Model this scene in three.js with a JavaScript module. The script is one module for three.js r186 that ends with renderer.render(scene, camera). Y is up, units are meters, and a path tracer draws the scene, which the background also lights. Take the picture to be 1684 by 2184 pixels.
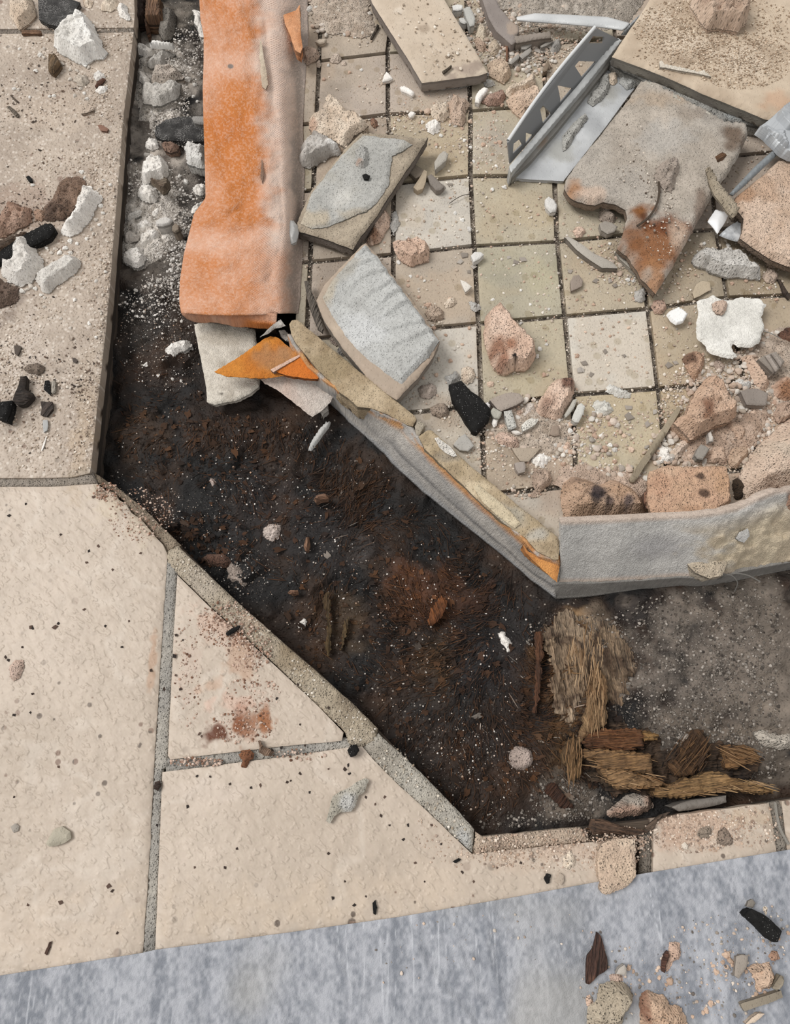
import * as THREE from 'three';
import { mergeGeometries } from 'three/addons/utils/BufferGeometryUtils.js';

// ---------------------------------------------------------------- camera, sky, light, exposure
const EYE = 0.385, PITCH = 72 * Math.PI / 180, FOCAL = 1583;      // eye height (m), tilt below the horizon, focal length for a 1684 x 2184 frame
const scene = new THREE.Scene();
const camera = new THREE.PerspectiveCamera(2 * Math.atan(1092 / FOCAL) * 180 / Math.PI, 1684 / 2184, 0.01, 20);
camera.position.set(0, EYE, 0);
camera.lookAt(0, EYE - Math.sin(PITCH), -Math.cos(PITCH));
const renderer = new THREE.WebGLRenderer({ antialias: true });
renderer.toneMapping = THREE.LinearToneMapping;
renderer.toneMappingExposure = 1.09;
renderer.shadowMap.enabled = true;
scene.background = new THREE.Color().setRGB(0.57, 0.562, 0.553);     // even overcast light
const windowLight = new THREE.DirectionalLight(new THREE.Color().setRGB(1.0, 0.98, 0.955), 2.15);   // broad soft daylight from the upper left
windowLight.position.set(-0.95, 1.35, -0.4);
windowLight.target.position.set(0, 0, -0.15);
windowLight.castShadow = true; windowLight.shadow.radius = 52; windowLight.shadow.mapSize.set(2048, 2048);
Object.assign(windowLight.shadow.camera, { left: -0.6, right: 0.6, top: 0.6, bottom: -0.6, near: 0.2, far: 4 });
scene.add(windowLight, windowLight.target);

// ---------------------------------------------------------------- numbers and noise
const MM = 0.001;
let seedState = 7;
const rnd = () => { seedState = (seedState + 0x6d2b79f5) | 0; let t = Math.imul(seedState ^ (seedState >>> 15), 1 | seedState); t = (t + Math.imul(t ^ (t >>> 7), 61 | t)) ^ t; return ((t ^ (t >>> 14)) >>> 0) / 4294967296; };
const seed = (n) => { seedState = n | 0; };
const rr = (a, b) => a + (b - a) * rnd();
const clamp = (x, a = 0, b = 1) => x < a ? a : x > b ? b : x;
const smooth = (x, a, b) => { const t = clamp((x - a) / (b - a)); return t * t * (3 - 2 * t); };
const lerp = (a, b, t) => a + (b - a) * t;
const h2 = (x, y, s = 0) => { let h = Math.imul(x, 374761393) ^ Math.imul(y, 668265263) ^ Math.imul(s + 11, 1274126177); h = Math.imul(h ^ (h >>> 13), 1274126177); h ^= h >>> 16; return (h >>> 0) / 4294967296; };
function noise(x, y, s = 0, per = 0) {                              // value noise, 0..1, repeating every per cells if given
  let ix = Math.floor(x), iy = Math.floor(y); let fx = x - ix, fy = y - iy; let jx = ix + 1, jy = iy + 1;
  if (per) { ix = ((ix % per) + per) % per; jx = ((jx % per) + per) % per; iy = ((iy % per) + per) % per; jy = ((jy % per) + per) % per; }
  fx = fx * fx * (3 - 2 * fx); fy = fy * fy * (3 - 2 * fy);
  const a = h2(ix, iy, s), b = h2(jx, iy, s), c = h2(ix, jy, s), d = h2(jx, jy, s);
  return a + (b - a) * fx + (c - a) * fy + (a - b - c + d) * fx * fy;
}
function fbm(x, y, s = 0, oct = 4, per = 0) { let v = 0, a = 0.5, t = 0; for (let i = 0; i < oct; i++) { v += a * noise(x, y, s + i * 17, per); t += a; a *= 0.5; x *= 2; y *= 2; per *= 2; } return v / t; }
function cells(x, y, s = 0, per = 0) {                              // distances to the nearest two feature points, and that cell's own random number
  const ix = Math.floor(x), iy = Math.floor(y); let d1 = 9, d2 = 9, id = 0, ox = 0, oy = 0;
  for (let j = -1; j < 2; j++) for (let i = -1; i < 2; i++) {
    let cx = ix + i, cy = iy + j, wx = cx, wy = cy;
    if (per) { wx = ((cx % per) + per) % per; wy = ((cy % per) + per) % per; }
    const px = cx + h2(wx, wy, s), py = cy + h2(wx, wy, s + 5), d = Math.hypot(px - x, py - y);
    if (d < d1) { d2 = d1; d1 = d; id = h2(wx, wy, s + 9); ox = x - px; oy = y - py; } else if (d < d2) d2 = d;
  }
  return { d1, d2, id, ox, oy };
}
const hexes = new Map();
const col = (h) => {                                               // hex as seen under coloured bounce light, a little greyer in itself; a leading ! keeps it as it is
  if (!hexes.has(h)) { const keep = h[0] === '!', c = new THREE.Color(keep ? h.slice(1) : h), l = 0.3 * c.r + 0.59 * c.g + 0.11 * c.b, k = keep ? 1 : 0.72; hexes.set(h, [l + (c.r - l) * k, l + (c.g - l) * k, l + (c.b - l) * k]); }
  return hexes.get(h);
};
const mix3 = (a, b, t) => [lerp(a[0], b[0], t), lerp(a[1], b[1], t), lerp(a[2], b[2], t)];
const toS = (x) => { x = clamp(x); return 255 * (x <= 0.0031308 ? 12.92 * x : 1.055 * Math.pow(x, 1 / 2.4) - 0.055); };

// ---------------------------------------------------------------- measuring: a place noted on the photograph, at a height y, as a point of the room
const FW = [0, -Math.sin(PITCH), -Math.cos(PITCH)], UP = [0, Math.cos(PITCH), -Math.sin(PITCH)];
function W(px, py, y = 0) {
  const a = (px - 842) / FOCAL, b = (1092 - py) / FOCAL;
  const dx = a, dy = FW[1] + UP[1] * b, dz = FW[2] + UP[2] * b, t = (y - EYE) / dy;
  return new THREE.Vector3(dx * t, y, dz * t);
}
const mpp = (py) => { const al = Math.atan((1092 - py) / FOCAL), n = Math.PI / 2 - PITCH + al; return EYE * Math.cos(al) / Math.cos(n) / FOCAL; };   // metres per noted pixel on the floor
const P = (s) => s.trim().split(/\s+/).map((t) => t.split(',').map(Number));
const blobs = (list, y = 0) => list.map(([x, yy, rx, ry, c, a, soft]) => { const w = W(x, yy, y), m = mpp(yy); return { x: w.x, z: w.z, rx: rx * m, rz: ry * m * 1.12, c: col(c), a, soft: soft ?? 1 }; });
function blobMix(c, list, x, z, breakup = 0.55, freq = 90) {        // stains of their own shape, broken up by noise
  for (const b of list) {
    const dx = (x - b.x) / b.rx, dz = (z - b.z) / b.rz, d = dx * dx + dz * dz;
    if (d > 2.6) continue;
    const n = fbm(x * freq, z * freq, 31, 3) - 0.5;
    const k = b.a * smooth(1 - Math.sqrt(d) + n * breakup * 2, -0.15 * b.soft, 0.55 * b.soft);
    if (k > 0) c = mix3(c, b.c, clamp(k));
  }
  return c;
}

// ---------------------------------------------------------------- computed textures
function texture(w, h, fn, srgb, sizeU, sizeV = sizeU) {
  const data = new Uint8Array(w * h * 4);
  for (let j = 0, o = 0; j < h; j++) for (let i = 0; i < w; i++, o += 4) {
    const c = fn((i + 0.5) / w, (j + 0.5) / h);
    if (typeof c === 'number') { const v = clamp(c) * 255; data[o] = data[o + 1] = data[o + 2] = v; }
    else if (srgb) { data[o] = toS(c[0]); data[o + 1] = toS(c[1]); data[o + 2] = toS(c[2]); }
    else { data[o] = c[0] * 255; data[o + 1] = c[1] * 255; data[o + 2] = c[2] * 255; }
    data[o + 3] = 255;
  }
  const t = new THREE.DataTexture(data, w, h);
  t.wrapS = t.wrapT = THREE.RepeatWrapping; t.magFilter = THREE.LinearFilter; t.minFilter = THREE.LinearMipmapLinearFilter; t.generateMipmaps = true;
  if (srgb) t.colorSpace = THREE.SRGBColorSpace;
  if (sizeU) t.repeat.set(1 / sizeU, 1 / sizeV);
  t.needsUpdate = true;
  return t;
}
// crumbly mortar: grains and pits
const pits = (u, v) => { const a = cells(u * 90, v * 90, 3, 90), b = cells(u * 34, v * 34, 8, 34); return Math.max(smooth(0.26 - a.d1, 0, 0.2) * (a.id > 0.7 ? 1 : 0), smooth(0.17 - b.d1, 0, 0.12) * (b.id > 0.84 ? 1 : 0)); };
const grainH = (u, v) => clamp(0.25 + 0.45 * fbm(u * 40, v * 40, 2, 4, 40) + 0.25 * noise(u * 256, v * 256, 4, 256) - 0.45 * pits(u, v) + 0.1);
const grainBump = texture(1024, 1024, grainH, false, 0.11);
const grainMap = texture(1024, 1024, (u, v) => { const k = clamp(0.97 + 0.34 * (noise(u * 256, v * 256, 4, 256) - 0.5) + 0.34 * (fbm(u * 32, v * 32, 6, 4, 32) - 0.5) - 0.4 * pits(u, v)); return [k, k * 0.99, k * 0.975]; }, true, 0.11);
// fine dust over glazed tile
const dustBump = texture(1024, 1024, (u, v) => { const a = cells(u * 90, v * 90, 3, 90); return clamp(0.35 + 0.35 * fbm(u * 64, v * 64, 12, 4, 64) + 0.5 * smooth(0.34 - a.d1, 0, 0.25) * (a.id > 0.6 ? 1 : 0)); }, false, 0.16);
// felt, fleece and boards of fibre
const fiberH = (u, v) => { let s = 0; for (let k = 0; k < 3; k++) { const q = k * 1.05, x = Math.round(Math.cos(q) * 8) , y = Math.round(Math.sin(q) * 8); s += noise(u * (26 + x * 4) + v * y * 4, v * (90 - x * 4) - u * y * 4, 40 + k); } return clamp(s / 3 * 0.7 + 0.3 * noise(u * 128, v * 128, 44, 128)); };
const fiberBump = texture(512, 512, (u, v) => clamp(0.5 * fbm(u * 48, v * 48, 71, 4, 48) + 0.5 * noise(u * 160, v * 160, 44, 160)), false, 0.05);
const fiberMap = texture(512, 512, (u, v) => { const k = clamp(0.93 + 0.34 * (fbm(u * 40, v * 40, 72, 4, 40) - 0.5) + 0.2 * (noise(u * 160, v * 160, 44, 160) - 0.5)); return [k, k * 0.995, k * 0.985]; }, true, 0.05);
// wood fibre, the grain along u
const woodH = (u, v) => clamp(1.5 * (0.5 * fbm(u * 4, v * 40, 50, 4, 0) + 0.35 * noise(u * 8, v * 110, 53) + 0.15 * noise(u * 40, v * 220, 54)) - 0.28);
const woodBump = texture(512, 512, woodH, false, 0.05);
const woodMap = texture(512, 512, (u, v) => { const k = clamp(0.25 + 0.95 * woodH(u, v)); return [k, k * 0.96, k * 0.9]; }, true, 0.05);
// charred black with flour-fine dust
const charMap = texture(512, 512, (u, v) => { const a = cells(u * 70, v * 70, 21, 70), g = a.id > 0.9 ? smooth(0.2 - a.d1, 0, 0.1) : 0; const k = 0.006 + 0.014 * fbm(u * 20, v * 20, 22, 3, 20) + g * 0.5; return [k, k * 0.97, k * 0.94]; }, true, 0.05);

const dustyMap = texture(512, 512, (u, v) => { const a = cells(u * 110, v * 110, 21, 110), g = a.id > 0.55 ? smooth(0.34 - a.d1, 0, 0.14) : 0; const k = 0.015 + 0.05 * fbm(u * 14, v * 14, 22, 4, 14) + g * 0.5 * smooth(fbm(u * 10, v * 10, 25, 3, 10), 0.3, 0.6); return [k, k * 0.96, k * 0.92]; }, true, 0.05);
const std = (o) => new THREE.MeshStandardMaterial({ roughness: 0.9, metalness: 0, vertexColors: true, side: THREE.DoubleSide, ...o });
const M = {
  mortar: std({ map: grainMap, bumpMap: grainBump, bumpScale: 0.0022, roughness: 0.97 }),
  soft: std({ map: fiberMap, bumpMap: grainBump, bumpScale: 0.0006, roughness: 0.97 }),
  tile: std({ bumpMap: dustBump, bumpScale: 0.0003, roughness: 0.72 }),
  felt: std({ map: fiberMap, bumpMap: fiberBump, bumpScale: 0.0006, roughness: 1 }),
  wood: std({ map: woodMap, bumpMap: woodBump, bumpScale: 0.002, roughness: 0.82 }),
  powder: std({ map: fiberMap, bumpMap: grainBump, bumpScale: 0.001, roughness: 0.98 }),
  dusty: std({ map: dustyMap, bumpMap: grainBump, bumpScale: 0.0008, roughness: 0.95 }),
  char: new THREE.MeshPhysicalMaterial({ vertexColors: true, side: THREE.DoubleSide, specularIntensity: 0.35, map: charMap, bumpMap: grainBump, bumpScale: 0.0008, roughness: 0.85 }),
  chip: std({ bumpMap: grainBump, bumpScale: 0.0004, roughness: 0.85 }),
  paint: std({ roughness: 0.45, bumpMap: dustBump, bumpScale: 0.0001 }),
  metal: std({ roughness: 0.45, metalness: 0.1, bumpMap: dustBump, bumpScale: 0.0002 }),
  plain: std({ roughness: 0.95 }),
  crumb: new THREE.MeshStandardMaterial({ roughness: 0.95, color: 0xffffff }),
};

// ---------------------------------------------------------------- meshing: outlines filled with triangles
function delaunay(pts) {                                           // Bowyer-Watson on [x, z] pairs
  const n = pts.length; let x0 = 1e9, x1 = -1e9, y0 = 1e9, y1 = -1e9;
  for (const [x, y] of pts) { x0 = Math.min(x0, x); x1 = Math.max(x1, x); y0 = Math.min(y0, y); y1 = Math.max(y1, y); }
  const d = Math.max(x1 - x0, y1 - y0) * 20, mx = (x0 + x1) / 2, my = (y0 + y1) / 2;
  const q = pts.concat([[mx - d, my - d], [mx + d, my - d], [mx, my + d]]);
  const circ = (a, b, c) => {
    const ax = q[a][0], ay = q[a][1], bx = q[b][0] - ax, by = q[b][1] - ay, cx = q[c][0] - ax, cy = q[c][1] - ay, D = 2 * (bx * cy - by * cx);
    if (Math.abs(D) < 1e-18) return { a, b, c, x: 0, y: 0, r: Infinity };
    const ux = (cy * (bx * bx + by * by) - by * (cx * cx + cy * cy)) / D, uy = (bx * (cx * cx + cy * cy) - cx * (bx * bx + by * by)) / D;
    return { a, b, c, x: ax + ux, y: ay + uy, r: ux * ux + uy * uy };
  };
  const order = [...Array(n).keys()].sort((i, j) => pts[i][0] - pts[j][0]);
  let open = [circ(n, n + 1, n + 2)]; const closed = [];
  for (const i of order) {
    const [x, y] = q[i], edges = new Map(); const keep = [];
    for (const t of open) {
      const dx = x - t.x;
      if (dx > 0 && dx * dx > t.r) { closed.push(t); continue; }
      const dy = y - t.y;
      if (dx * dx + dy * dy - t.r > 1e-16) { keep.push(t); continue; }
      for (const [u, v] of [[t.a, t.b], [t.b, t.c], [t.c, t.a]]) { const k = u < v ? u * 100000 + v : v * 100000 + u; if (edges.has(k)) edges.set(k, null); else edges.set(k, [u, v]); }
    }
    for (const e of edges.values()) if (e) keep.push(circ(e[0], e[1], i));
    open = keep;
  }
  return closed.concat(open).filter((t) => t.a < n && t.b < n && t.c < n).map((t) => [t.a, t.b, t.c]);
}
const inside = (x, z, poly) => { let c = false; for (let i = 0, j = poly.length - 1; i < poly.length; j = i++) { const a = poly[i], b = poly[j]; if ((a[1] > z) !== (b[1] > z) && x < (b[0] - a[0]) * (z - a[1]) / (b[1] - a[1]) + a[0]) c = !c; } return c; };
const edgeDistance = (x, z, poly) => { let m = 1e9; for (let i = 0, j = poly.length - 1; i < poly.length; j = i++) { const a = poly[j], b = poly[i], ex = b[0] - a[0], ez = b[1] - a[1], l = ex * ex + ez * ez || 1e-12, t = clamp(((x - a[0]) * ex + (z - a[1]) * ez) / l), dx = x - a[0] - ex * t, dz = z - a[1] - ez * t; m = Math.min(m, dx * dx + dz * dz); } return Math.sqrt(m); };
const area2 = (poly) => { let s = 0; for (let i = 0, j = poly.length - 1; i < poly.length; j = i++) s += poly[j][0] * poly[i][1] - poly[i][0] * poly[j][1]; return s / 2; };

// A solid piece from the outline of its upper face: rounded or broken rim, rough top, rough sides down to its underside. All lengths in mm.
function solid(o) {
  let h = o.h * MM; const y0 = (o.y0 ?? 0) * MM, r = (o.r ?? 1) * MM, rough = (o.rough ?? 0.25) * MM, s = (o.seed ?? 1);
  const at = y0 + (o.lump ? 0.35 * h : h);
  let poly = (typeof o.p === 'string' ? P(o.p) : o.p).map(([x, y]) => { const w = o.world ? { x, z: y } : W(x, y, at); return [w.x, w.z]; });
  if (area2(poly) < 0) poly.reverse();
  let x0 = 1e9, x1 = -1e9, z0 = 1e9, z1 = -1e9; for (const [x, z] of poly) { x0 = Math.min(x0, x); x1 = Math.max(x1, x); z0 = Math.min(z0, z); z1 = Math.max(z1, z); }
  const cx = (x0 + x1) / 2, cz = (z0 + z1) / 2, span = Math.max(x1 - x0, z1 - z0);
  const res = (o.res ?? (o.fine ? clamp(span / MM / 34, 0.36, 0.8) : clamp(span / MM / 16, 0.55, 1.5))) * MM, jit = (o.jit ?? 0.35) * MM;
  if (o.lump && !o.tall) h = Math.min(h, 0.40 * Math.min(Math.sqrt(Math.abs(area2(poly))), span));
  const edge = (o.edge ?? 0.75) * h, rim = [];
  for (let i = 0; i < poly.length; i++) {
    const a = poly[i], b = poly[(i + 1) % poly.length], L = Math.hypot(b[0] - a[0], b[1] - a[1]), k = Math.max(1, Math.round(L / res)), nx = (b[1] - a[1]) / (L || 1), nz = -(b[0] - a[0]) / (L || 1);
    for (let j = 0; j < k; j++) { const t = j / k, x = lerp(a[0], b[0], t), z = lerp(a[1], b[1], t), q = jit * (2.2 * (fbm(x * 220, z * 220, s + 3, 3) - 0.5) + 0.6 * (h2(i, j, s) - 0.5)); rim.push([x + nx * q, z + nz * q]); }
  }
  const n = rim.length, pts = rim.slice();
  const ringAt = Math.min(r, span * 0.12);
  if (r > 0) for (let i = 0; i < n; i++) {
    const a = rim[(i + n - 1) % n], b = rim[(i + 1) % n], L = Math.hypot(b[0] - a[0], b[1] - a[1]) || 1, x = rim[i][0] - (b[1] - a[1]) / L * ringAt, z = rim[i][1] + (b[0] - a[0]) / L * ringAt;
    if (i % 2 === 0 && inside(x, z, rim) && edgeDistance(x, z, rim) > ringAt * 0.8) pts.push([x, z]);
  }
  let gi = 0;
  for (let z = z0 + res / 2; z < z1; z += res * 0.9) { gi++; for (let x = x0 + (gi % 2 ? 0 : res / 2); x < x1; x += res) { const a = x + (h2(gi, Math.round(x / res), s) - 0.5) * res * 0.5, b = z + (h2(gi, Math.round(x / res), s + 1) - 0.5) * res * 0.5; if (inside(a, b, rim) && edgeDistance(a, b, rim) > Math.max(res * 0.55, Math.min(ringAt + res * 0.4, span * 0.2))) pts.push([a, b]); } }
  const tris = delaunay(pts).filter(([a, b, c]) => inside((pts[a][0] + pts[b][0] + pts[c][0]) / 3, (pts[a][1] + pts[b][1] + pts[c][1]) / 3, rim));
  const cols = (o.cols ?? ['#b0a090']).map(col), spots = blobs(o.spots ?? [], at).concat(o.tint ?? []), side = o.side ? o.side.map(col) : null, cf = o.cf ?? 60, tilt = o.tilt ?? [0, 0];
  const ga = (o.grain ?? 0) * Math.PI / 180, gc = Math.cos(ga), gs = Math.sin(ga);
  const pos = [], uv = [], colors = [], index = [];
  const paint = (x, z, y, sd) => { const cs = sd && side ? side : cols; const f = clamp(fbm(x * cf + 3.1 * s, (z + y * 2) * cf, s + 5, 4) * 1.7 - 0.35) * (cs.length - 1), i = Math.min(cs.length - 2, Math.floor(f)); let c = cs.length > 1 ? mix3(cs[i], cs[i + 1], f - i) : cs[0]; if (!sd) c = blobMix(c, spots, x, z, 0.5, 160); const k = 1 + (noise(x * 900, z * 900 + y * 500, s) - 0.5) * (o.speck ?? 0.14); return [c[0] * k, c[1] * k, c[2] * k]; };
  const topY = (x, z) => {
    const d = edgeDistance(x, z, rim), q = 1 - Math.min(d / Math.max(r, 1e-6), 1), k = Math.sqrt(Math.max(0, 1 - q * q));
    let y = edge + (h - edge) * k + rough * 2 * (fbm(x * (o.rf ?? 130), z * (o.rf ?? 130), s + 8, 4) - 0.5) * (0.35 + 0.65 * Math.min(1, d / (r + 1e-6)));
    if (o.facet) { const c = cells(x * (o.ff ?? 110), z * (o.ff ?? 110), s + 2); y += o.facet * MM * ((c.id - 0.5) + (c.ox * (h2(Math.round(c.id * 999), 1, s) - 0.5) + c.oy * (h2(Math.round(c.id * 999), 2, s) - 0.5)) * 1.6) * k; }
    if (o.shape) y += o.shape(x, z, d) * MM;
    return Math.max(y, 0.12 * h) + tilt[0] * (x - cx) + tilt[1] * (z - cz);
  };
  for (const [x, z] of pts) { const y = topY(x, z); pos.push(x - cx, y, z - cz); uv.push(x * gc - z * gs, -(x * gs + z * gc)); colors.push(...paint(x, z, y, false)); }
  for (const [a, b, c] of tris) { const ny = (pts[b][1] - pts[a][1]) * (pts[c][0] - pts[a][0]) - (pts[b][0] - pts[a][0]) * (pts[c][1] - pts[a][1]); if (ny > 0) index.push(a, b, c); else index.push(a, c, b); }
  const under = (x, z) => o.t ? tilt[0] * (x - cx) + tilt[1] * (z - cz) + h - o.t * MM : (o.sink ?? -0.3) * MM;
  const rings = Math.max(1, Math.min(5, Math.ceil((o.t ?? o.h) / Math.max(1.2, res / MM)))), inset = (o.inset ?? 0.4) * MM; let prev = [...Array(n).keys()], per = 0;
  if (!o.blend) { const dup = []; for (let i = 0; i < n; i++) { dup.push(pos.length / 3); const k = prev[i] * 3; pos.push(pos[k], pos[k + 1], pos[k + 2]); uv.push(rim[i][0], pos[k + 1]); colors.push(...paint(rim[i][0], rim[i][1], pos[k + 1], true)); } prev = dup; }
  for (let g = 1; g <= rings; g++) {
    const now = []; per = 0;
    for (let i = 0; i < n; i++) {
      const a = rim[(i + n - 1) % n], b = rim[(i + 1) % n], L = Math.hypot(b[0] - a[0], b[1] - a[1]) || 1, nx = (b[1] - a[1]) / L, nz = -(b[0] - a[0]) / L, [x, z] = rim[i];
      per += Math.hypot(x - a[0], z - a[1]);
      const yt = pos[i * 3 + 1], yb = under(x, z), y = lerp(yt, yb, g / rings), q = (o.sideRough ?? 0.4) * MM * (fbm(per * 180, y * 300, s + 4, 2) - 0.5) * 2 * (g < rings ? 1 : 0.4) - inset * g / rings;
      now.push(pos.length / 3); pos.push(x + nx * q - cx, y, z + nz * q - cz); uv.push(per, y); colors.push(...paint(x + nx * q, z + nz * q, y, true));
    }
    for (let i = 0; i < n; i++) { const j = (i + 1) % n; index.push(prev[i], prev[j], now[i], prev[j], now[j], now[i]); }
    prev = now;
  }
  for (const [a, b, c] of THREE.ShapeUtils.triangulateShape(rim.map(([x, z]) => new THREE.Vector2(x, z)), [])) { const q = [prev[a], prev[b], prev[c]], t = (i) => [pos[q[i] * 3], pos[q[i] * 3 + 2]]; const [A, B, C] = [t(0), t(1), t(2)], ny = (B[1] - A[1]) * (C[0] - A[0]) - (B[0] - A[0]) * (C[1] - A[1]); if (ny < 0) index.push(...q); else index.push(q[0], q[2], q[1]); }
  const g = new THREE.BufferGeometry();
  g.setAttribute('position', new THREE.Float32BufferAttribute(pos, 3)); g.setAttribute('uv', new THREE.Float32BufferAttribute(uv, 2)); g.setAttribute('color', new THREE.Float32BufferAttribute(colors, 3)); g.setIndex(index); g.computeVertexNormals();
  if (o.planar) { const u = g.attributes.uv; for (let i = 0; i < u.count; i++) u.setXY(i, (pos[i * 3] + cx - o.planar[0]) / o.planar[2], (pos[i * 3 + 2] + cz - o.planar[1]) / o.planar[3]); }
  return { g, at: new THREE.Vector3(cx, y0, cz) };
}

// ---------------------------------------------------------------- names, labels, adding
const used = new Map();
const numbered = (name) => { const k = used.get(name) ?? 0; used.set(name, k + 1); return k ? name + '_' + String(k).padStart(3, '0') : name; };
function tag(o, label, category, group) { o.userData = { ...o.userData, label, category }; if (group) o.userData.group = group; return o; }
const ready = (m) => { m.castShadow = m.receiveShadow = true; return m; };
let pieceCount = 0;
function mesh(name, o, parent, origin) {                           // one piece; under a parent its place is relative to the parent's
  const { g, at } = solid({ seed: ++pieceCount, ...o }), m = ready(new THREE.Mesh(g, o.m ?? M.mortar));
  m.position.copy(at); if (origin) m.position.sub(origin);
  m.name = parent === scene ? numbered(name) : name;
  parent.add(m);
  return m;
}
const piece = (name, label, category, o) => tag(mesh(name, o, scene), label, category, o.group);
function group(name, label, category, px, py, y = 0) { const g = new THREE.Group(); g.name = numbered(name); g.position.copy(W(px, py, y * MM)); scene.add(g); if (label) tag(g, label, category); return g; }
const part = (parent, name, o, label) => { const m = mesh(name, o, parent, parent.position); if (label) m.userData.label = label; return m; };
function structure(name) { const g = new THREE.Group(); g.name = name; g.userData.kind = 'structure'; scene.add(g); return g; }

// a sheet of cloth or board given by a function of (u, v), with its own thickness
function sheet(fn, nu, nv, thick, colorOf, uvOf) {
  const pos = [], uv = [], colors = [], index = [], top = []; const Pt = [];
  for (let j = 0; j <= nv; j++) for (let i = 0; i <= nu; i++) Pt.push(fn(i / nu, j / nv));
  const id = (i, j) => j * (nu + 1) + i, nrm = (i, j) => { const a = Pt[id(Math.min(i + 1, nu), j)].clone().sub(Pt[id(Math.max(i - 1, 0), j)]), b = Pt[id(i, Math.min(j + 1, nv))].clone().sub(Pt[id(i, Math.max(j - 1, 0))]); const n = b.cross(a).normalize(); return n; };
  for (let sd = 0; sd < 2; sd++) for (let j = 0; j <= nv; j++) for (let i = 0; i <= nu; i++) { const p = Pt[id(i, j)].clone(); if (sd) p.addScaledVector(nrm(i, j), -thick); pos.push(p.x, p.y, p.z); const [a, b] = uvOf ? uvOf(i / nu, j / nv, p) : [p.x, -p.z]; uv.push(a, b); colors.push(...colorOf(i / nu, j / nv, p)); }
  const N = (nu + 1) * (nv + 1), quad = (a, b, c, d) => index.push(a, b, c, a, c, d);
  for (let j = 0; j < nv; j++) for (let i = 0; i < nu; i++) { quad(id(i, j), id(i, j + 1), id(i + 1, j + 1), id(i + 1, j)); quad(N + id(i, j), N + id(i + 1, j), N + id(i + 1, j + 1), N + id(i, j + 1)); }
  for (let i = 0; i < nu; i++) { quad(id(i, 0), id(i + 1, 0), N + id(i + 1, 0), N + id(i, 0)); quad(id(i + 1, nv), id(i, nv), N + id(i, nv), N + id(i + 1, nv)); }
  for (let j = 0; j < nv; j++) { quad(id(0, j + 1), id(0, j), N + id(0, j), N + id(0, j + 1)); quad(id(nu, j), id(nu, j + 1), N + id(nu, j + 1), N + id(nu, j)); }
  const g = new THREE.BufferGeometry();
  g.setAttribute('position', new THREE.Float32BufferAttribute(pos, 3)); g.setAttribute('uv', new THREE.Float32BufferAttribute(uv, 2)); g.setAttribute('color', new THREE.Float32BufferAttribute(colors, 3)); g.setIndex(index); g.computeVertexNormals();
  return g;
}
function sheetPart(parent, name, g, m) { const o = ready(new THREE.Mesh(g, m)); o.name = name; o.position.copy(parent.position).negate(); parent.add(o); return o; }
// linear interpolation along rows [key, ...values] sorted by key
const along = (rows, k) => { let i = 0; while (i < rows.length - 2 && rows[i + 1][0] < k) i++; const a = rows[i], b = rows[i + 1], t = clamp((k - a[0]) / (b[0] - a[0])); return a.map((v, j) => lerp(v, b[j], t)); };
// ---------------------------------------------------------------- the setting: tiled floor, dug-out subfloor, mosaic shower floor
const DEPTH = 20;                                                  // mm from the tile faces down to the rotten subfloor
// floor tiles share one map laid flat over the floor, 0.70 x 0.82 m
const FM = [-0.36, -0.62, 0.72, 0.82];
const floorStains = blobs([
  [520, 1548, 60, 36, '!#8a5228', 0.85], [472, 1568, 34, 24, '!#5e3114', 1], [505, 1540, 26, 30, '!#7a4218', 0.9], [560, 1545, 20, 22, '!#8f5524', 0.8], [495, 1500, 50, 30, '#cfa084', 0.6],
  [470, 1330, 60, 40, '#caa083', 0.6], [520, 1395, 50, 40, '#b98a63', 0.6], [545, 1320, 30, 20, '#b48b6e', 0.6], [400, 1420, 25, 60, '#c7a892', 0.35], [450, 1460, 30, 20, '#c09068', 0.5], [325, 1400, 9, 60, '#b88456', 0.55],
  [175, 940, 26, 130, '#bda079', 0.55, 1.5], [185, 800, 20, 60, '#a48d71', 0.45], [180, 1010, 40, 14, '#a39178', 0.5],
  [40, 760, 60, 90, '#cdbcab', 0.4], [85, 790, 60, 20, '#8f7d6a', 0.5], [30, 880, 60, 40, '#857463', 0.35],
  [60, 440, 90, 55, '#9d7d65', 0.55], [150, 430, 50, 60, '#876a55', 0.5], [20, 640, 34, 60, '#7b6452', 0.6], [120, 230, 100, 60, '#bfa78d', 0.4], [190, 180, 60, 30, '#9a8470', 0.4], [80, 165, 40, 24, '#8b7560', 0.4], [60, 285, 60, 16, '#8e7a66', 0.3],
  [230, 720, 20, 80, '#a99883', 0.5], [230, 1075, 45, 40, '#c9b48f', 0.4], [300, 1130, 45, 30, '#bda98a', 0.45], [225, 1040, 25, 18, '#b2a084', 0.6],
  [1330, 1790, 90, 30, '#c29f80', 0.55], [1200, 1810, 110, 20, '#bf9e82', 0.45], [1100, 1830, 80, 26, '#c4a88c', 0.4], [1480, 1760, 90, 36, '#c59f80', 0.65], [1420, 1790, 30, 30, '#bd977a', 0.5], [1590, 1745, 50, 20, '#bfa481', 0.5],
  [560, 1935, 330, 50, '#c9b193', 0.5, 2], [80, 2000, 200, 70, '#cfb79c', 0.45, 2], [900, 1890, 140, 40, '#c9b195', 0.45, 2], [470, 1690, 90, 20, '#cbb7a4', 0.4],
]);
const flecks = (x, z) => { const a = cells(x * 190, z * 190, 61), big = cells(x * 70, z * 70, 67); let k = 0; if (a.id > 0.84) k = smooth(0.26 * h2(Math.round(a.id * 9999), 3, 1) + 0.04 - a.d1, 0, 0.06); if (big.id > 0.93) k = Math.max(k, smooth(0.16 - big.d1, 0, 0.05)); return k; };
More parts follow.
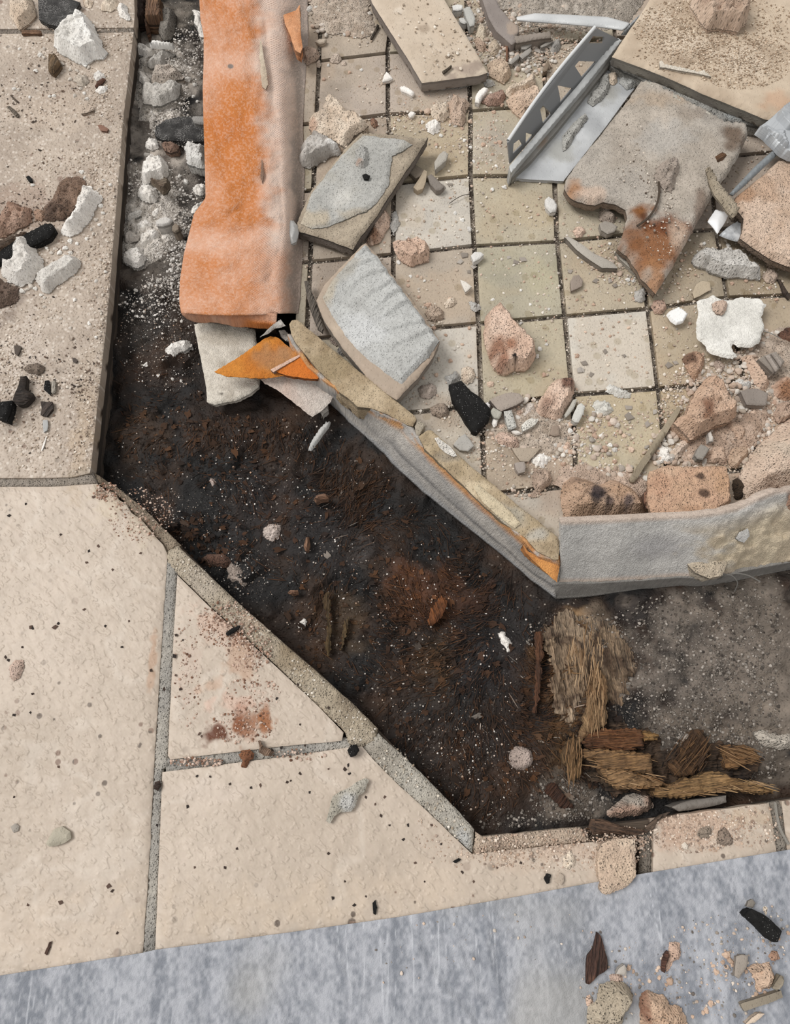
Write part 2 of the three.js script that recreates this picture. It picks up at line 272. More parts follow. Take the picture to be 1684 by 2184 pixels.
const tileDirty = W(130, 560);
function floorColor(x, z) {
  const dirty = smooth(-z, 0.139, 0.146) * smooth(-x, 0.05, 0.1);   // building dust lies on the upper tile
  const n = fbm(x * 22, z * 22, 100, 5), f = fbm(x * 260 + z * 90, z * 130, 101, 3);
  let c = mix3(col('#c8b49e'), col('#b7a38c'), clamp(n * 1.6 - 0.3));
  const vein = smooth(Math.abs(fbm(x * 16 + 4, z * 16, 104, 4) - 0.5), 0.03, 0) * 0.25;
  c = mix3(c, col('#d9cab8'), vein);
  c = mix3(c, mix3(col('#bfab95'), col('#a38e79'), clamp(fbm(x * 60, z * 60, 105, 4) * 1.8 - 0.4)), 0.85 * dirty);
  if (dirty > 0.3) { const g = cells(x * 420, z * 420, 63); c = mix3(c, g.id > 0.5 ? col('#e3d5c4') : col('#a8937d'), (g.id > 0.75 || g.id < 0.12 ? 0.5 : 0) * smooth(0.45 - g.d1, 0, 0.2)); }
  c = blobMix(c, floorStains, x, z, 0.95, 170);
  const sp = flecks(x, z) * smooth(fbm(x * 12, z * 12, 108, 2), 0.35, 0.6);
  c = mix3(c, col(h2(Math.floor(x * 190), Math.floor(z * 190), 4) > 0.4 ? '#4a372a' : '#7d5a44'), sp * 0.8);
  const k = 0.93 + 0.14 * f; return [c[0] * k, c[1] * k, c[2] * k];
}
const floorMap = texture(2048, 2048, (u, v) => floorColor(FM[0] + u * FM[2], FM[1] + v * FM[3]), true, 0);
const floorBump = texture(2048, 2048, (u, v) => {                  // hammered glaze with slanting dents; sandy dust on the upper tile
  const x = FM[0] + u * FM[2], z = FM[1] + v * FM[3], dirty = smooth(-z, 0.139, 0.146) * smooth(-x, 0.05, 0.1);
  const p = x * 0.8 + z * 0.6, q = -x * 0.6 + z * 0.8;
  let h = 0.5 * fbm(p * 170, q * 340, 120, 4) + 0.18 * fbm(x * 40, z * 40, 121, 3) + 0.16 * smooth(fbm(p * 420, q * 760, 126, 2), 0.62, 0.75);
  const g = cells(x * 700, z * 700, 122); h = lerp(h, 0.25 + 0.5 * fbm(x * 420, z * 420, 123, 4) + 0.22 * (g.id > 0.6 ? smooth(0.5 - g.d1, 0, 0.4) : 0), dirty * 0.9);
  return clamp(h);
}, false, 0);
for (const t of [floorMap, floorBump]) t.repeat.set(1, 1);
M.floor = std({ map: floorMap, bumpMap: floorBump, bumpScale: 0.0017, roughness: 0.55, vertexColors: false });

const floor = structure('floor');
const tileOpts = (p, more) => ({ p, h: 9, y0: -9, r: 1.3, edge: 0.9, rough: 0.05, res: 5, jit: 0.12, m: M.floor, planar: FM, sideRough: 0.1, inset: 0.1, ...more });
const T1 = '-420,72 150,69 284,66 262,250 237,560 226,690 210,830 193,990 190,1008 150,1017 -420,1024';
const T2 = '-420,1042 100,1036 205,1030 222,1044 240,1047 252,1066 266,1072 278,1092 301,1108 318,1130 345,1160 356,1182 352,1232 340,1420 327,1620 318,1800 303,2031 290,2100 -420,2200';
floor.userData.label = 'beige stone-look floor tiles laid around the dug-out shower threshold';
for (const t of [
  [T1, { jit: 0.2 }], [T2, { jit: 0.3, edge: 0.85 }],
  ['-420,-260 60,-260 280,-260 286,30 284,56 150,58 -420,62', {}],
  ['377,1226 455,1302 530,1368 604,1436 680,1508 732,1562 728,1580 600,1592 480,1606 362,1620 357,1612 362,1500 370,1340', {}],
  ['345,1647 480,1630 620,1612 745,1594 772,1592 800,1625 850,1675 905,1725 960,1778 1007,1822 1100,1812 1257,1797 1354,1790 1356,1880 1356,2000 700,2080 322,2100 330,2020 338,1820', {}],
  ['1394,1748 1460,1737 1550,1725 1641,1713 1650,1760 1657,1816 1660,1900 1394,1920', { jit: 0.3 }],
  ['1668,1709 2100,1650 2100,1900 1690,1900 1680,1810', {}],
]) part(floor, 'floor_tile', tileOpts(t[0], t[1]));
// grout between the tiles and the thinset left where the threshold tiles were
const groutCols = ['#8f8b84', '#a39e95', '#b0a99c'];
const strip = (p, more) => ({ p, h: 7.4, y0: -9, r: 0.4, rough: 0.25, res: 1.6, jit: 0.25, cols: groutCols, m: M.mortar, ...more });
part(floor, 'grout_joint', strip('348,1190 380,1190 374,1340 366,1500 358,1640 348,1640 343,1820 332,2040 300,2040 316,1800 325,1620 338,1420'));
part(floor, 'grout_joint', strip('352,1650 352,1616 480,1603 600,1588 735,1572 778,1592 745,1600 620,1616 480,1634'));
part(floor, 'grout_joint', strip('-420,1044 -420,1020 150,1014 196,1006 208,1032 100,1040', { cols: ['#75685a', '#9a8e80', '#8a7d6d'] }));
part(floor, 'grout_joint', strip('-420,76 -420,58 150,55 284,52 286,70 150,73', { cols: ['#6d6054', '#a09384'] }));
part(floor, 'grout_joint', strip('1372,1772 1391,1768 1391,1900 1370,1900', { h: 6, cols: ['#5d544b', '#8d8375'] }));
part(floor, 'grout_joint', strip('1640,1712 1669,1708 1682,1820 1656,1830', { h: 7.8, cols: ['#7c7266', '#8f8577'] }));
const bedCols = ['#8d7c62', '#ab9a7e', '#b8a88e', '#9b8a70'];
part(floor, 'thinset_bed', strip('352,1176 378,1162 440,1222 513,1290 592,1360 670,1428 749,1498 806,1554 800,1580 772,1594 745,1594 735,1562 604,1434 530,1366 455,1300 377,1224 356,1200', { h: 8.3, rough: 0.5, cols: bedCols, spots: [[640, 1400, 60, 40, '#8a7046', .5], [430, 1250, 40, 40, '#b5a795', .6], [540, 1320, 40, 30, '#c3a68a', .7]] }));
part(floor, 'thinset_bed', strip('772,1594 806,1564 828,1584 870,1622 912,1663 970,1722 1012,1770 1008,1822 905,1727 850,1677 800,1627', { h: 8.2, rough: 0.45, cols: ['#a39d92', '#b5ae9f', '#9a9080'], spots: [[990, 1795, 20, 30, '#b9bab8', .8]] }));
part(floor, 'thinset_bed', strip('1008,1823 1014,1774 1030,1785 1120,1776 1240,1764 1262,1795 1100,1813', { h: 8.3, rough: 0.5, cols: ['#b39b82', '#c2aa90', '#a88f76'] }));
part(floor, 'thinset_bed', strip('205,1031 196,1006 208,1012 250,1040 300,1078 352,1130 385,1162 356,1180 345,1160 318,1130 301,1108 278,1092 262,1068 240,1046', { h: 5.5, rough: 0.8, cols: ['#7c6a55', '#a08d73', '#64543f'] }));
// the boards under the tiles, seen only as the cut edge of the hole
M.edge = std({ roughness: 0.9, bumpMap: woodBump, bumpScale: 0.0006 });
for (const p of [
  '-420,-260 282,-260 290,30 292,66 270,250 246,560 236,690 221,830 204,990 200,1010 -420,1024',
  '-420,1016 196,1008 224,1030 290,1070 385,1164 513,1292 700,1452 806,1556 912,1665 1024,1786 1240,1766 1391,1748 1550,1724 2100,1648 2100,2400 -420,2400',
]) part(floor, 'floor_board', { p, h: 15, y0: -24, r: 0.3, edge: 0.98, rough: 0.05, res: 8, jit: 0.2, m: M.edge, cols: ['#4a3c2f', '#5d4c3b', '#3a2e24'] });

// dug-out subfloor of rotten wood: a heightfield
const TM = [-0.40, -0.66, 0.92, 0.80];
const soilStains = blobs([
  [340, 190, 95, 190, '!#c4b9ad', 0.9, 1.4], [330, 420, 110, 150, '!#c9beb2', 0.75, 1.2], [345, 255, 70, 40, '!#2a2522', 0.9], [390, 430, 40, 60, '!#2b2724', 0.7], [330, 560, 110, 90, '!#82786e', 0.6, 1.3], [330, 690, 100, 80, '!#413830', 0.5, 1.3],
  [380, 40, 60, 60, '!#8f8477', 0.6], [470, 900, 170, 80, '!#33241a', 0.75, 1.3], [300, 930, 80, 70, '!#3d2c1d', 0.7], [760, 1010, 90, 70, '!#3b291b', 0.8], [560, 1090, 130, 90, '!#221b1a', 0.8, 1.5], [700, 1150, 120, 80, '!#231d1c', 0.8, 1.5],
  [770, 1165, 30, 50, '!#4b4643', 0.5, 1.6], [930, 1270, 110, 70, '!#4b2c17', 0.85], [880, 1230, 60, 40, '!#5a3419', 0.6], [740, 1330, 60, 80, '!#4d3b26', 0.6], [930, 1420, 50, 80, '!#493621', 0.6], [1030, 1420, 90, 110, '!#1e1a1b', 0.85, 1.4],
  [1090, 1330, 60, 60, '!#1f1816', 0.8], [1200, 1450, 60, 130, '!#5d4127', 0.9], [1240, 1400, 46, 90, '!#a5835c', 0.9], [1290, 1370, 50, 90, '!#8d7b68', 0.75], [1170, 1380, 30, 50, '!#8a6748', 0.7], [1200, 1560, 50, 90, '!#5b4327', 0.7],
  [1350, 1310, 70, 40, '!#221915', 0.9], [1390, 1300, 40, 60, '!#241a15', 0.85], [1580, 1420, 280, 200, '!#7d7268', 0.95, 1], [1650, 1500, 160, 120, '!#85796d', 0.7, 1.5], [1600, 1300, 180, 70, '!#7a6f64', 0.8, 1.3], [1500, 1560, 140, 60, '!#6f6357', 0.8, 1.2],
  [1500, 1620, 100, 40, '!#3b2b1c', 0.8], [1220, 1700, 90, 50, '!#7a6e62', 0.8], [1010, 1690, 120, 60, '!#2f2117', 0.8], [930, 1560, 110, 90, '!#2a1f18', 0.7], [1100, 1560, 90, 80, '!#2c211b', 0.6], [1660, 1640, 60, 60, '!#6b6055', 0.8],
], -DEPTH * MM);
function soilColor(x, z) {
  let c = mix3(col('!#0d0908'), col('!#3d2817'), clamp(fbm(x * 45, z * 45, 200, 5) * 2.6 - 1.05));
  c = blobMix(c, soilStains, x, z, 0.7, 110);
  const str = fbm(x * 50 + 3 * fbm(x * 20, z * 20, 203, 2), z * 500 * 0.5, 204, 3), k = 0.36 + 0.72 * fbm(x * 190, z * 190, 205, 4) * (0.6 + 0.8 * str);
  c = [c[0] * k, c[1] * k, c[2] * k];
  const g = cells(x * 520, z * 520, 206); if (g.id > 0.86) c = mix3(c, col('!#c9c0b5'), smooth(0.22 * (g.id - 0.8) * 6 - g.d1, 0, 0.1) * 0.6 * smooth(fbm(x * 24, z * 24, 207, 2), 0.4, 0.62));
  return c;
}
const soilMap = texture(2048, 2048, (u, v) => soilColor(TM[0] + u * TM[2], TM[1] + v * TM[3]), true, 0);
soilMap.repeat.set(1, 1);
M.soil = std({ map: soilMap, bumpMap: grainBump.clone(), bumpScale: 0.0012, roughness: 0.78, vertexColors: false });
M.soil.bumpMap.repeat.set(5, 5); M.soil.bumpMap.needsUpdate = true;
const soilY = (x, z) => {
  const a = cells(x * 75 + fbm(x * 40, z * 40, 5, 2), z * 75, 210), b = cells(x * 190, z * 190, 211);
  return (-DEPTH + 5 * (fbm(x * 28, z * 28, 212, 4) - 0.5) * 2 + 2.6 * (a.id - 0.5) + (a.ox * (h2(Math.round(a.id * 999), 1) - 0.5) + a.oy * (h2(Math.round(a.id * 999), 2) - 0.5)) * 5 + 1.3 * (b.id - 0.5) + 1.6 * (fbm(x * 300, z * 300, 214, 3) - 0.5)) * MM;
};
{
  const nx = 430, nz = 430, pos = [], uv = [], index = [];
  for (let j = 0; j <= nz; j++) for (let i = 0; i <= nx; i++) { const x = TM[0] + TM[2] * i / nx, z = TM[1] + TM[3] * j / nz; pos.push(x, soilY(x, z), z); uv.push(i / nx, j / nz); }
  for (let j = 0; j < nz; j++) for (let i = 0; i < nx; i++) { const a = j * (nx + 1) + i, b = a + nx + 1; index.push(a, b, a + 1, a + 1, b, b + 1); }
  const g = new THREE.BufferGeometry(); g.setAttribute('position', new THREE.Float32BufferAttribute(pos, 3)); g.setAttribute('uv', new THREE.Float32BufferAttribute(uv, 2)); g.setIndex(index); g.computeVertexNormals();
  const m = ready(new THREE.Mesh(g, M.soil)); m.name = 'subfloor'; m.userData.kind = 'structure'; m.userData.label = 'dark rotten wooden subfloor in the dug-out trench'; scene.add(m);
}
const slab0 = ready(new THREE.Mesh(new THREE.BoxGeometry(1.2, 0.02, 1.2), new THREE.MeshStandardMaterial({ color: 0x2a211a, roughness: 0.9 })));
slab0.name = 'subfloor_base'; slab0.userData.kind = 'structure'; slab0.position.set(0, -0.046, -0.2); scene.add(slab0);

// mosaic shower floor: a grid measured on the photograph, clipped by the threshold
const grid = [[1, 0, 0, 826, 112], [1, 0, 1, 827, 243], [1, 1, 1, 1003, 236], [1, 1, 2, 1003, 375], [1, 1, 3, 1011, 524], [1, 1, 4, 1020, 690], [1, 2, 2, 1182, 374], [1, 2, 3, 1188, 515], [1, 2, 4, 1204, 674], [1, 3, 4, 1381, 658], [1, 3, 5, 1403, 828], [1, 2, 5, 1221, 841], [1, 4, 3, 1528, 489], [1, 4, 4, 1551, 634]];
const known = new Map(grid.map(([, i, j, x, y]) => { const w = W(x, y); return [i + ',' + j, [w.x, w.z]]; }));
const o11 = known.get('1,4'), du = [(known.get('3,4')[0] - o11[0]) / 2, (known.get('3,4')[1] - o11[1]) / 2], dv = [(o11[0] - known.get('1,1')[0]) / 3, (o11[1] - known.get('1,1')[1]) / 3];
const node = (i, j) => known.get(i + ',' + j) ?? [o11[0] + du[0] * (i - 1) + dv[0] * (j - 4), o11[1] + du[1] * (i - 1) + dv[1] * (j - 4)];
const wp = (x, y, h = 0) => { const w = W(x, y, h); return [w.x, w.z]; };
const panEdge = [wp(657, -260), wp(2100, -260), wp(2100, 1018), wp(1192, 1160), wp(630, 700)];
if (area2(panEdge) < 0) panEdge.reverse();
function clip(poly, frame) {                                       // convex clipping
  let out = poly;
  for (let k = 0; k < frame.length && out.length; k++) {
    const a = frame[k], b = frame[(k + 1) % frame.length], s = (p) => (b[0] - a[0]) * (p[1] - a[1]) - (b[1] - a[1]) * (p[0] - a[0]), next = [];
    for (let i = 0; i < out.length; i++) { const p = out[i], q = out[(i + 1) % out.length], sp = s(p), sq = s(q); if (sp >= 0) next.push(p); if (sp * sq < 0) { const t = sp / (sp - sq); next.push([lerp(p[0], q[0], t), lerp(p[1], q[1], t)]); } }
    out = next;
  }
  return out;
}
const panStainsAndShade = blobs([  // stains, plus the shade right of the membrane painted as darker patches
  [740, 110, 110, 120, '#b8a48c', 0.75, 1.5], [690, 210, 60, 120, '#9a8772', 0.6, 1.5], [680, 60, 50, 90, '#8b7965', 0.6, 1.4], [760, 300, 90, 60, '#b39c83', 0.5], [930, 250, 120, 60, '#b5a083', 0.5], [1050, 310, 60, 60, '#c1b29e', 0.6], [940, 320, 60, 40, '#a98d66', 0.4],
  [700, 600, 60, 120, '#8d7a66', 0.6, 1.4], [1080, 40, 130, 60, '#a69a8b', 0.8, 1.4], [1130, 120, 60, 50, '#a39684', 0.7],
  [1160, 590, 50, 50, '#b9ad63', 0.17], [1060, 560, 60, 60, '#9c9468', 0.17], [1180, 740, 40, 60, '#bfae62', 0.02], [1280, 900, 80, 60, '#b9a970', 0.02], [1120, 800, 50, 40, '#b8a669', 0.17],
  [1430, 520, 70, 60, '#8d7c62', 0.45], [1330, 540, 50, 50, '#8f8068', 0.4], [1560, 610, 60, 60, '#9a8768', 0.5], [1640, 640, 60, 60, '#a38f72', 0.5], [1450, 760, 60, 60, '#a9946f', 0.4],
  [1100, 950, 80, 60, '#ab9478', 0.7], [1060, 1000, 60, 60, '#a9947a', 0.6], [1170, 1010, 50, 60, '#b7987c', 0.5], [930, 880, 60, 50, '#a08a72', 0.6], [1620, 900, 120, 200, '#c3a486', 0.75, 1.3], [1490, 1000, 130, 60, '#c0a184', 0.6], [1260, 1060, 120, 60, '#b99a7d', 0.5], [1600, 740, 90, 60, '#b39779', 0.6],
]);
const PM = [-0.10, -0.63, 0.44, 0.66];
const panDust = texture(1536, 1536, (u, v) => {                    // what lies on the mosaic: a tint for every tile is multiplied in by its vertex colours
  const x = PM[0] + u * PM[2], z = PM[1] + v * PM[3];
  let c = mix3([0.80, 0.80, 0.80], [1, 0.99, 0.97], clamp(fbm(x * 60, z * 60, 300, 5) * 2 - 0.5));
  c = mix3(c, [0.93, 0.86, 0.78], 0.55 * smooth(fbm(x * 34, z * 34, 306, 4), 0.5, 0.66)); const fine = noise(x * 1500, z * 1500, 307) - 0.5; c = [c[0] * (1 + fine * 0.16), c[1] * (1 + fine * 0.16), c[2] * (1 + fine * 0.16)];
  const d = cells(x * 260, z * 260, 302); if (d.id > 0.72) c = mix3(c, d.id > 0.86 ? [0.42, 0.36, 0.28] : [1, 0.98, 0.95], 0.55 * smooth(0.4 * (d.id - 0.6) - (d.d1 - 0.06), 0, 0.08));
  const e = cells(x * 110, z * 110, 304); if (e.id > 0.8) c = mix3(c, [0.6, 0.54, 0.42], 0.5 * smooth(0.3 - e.d1, 0, 0.1));
  return c;
}, true, 0);
panDust.repeat.set(1, 1);
M.mosaic = std({ map: panDust, bumpMap: dustBump, bumpScale: 0.0004, roughness: 0.6 });
M.mosaic.bumpMap = dustBump.clone(); M.mosaic.bumpMap.repeat.set(3, 4.4); M.mosaic.bumpMap.needsUpdate = true;
const shower = structure('shower_floor'); shower.userData.label = 'small beige mosaic tiles of the shower floor with crumbling grout';
const light = '#cbc1b1', olive = '#b9ab8f', tan = '#bba992', dusty = '#bca996';
const tone = { '1,1': olive, '0,2': light, '0,3': tan, '1,2': '#baac8e', '1,3': '#b2a88c', '1,4': '#b9ab8c', '0,4': '#cbc2b3', '2,3': '#baa98b', '2,4': '#cdc4b5', '2,5': '#bfaf8c', '2,1': light, '3,4': '#b9a688', '3,3': '#ad9c80', '0,0': dusty, '-1,0': dusty, '-1,1': '#b59f86', '0,1': '#bba885', '2,2': olive, '0,5': '#c3b6a2', '1,5': '#b9a489', '3,5': '#bda985', '4,4': '#b39e7e', '4,3': '#a89474', '1,6': '#bfb2a0' };
seed(40);
for (let j = -4; j < 8; j++) for (let i = -2; i < 9; i++) {
  const q = [node(i, j), node(i + 1, j), node(i + 1, j + 1), node(i, j + 1)], m = [(q[0][0] + q[2][0]) / 2, (q[0][1] + q[2][1]) / 2];
  let poly = q.map((p) => { const dx = m[0] - p[0], dz = m[1] - p[1], l = Math.hypot(dx, dz); return [p[0] + dx / l * 0.0022, p[1] + dz / l * 0.0022]; });
  if (area2(poly) < 0) poly.reverse();
  poly = clip(poly, panEdge);
  if (poly.length < 3 || Math.abs(area2(poly)) < 4e-5) continue;
  const c = tone[i + ',' + j] ?? [tan, olive, dusty][Math.floor(rnd() * 3)];
  part(shower, 'mosaic_tile', { p: poly, world: true, h: 5 + rr(-0.25, 0.25), y0: -5, r: 0.7, edge: 0.93, rough: 0.06, res: 2.6, jit: 0.1, m: M.mosaic, cols: [c, c], speck: 0.04, spots: [], planar: PM, sideRough: 0.1, inset: 0.1, sink: 0, tint: panStainsAndShade });
}
part(shower, 'mortar_bed', { p: panEdge, world: true, h: 17.9, y0: -21, r: 0.5, edge: 0.97, rough: 0.35, res: 5, jit: 0.2, cols: ['#3d3228', '#75685a', '#a89a88', '#55493d', '#2f261f'], cf: 420, speck: 0.9, m: M.mortar });

// blue-grey protection paper over the near floor
const paperMap = texture(1024, 512, (u, v) => {
  const x = u * 0.56, z = v * 0.28, st = fbm(x * 150, z * 16, 401, 4), m = fbm(x * 110, z * 110, 402, 5), f = fbm(x * 700, z * 420, 403, 3);
  let c = mix3(col('!#7a7e86'), col('!#abadb3'), clamp(0.28 * (m * 2 - 0.5) + 0.72 * (st * 1.7 - 0.35) + (f - 0.5) * 1.5));
  const scr = Math.abs(noise(x * 260 + 0.6 * Math.sin(z * 40), z * 5, 408) - 0.5); c = mix3(c, col('!#d2d4d9'), 0.5 * smooth(scr, 0.02, 0) * smooth(noise(x * 40, z * 12, 409), 0.45, 0.7));
  const warm = smooth(fbm(x * 14, z * 14, 405, 3), 0.56, 0.72); c = mix3(c, col('#a8a49b'), warm * 0.5);
  return c;
}, true, 0);
paperMap.repeat.set(1, 1);
M.paper = std({ map: paperMap, bumpMap: fiberBump, bumpScale: 0.0003, roughness: 0.85, vertexColors: false });
M.paper.bumpMap = fiberBump.clone(); M.paper.bumpMap.repeat.set(10, 5); M.paper.bumpMap.needsUpdate = true;
{
  const edge = [[-420, 2145], [0, 2081], [300, 2033], [330, 2026], [600, 1991], [850, 1956], [1100, 1913], [1355, 1866], [1684, 1812], [1790, 1795], [2100, 1746]];
  const nu = 260, nv = 90, wrinkles = [[880, 2000, 1010, 0.9], [965, 1960, 1040, 0.6], [1035, 1950, 1075, 0.8], [1180, 1900, 1195, 0.35], [700, 1985, 790, 0.4], [1500, 1990, 1590, 0.3], [380, 2030, 420, 0.4], [1590, 1850, 1660, 0.35], [560, 2010, 600, 0.5]].map(([x0, y0, x1, a]) => { const p = W(x0, y0), q = W(x1, 2200); return [p.x, p.z, q.x, q.z, a]; });
  const fn = (u, v) => {
    const px = lerp(-420, 1790, u), e = along(edge, px)[1], p = W(px, lerp(e, 2480, v), 0.0012);
    let y = 0.8 + 0.5 * fbm(p.x * 60, p.z * 12, 410, 3) + 0.25 * fbm(p.x * 200, p.z * 60, 411, 3);
    for (const [ax, az, bx, bz, a] of wrinkles) { const t = (p.z - az) / (bz - az); if (t < -0.05) continue; const d = (p.x - lerp(ax, bx, t) + 0.002 * Math.sin(t * 5)) / 0.0016; y += a * 1.5 * Math.exp(-d * d) * smooth(t, -0.05, 0.12); }
    p.y = y * MM; return p;
  };
  const g = sheet(fn, nu, nv, 0.0004, () => [1, 1, 1], (u, v, p) => [(p.x + 0.28) / 0.56, (p.z + 0.02) / 0.28]);
  const m = ready(new THREE.Mesh(g, M.paper)); m.name = numbered('protection_paper'); tag(m, 'crinkled blue grey protection paper covering the near floor', 'paper'); scene.add(m);
}
// ---------------------------------------------------------------- the torn-off threshold: orange membrane, board and tile strips
{
  // rows along the membrane: noted line y, then x of the left edge, of the ridge, of the foot on the shower floor, and the heights (mm) of edge and ridge
  const rows = [[-260, 412, 552, 664, 17, 20], [-120, 420, 562, 660, 17, 20], [0, 425, 566, 656, 17, 20], [40, 427, 570, 656, 17, 20], [75, 434, 572, 658, 17, 20], [130, 434, 576, 654, 17, 19], [190, 432, 584, 650, 17, 19], [270, 434, 590, 646, 17, 19], [370, 437, 592, 650, 16, 19], [422, 438, 596, 648, 17, 19], [436, 428, 598, 648, 19, 19], [456, 413, 600, 646, 17, 19], [490, 405, 602, 644, 15, 18], [540, 392, 590, 646, 14, 18], [600, 383, 578, 642, 13, 17], [640, 382, 584, 640, 13, 17], [652, 383, 587, 638, 13, 17], [668, 386, 590, 636, 12, 16]];
  const t = group('orange_membrane', 'orange waterproofing membrane with white fleece draped over the left threshold', 'membrane', 540, 330);
  const map = texture(512, 2048, (u, v) => {                        // v runs from the far end to the near hem
    v = (v * 928 - 140) / 788; const d = fbm(u * 5, v * 22, 500, 5), f = fbm(u * 60, v * 230, 501, 3);
    let k = clamp(0.15 + 1.5 * (fbm(u * 3.2 + 2, v * 8, 503, 4) - 0.42) + 0.4 * (d - 0.5));
    k = Math.max(k, 0.75 * smooth(Math.abs(v - 0.10), 0.13, 0.02) * smooth(u, 0.0, 0.5)); k = Math.max(k, 0.85 * smooth(Math.abs(v - 0.32), 0.07, 0.01)); k = Math.max(k, smooth(v, 0.72, 0.78) * (0.95 * d - 0.05 + 0.5 * smooth(Math.abs(v - 0.80), 0.06, 0.0)));
    k *= 1 - 0.9 * smooth(Math.hypot((u - 0.32) / 0.34, (v - 0.55) / 0.16), 1.1, 0.5) * 0.9; k *= 1 - 0.75 * smooth(Math.hypot((u - 0.36) / 0.2, (v - 0.68) / 0.06), 1.2, 0.5);
    let c = mix3(col('!#b96e2f'), col('!#cfa288'), clamp(k + (f - 0.5) * 0.5));
    c = mix3(c, col('!#b8682a'), 0.5 * smooth(Math.hypot((u - 0.25) / 0.25, (v - 0.5) / 0.05), 1.2, 0.3));
    const right = smooth(u + (fbm(v * 30, u * 4, 505, 3) - 0.5) * 0.3, 0.5, 0.72) * (1 - 0.6 * smooth(v, 0.8, 0.86)); c = mix3(c, mix3(col('!#dcc4b3'), col('#c4b0a2'), f), right * 0.9);
    c = mix3(c, col('#97877a'), smooth(u + (fbm(u * 8, v * 26, 509, 3) - 0.5) * 0.2, 0.78, 0.92) * 0.9);
    const fuzz = smooth(fbm(u * 70, v * 260, 508, 3), 0.48, 0.7); c = mix3(c, col('!#e2c9b8'), fuzz * 0.2);
    const dots = Math.max(0, Math.sin(u * 260) * Math.sin(v * 1000)), band = smooth(u, 0.52, 0.58) * smooth(u, 0.84, 0.78) * smooth(fbm(u * 6, v * 14, 507, 2), 0.36, 0.5); c = mix3(c, col('#8c5a3c'), dots * band * 0.7);
    const s = smooth(Math.hypot((u - 0.29) / 0.035, (v - 0.327) / 0.007), 1.2, 0.6); c = mix3(c, col('#6f6a66'), s * 0.9);
    return c;
  }, true, 0);
  map.repeat.set(1, 1);
  M.membrane = std({ map, bumpMap: fiberBump.clone(), bumpScale: 0.0004, roughness: 0.8 }); M.membrane.bumpMap.repeat.set(1.5, 5); M.membrane.bumpMap.needsUpdate = true;
  const surf = (u, v) => {
    const py = lerp(-260, 668, v), [, xl, xm, xr, hl, hm] = along(rows, py), w = (fbm(v * 16, u * 3, 510, 3) - 0.5);
    if (u < 0.72) { const k = u / 0.72, h = lerp(hl, hm, k) + 2.2 * Math.sin(k * Math.PI) + w * 2.4 + 2.6 * (fbm(u * 5, v * 22, 512, 3) - 0.5) * 2 - 1.5 * smooth(k, 0.85, 1); return W(lerp(xl, xm, k), py + 4 * Math.sin(k * 3), h * MM); }
    const k = (u - 0.72) / 0.28, h = lerp(hm - 1.5, 0.4, smooth(k, 0, 1)) + w * 1.5 * (1 - k);
    return W(lerp(xm, xr, Math.pow(k, 0.8)) + w * 8 * (1 - k), py, h * MM);
  };
  const g = sheet(surf, 72, 190, 0.0011, () => [1, 1, 1], (u, v) => [u, v]);
  sheetPart(t, 'fleece_top', g, M.membrane);
  // rolled hem at the near end
  const hemTop = [[383, 652, 590, 670, 12, 16], [388, 672, 588, 692, 8, 11], [400, 684, 576, 702, 2, 4]];
  const hem = sheet((u, v) => { const a = v < 0.5 ? hemTop[0] : hemTop[1], b = v < 0.5 ? hemTop[1] : hemTop[2], k = v < 0.5 ? v * 2 : v * 2 - 1, q = a.map((x, i) => lerp(x, b[i], k)); return W(lerp(q[0], q[2], u), lerp(q[1], q[3], u) + (fbm(u * 7, v, 520, 2) - 0.5) * 8 * v, (lerp(q[4], q[5], u) + (fbm(u * 9, v * 3, 521, 2) - 0.5) * 1.5) * MM); }, 50, 10, 0.001,
    (u, v, p) => mix3(mix3(col('!#c08058'), col('!#d0aa94'), clamp(fbm(p.x * 90, p.z * 90, 522, 3) * 1.6 - 0.3)), col('!#c7793c'), smooth(u, 0.6, 0.75) * smooth(v, 0.3, 0.5)));
  sheetPart(t, 'hem', hem, M.felt).userData.label = 'pale frayed hem';
  part(t, 'slit', { p: '553,84 558,88 562,120 568,150 571,180 566,190 558,184 555,150 553,120', h: 1.6, y0: 20.3, r: 1, rough: 0.3, cols: ['#d6c3a6', '#bda486', '#e3d6c0'], m: M.felt, sink: -2 }, 'cream slit in the fleece');
  part(t, 'slit', { p: '557,340 561,345 562,370 559,390 556,372', h: 0.8, y0: 20.5, r: 0.5, rough: 0.15, cols: ['#7d5a45', '#927055'], m: M.felt, sink: -2 });
  part(t, 'torn_flap', { p: '604,30 616,26 630,20 638,8 640,40 641,70 645,98 640,112 628,104 622,84 614,62 606,48', h: 3, y0: 14, r: 2.5, rough: 0.8, cols: ['!#c98654', '!#d8a078', '!#b8703c'], m: M.felt, sink: -5 }, 'torn orange flap');
  // the core that carries the membrane
  part(t, 'curb_core', { p: '446,-250 562,-250 590,300 592,450 572,600 574,650 400,640 412,560 425,480 446,430', h: 33, y0: -21, r: 1, rough: 0.3, res: 6, cols: ['#5b4a3a', '#6d5b48'], m: M.soft, edge: 0.97 });
}
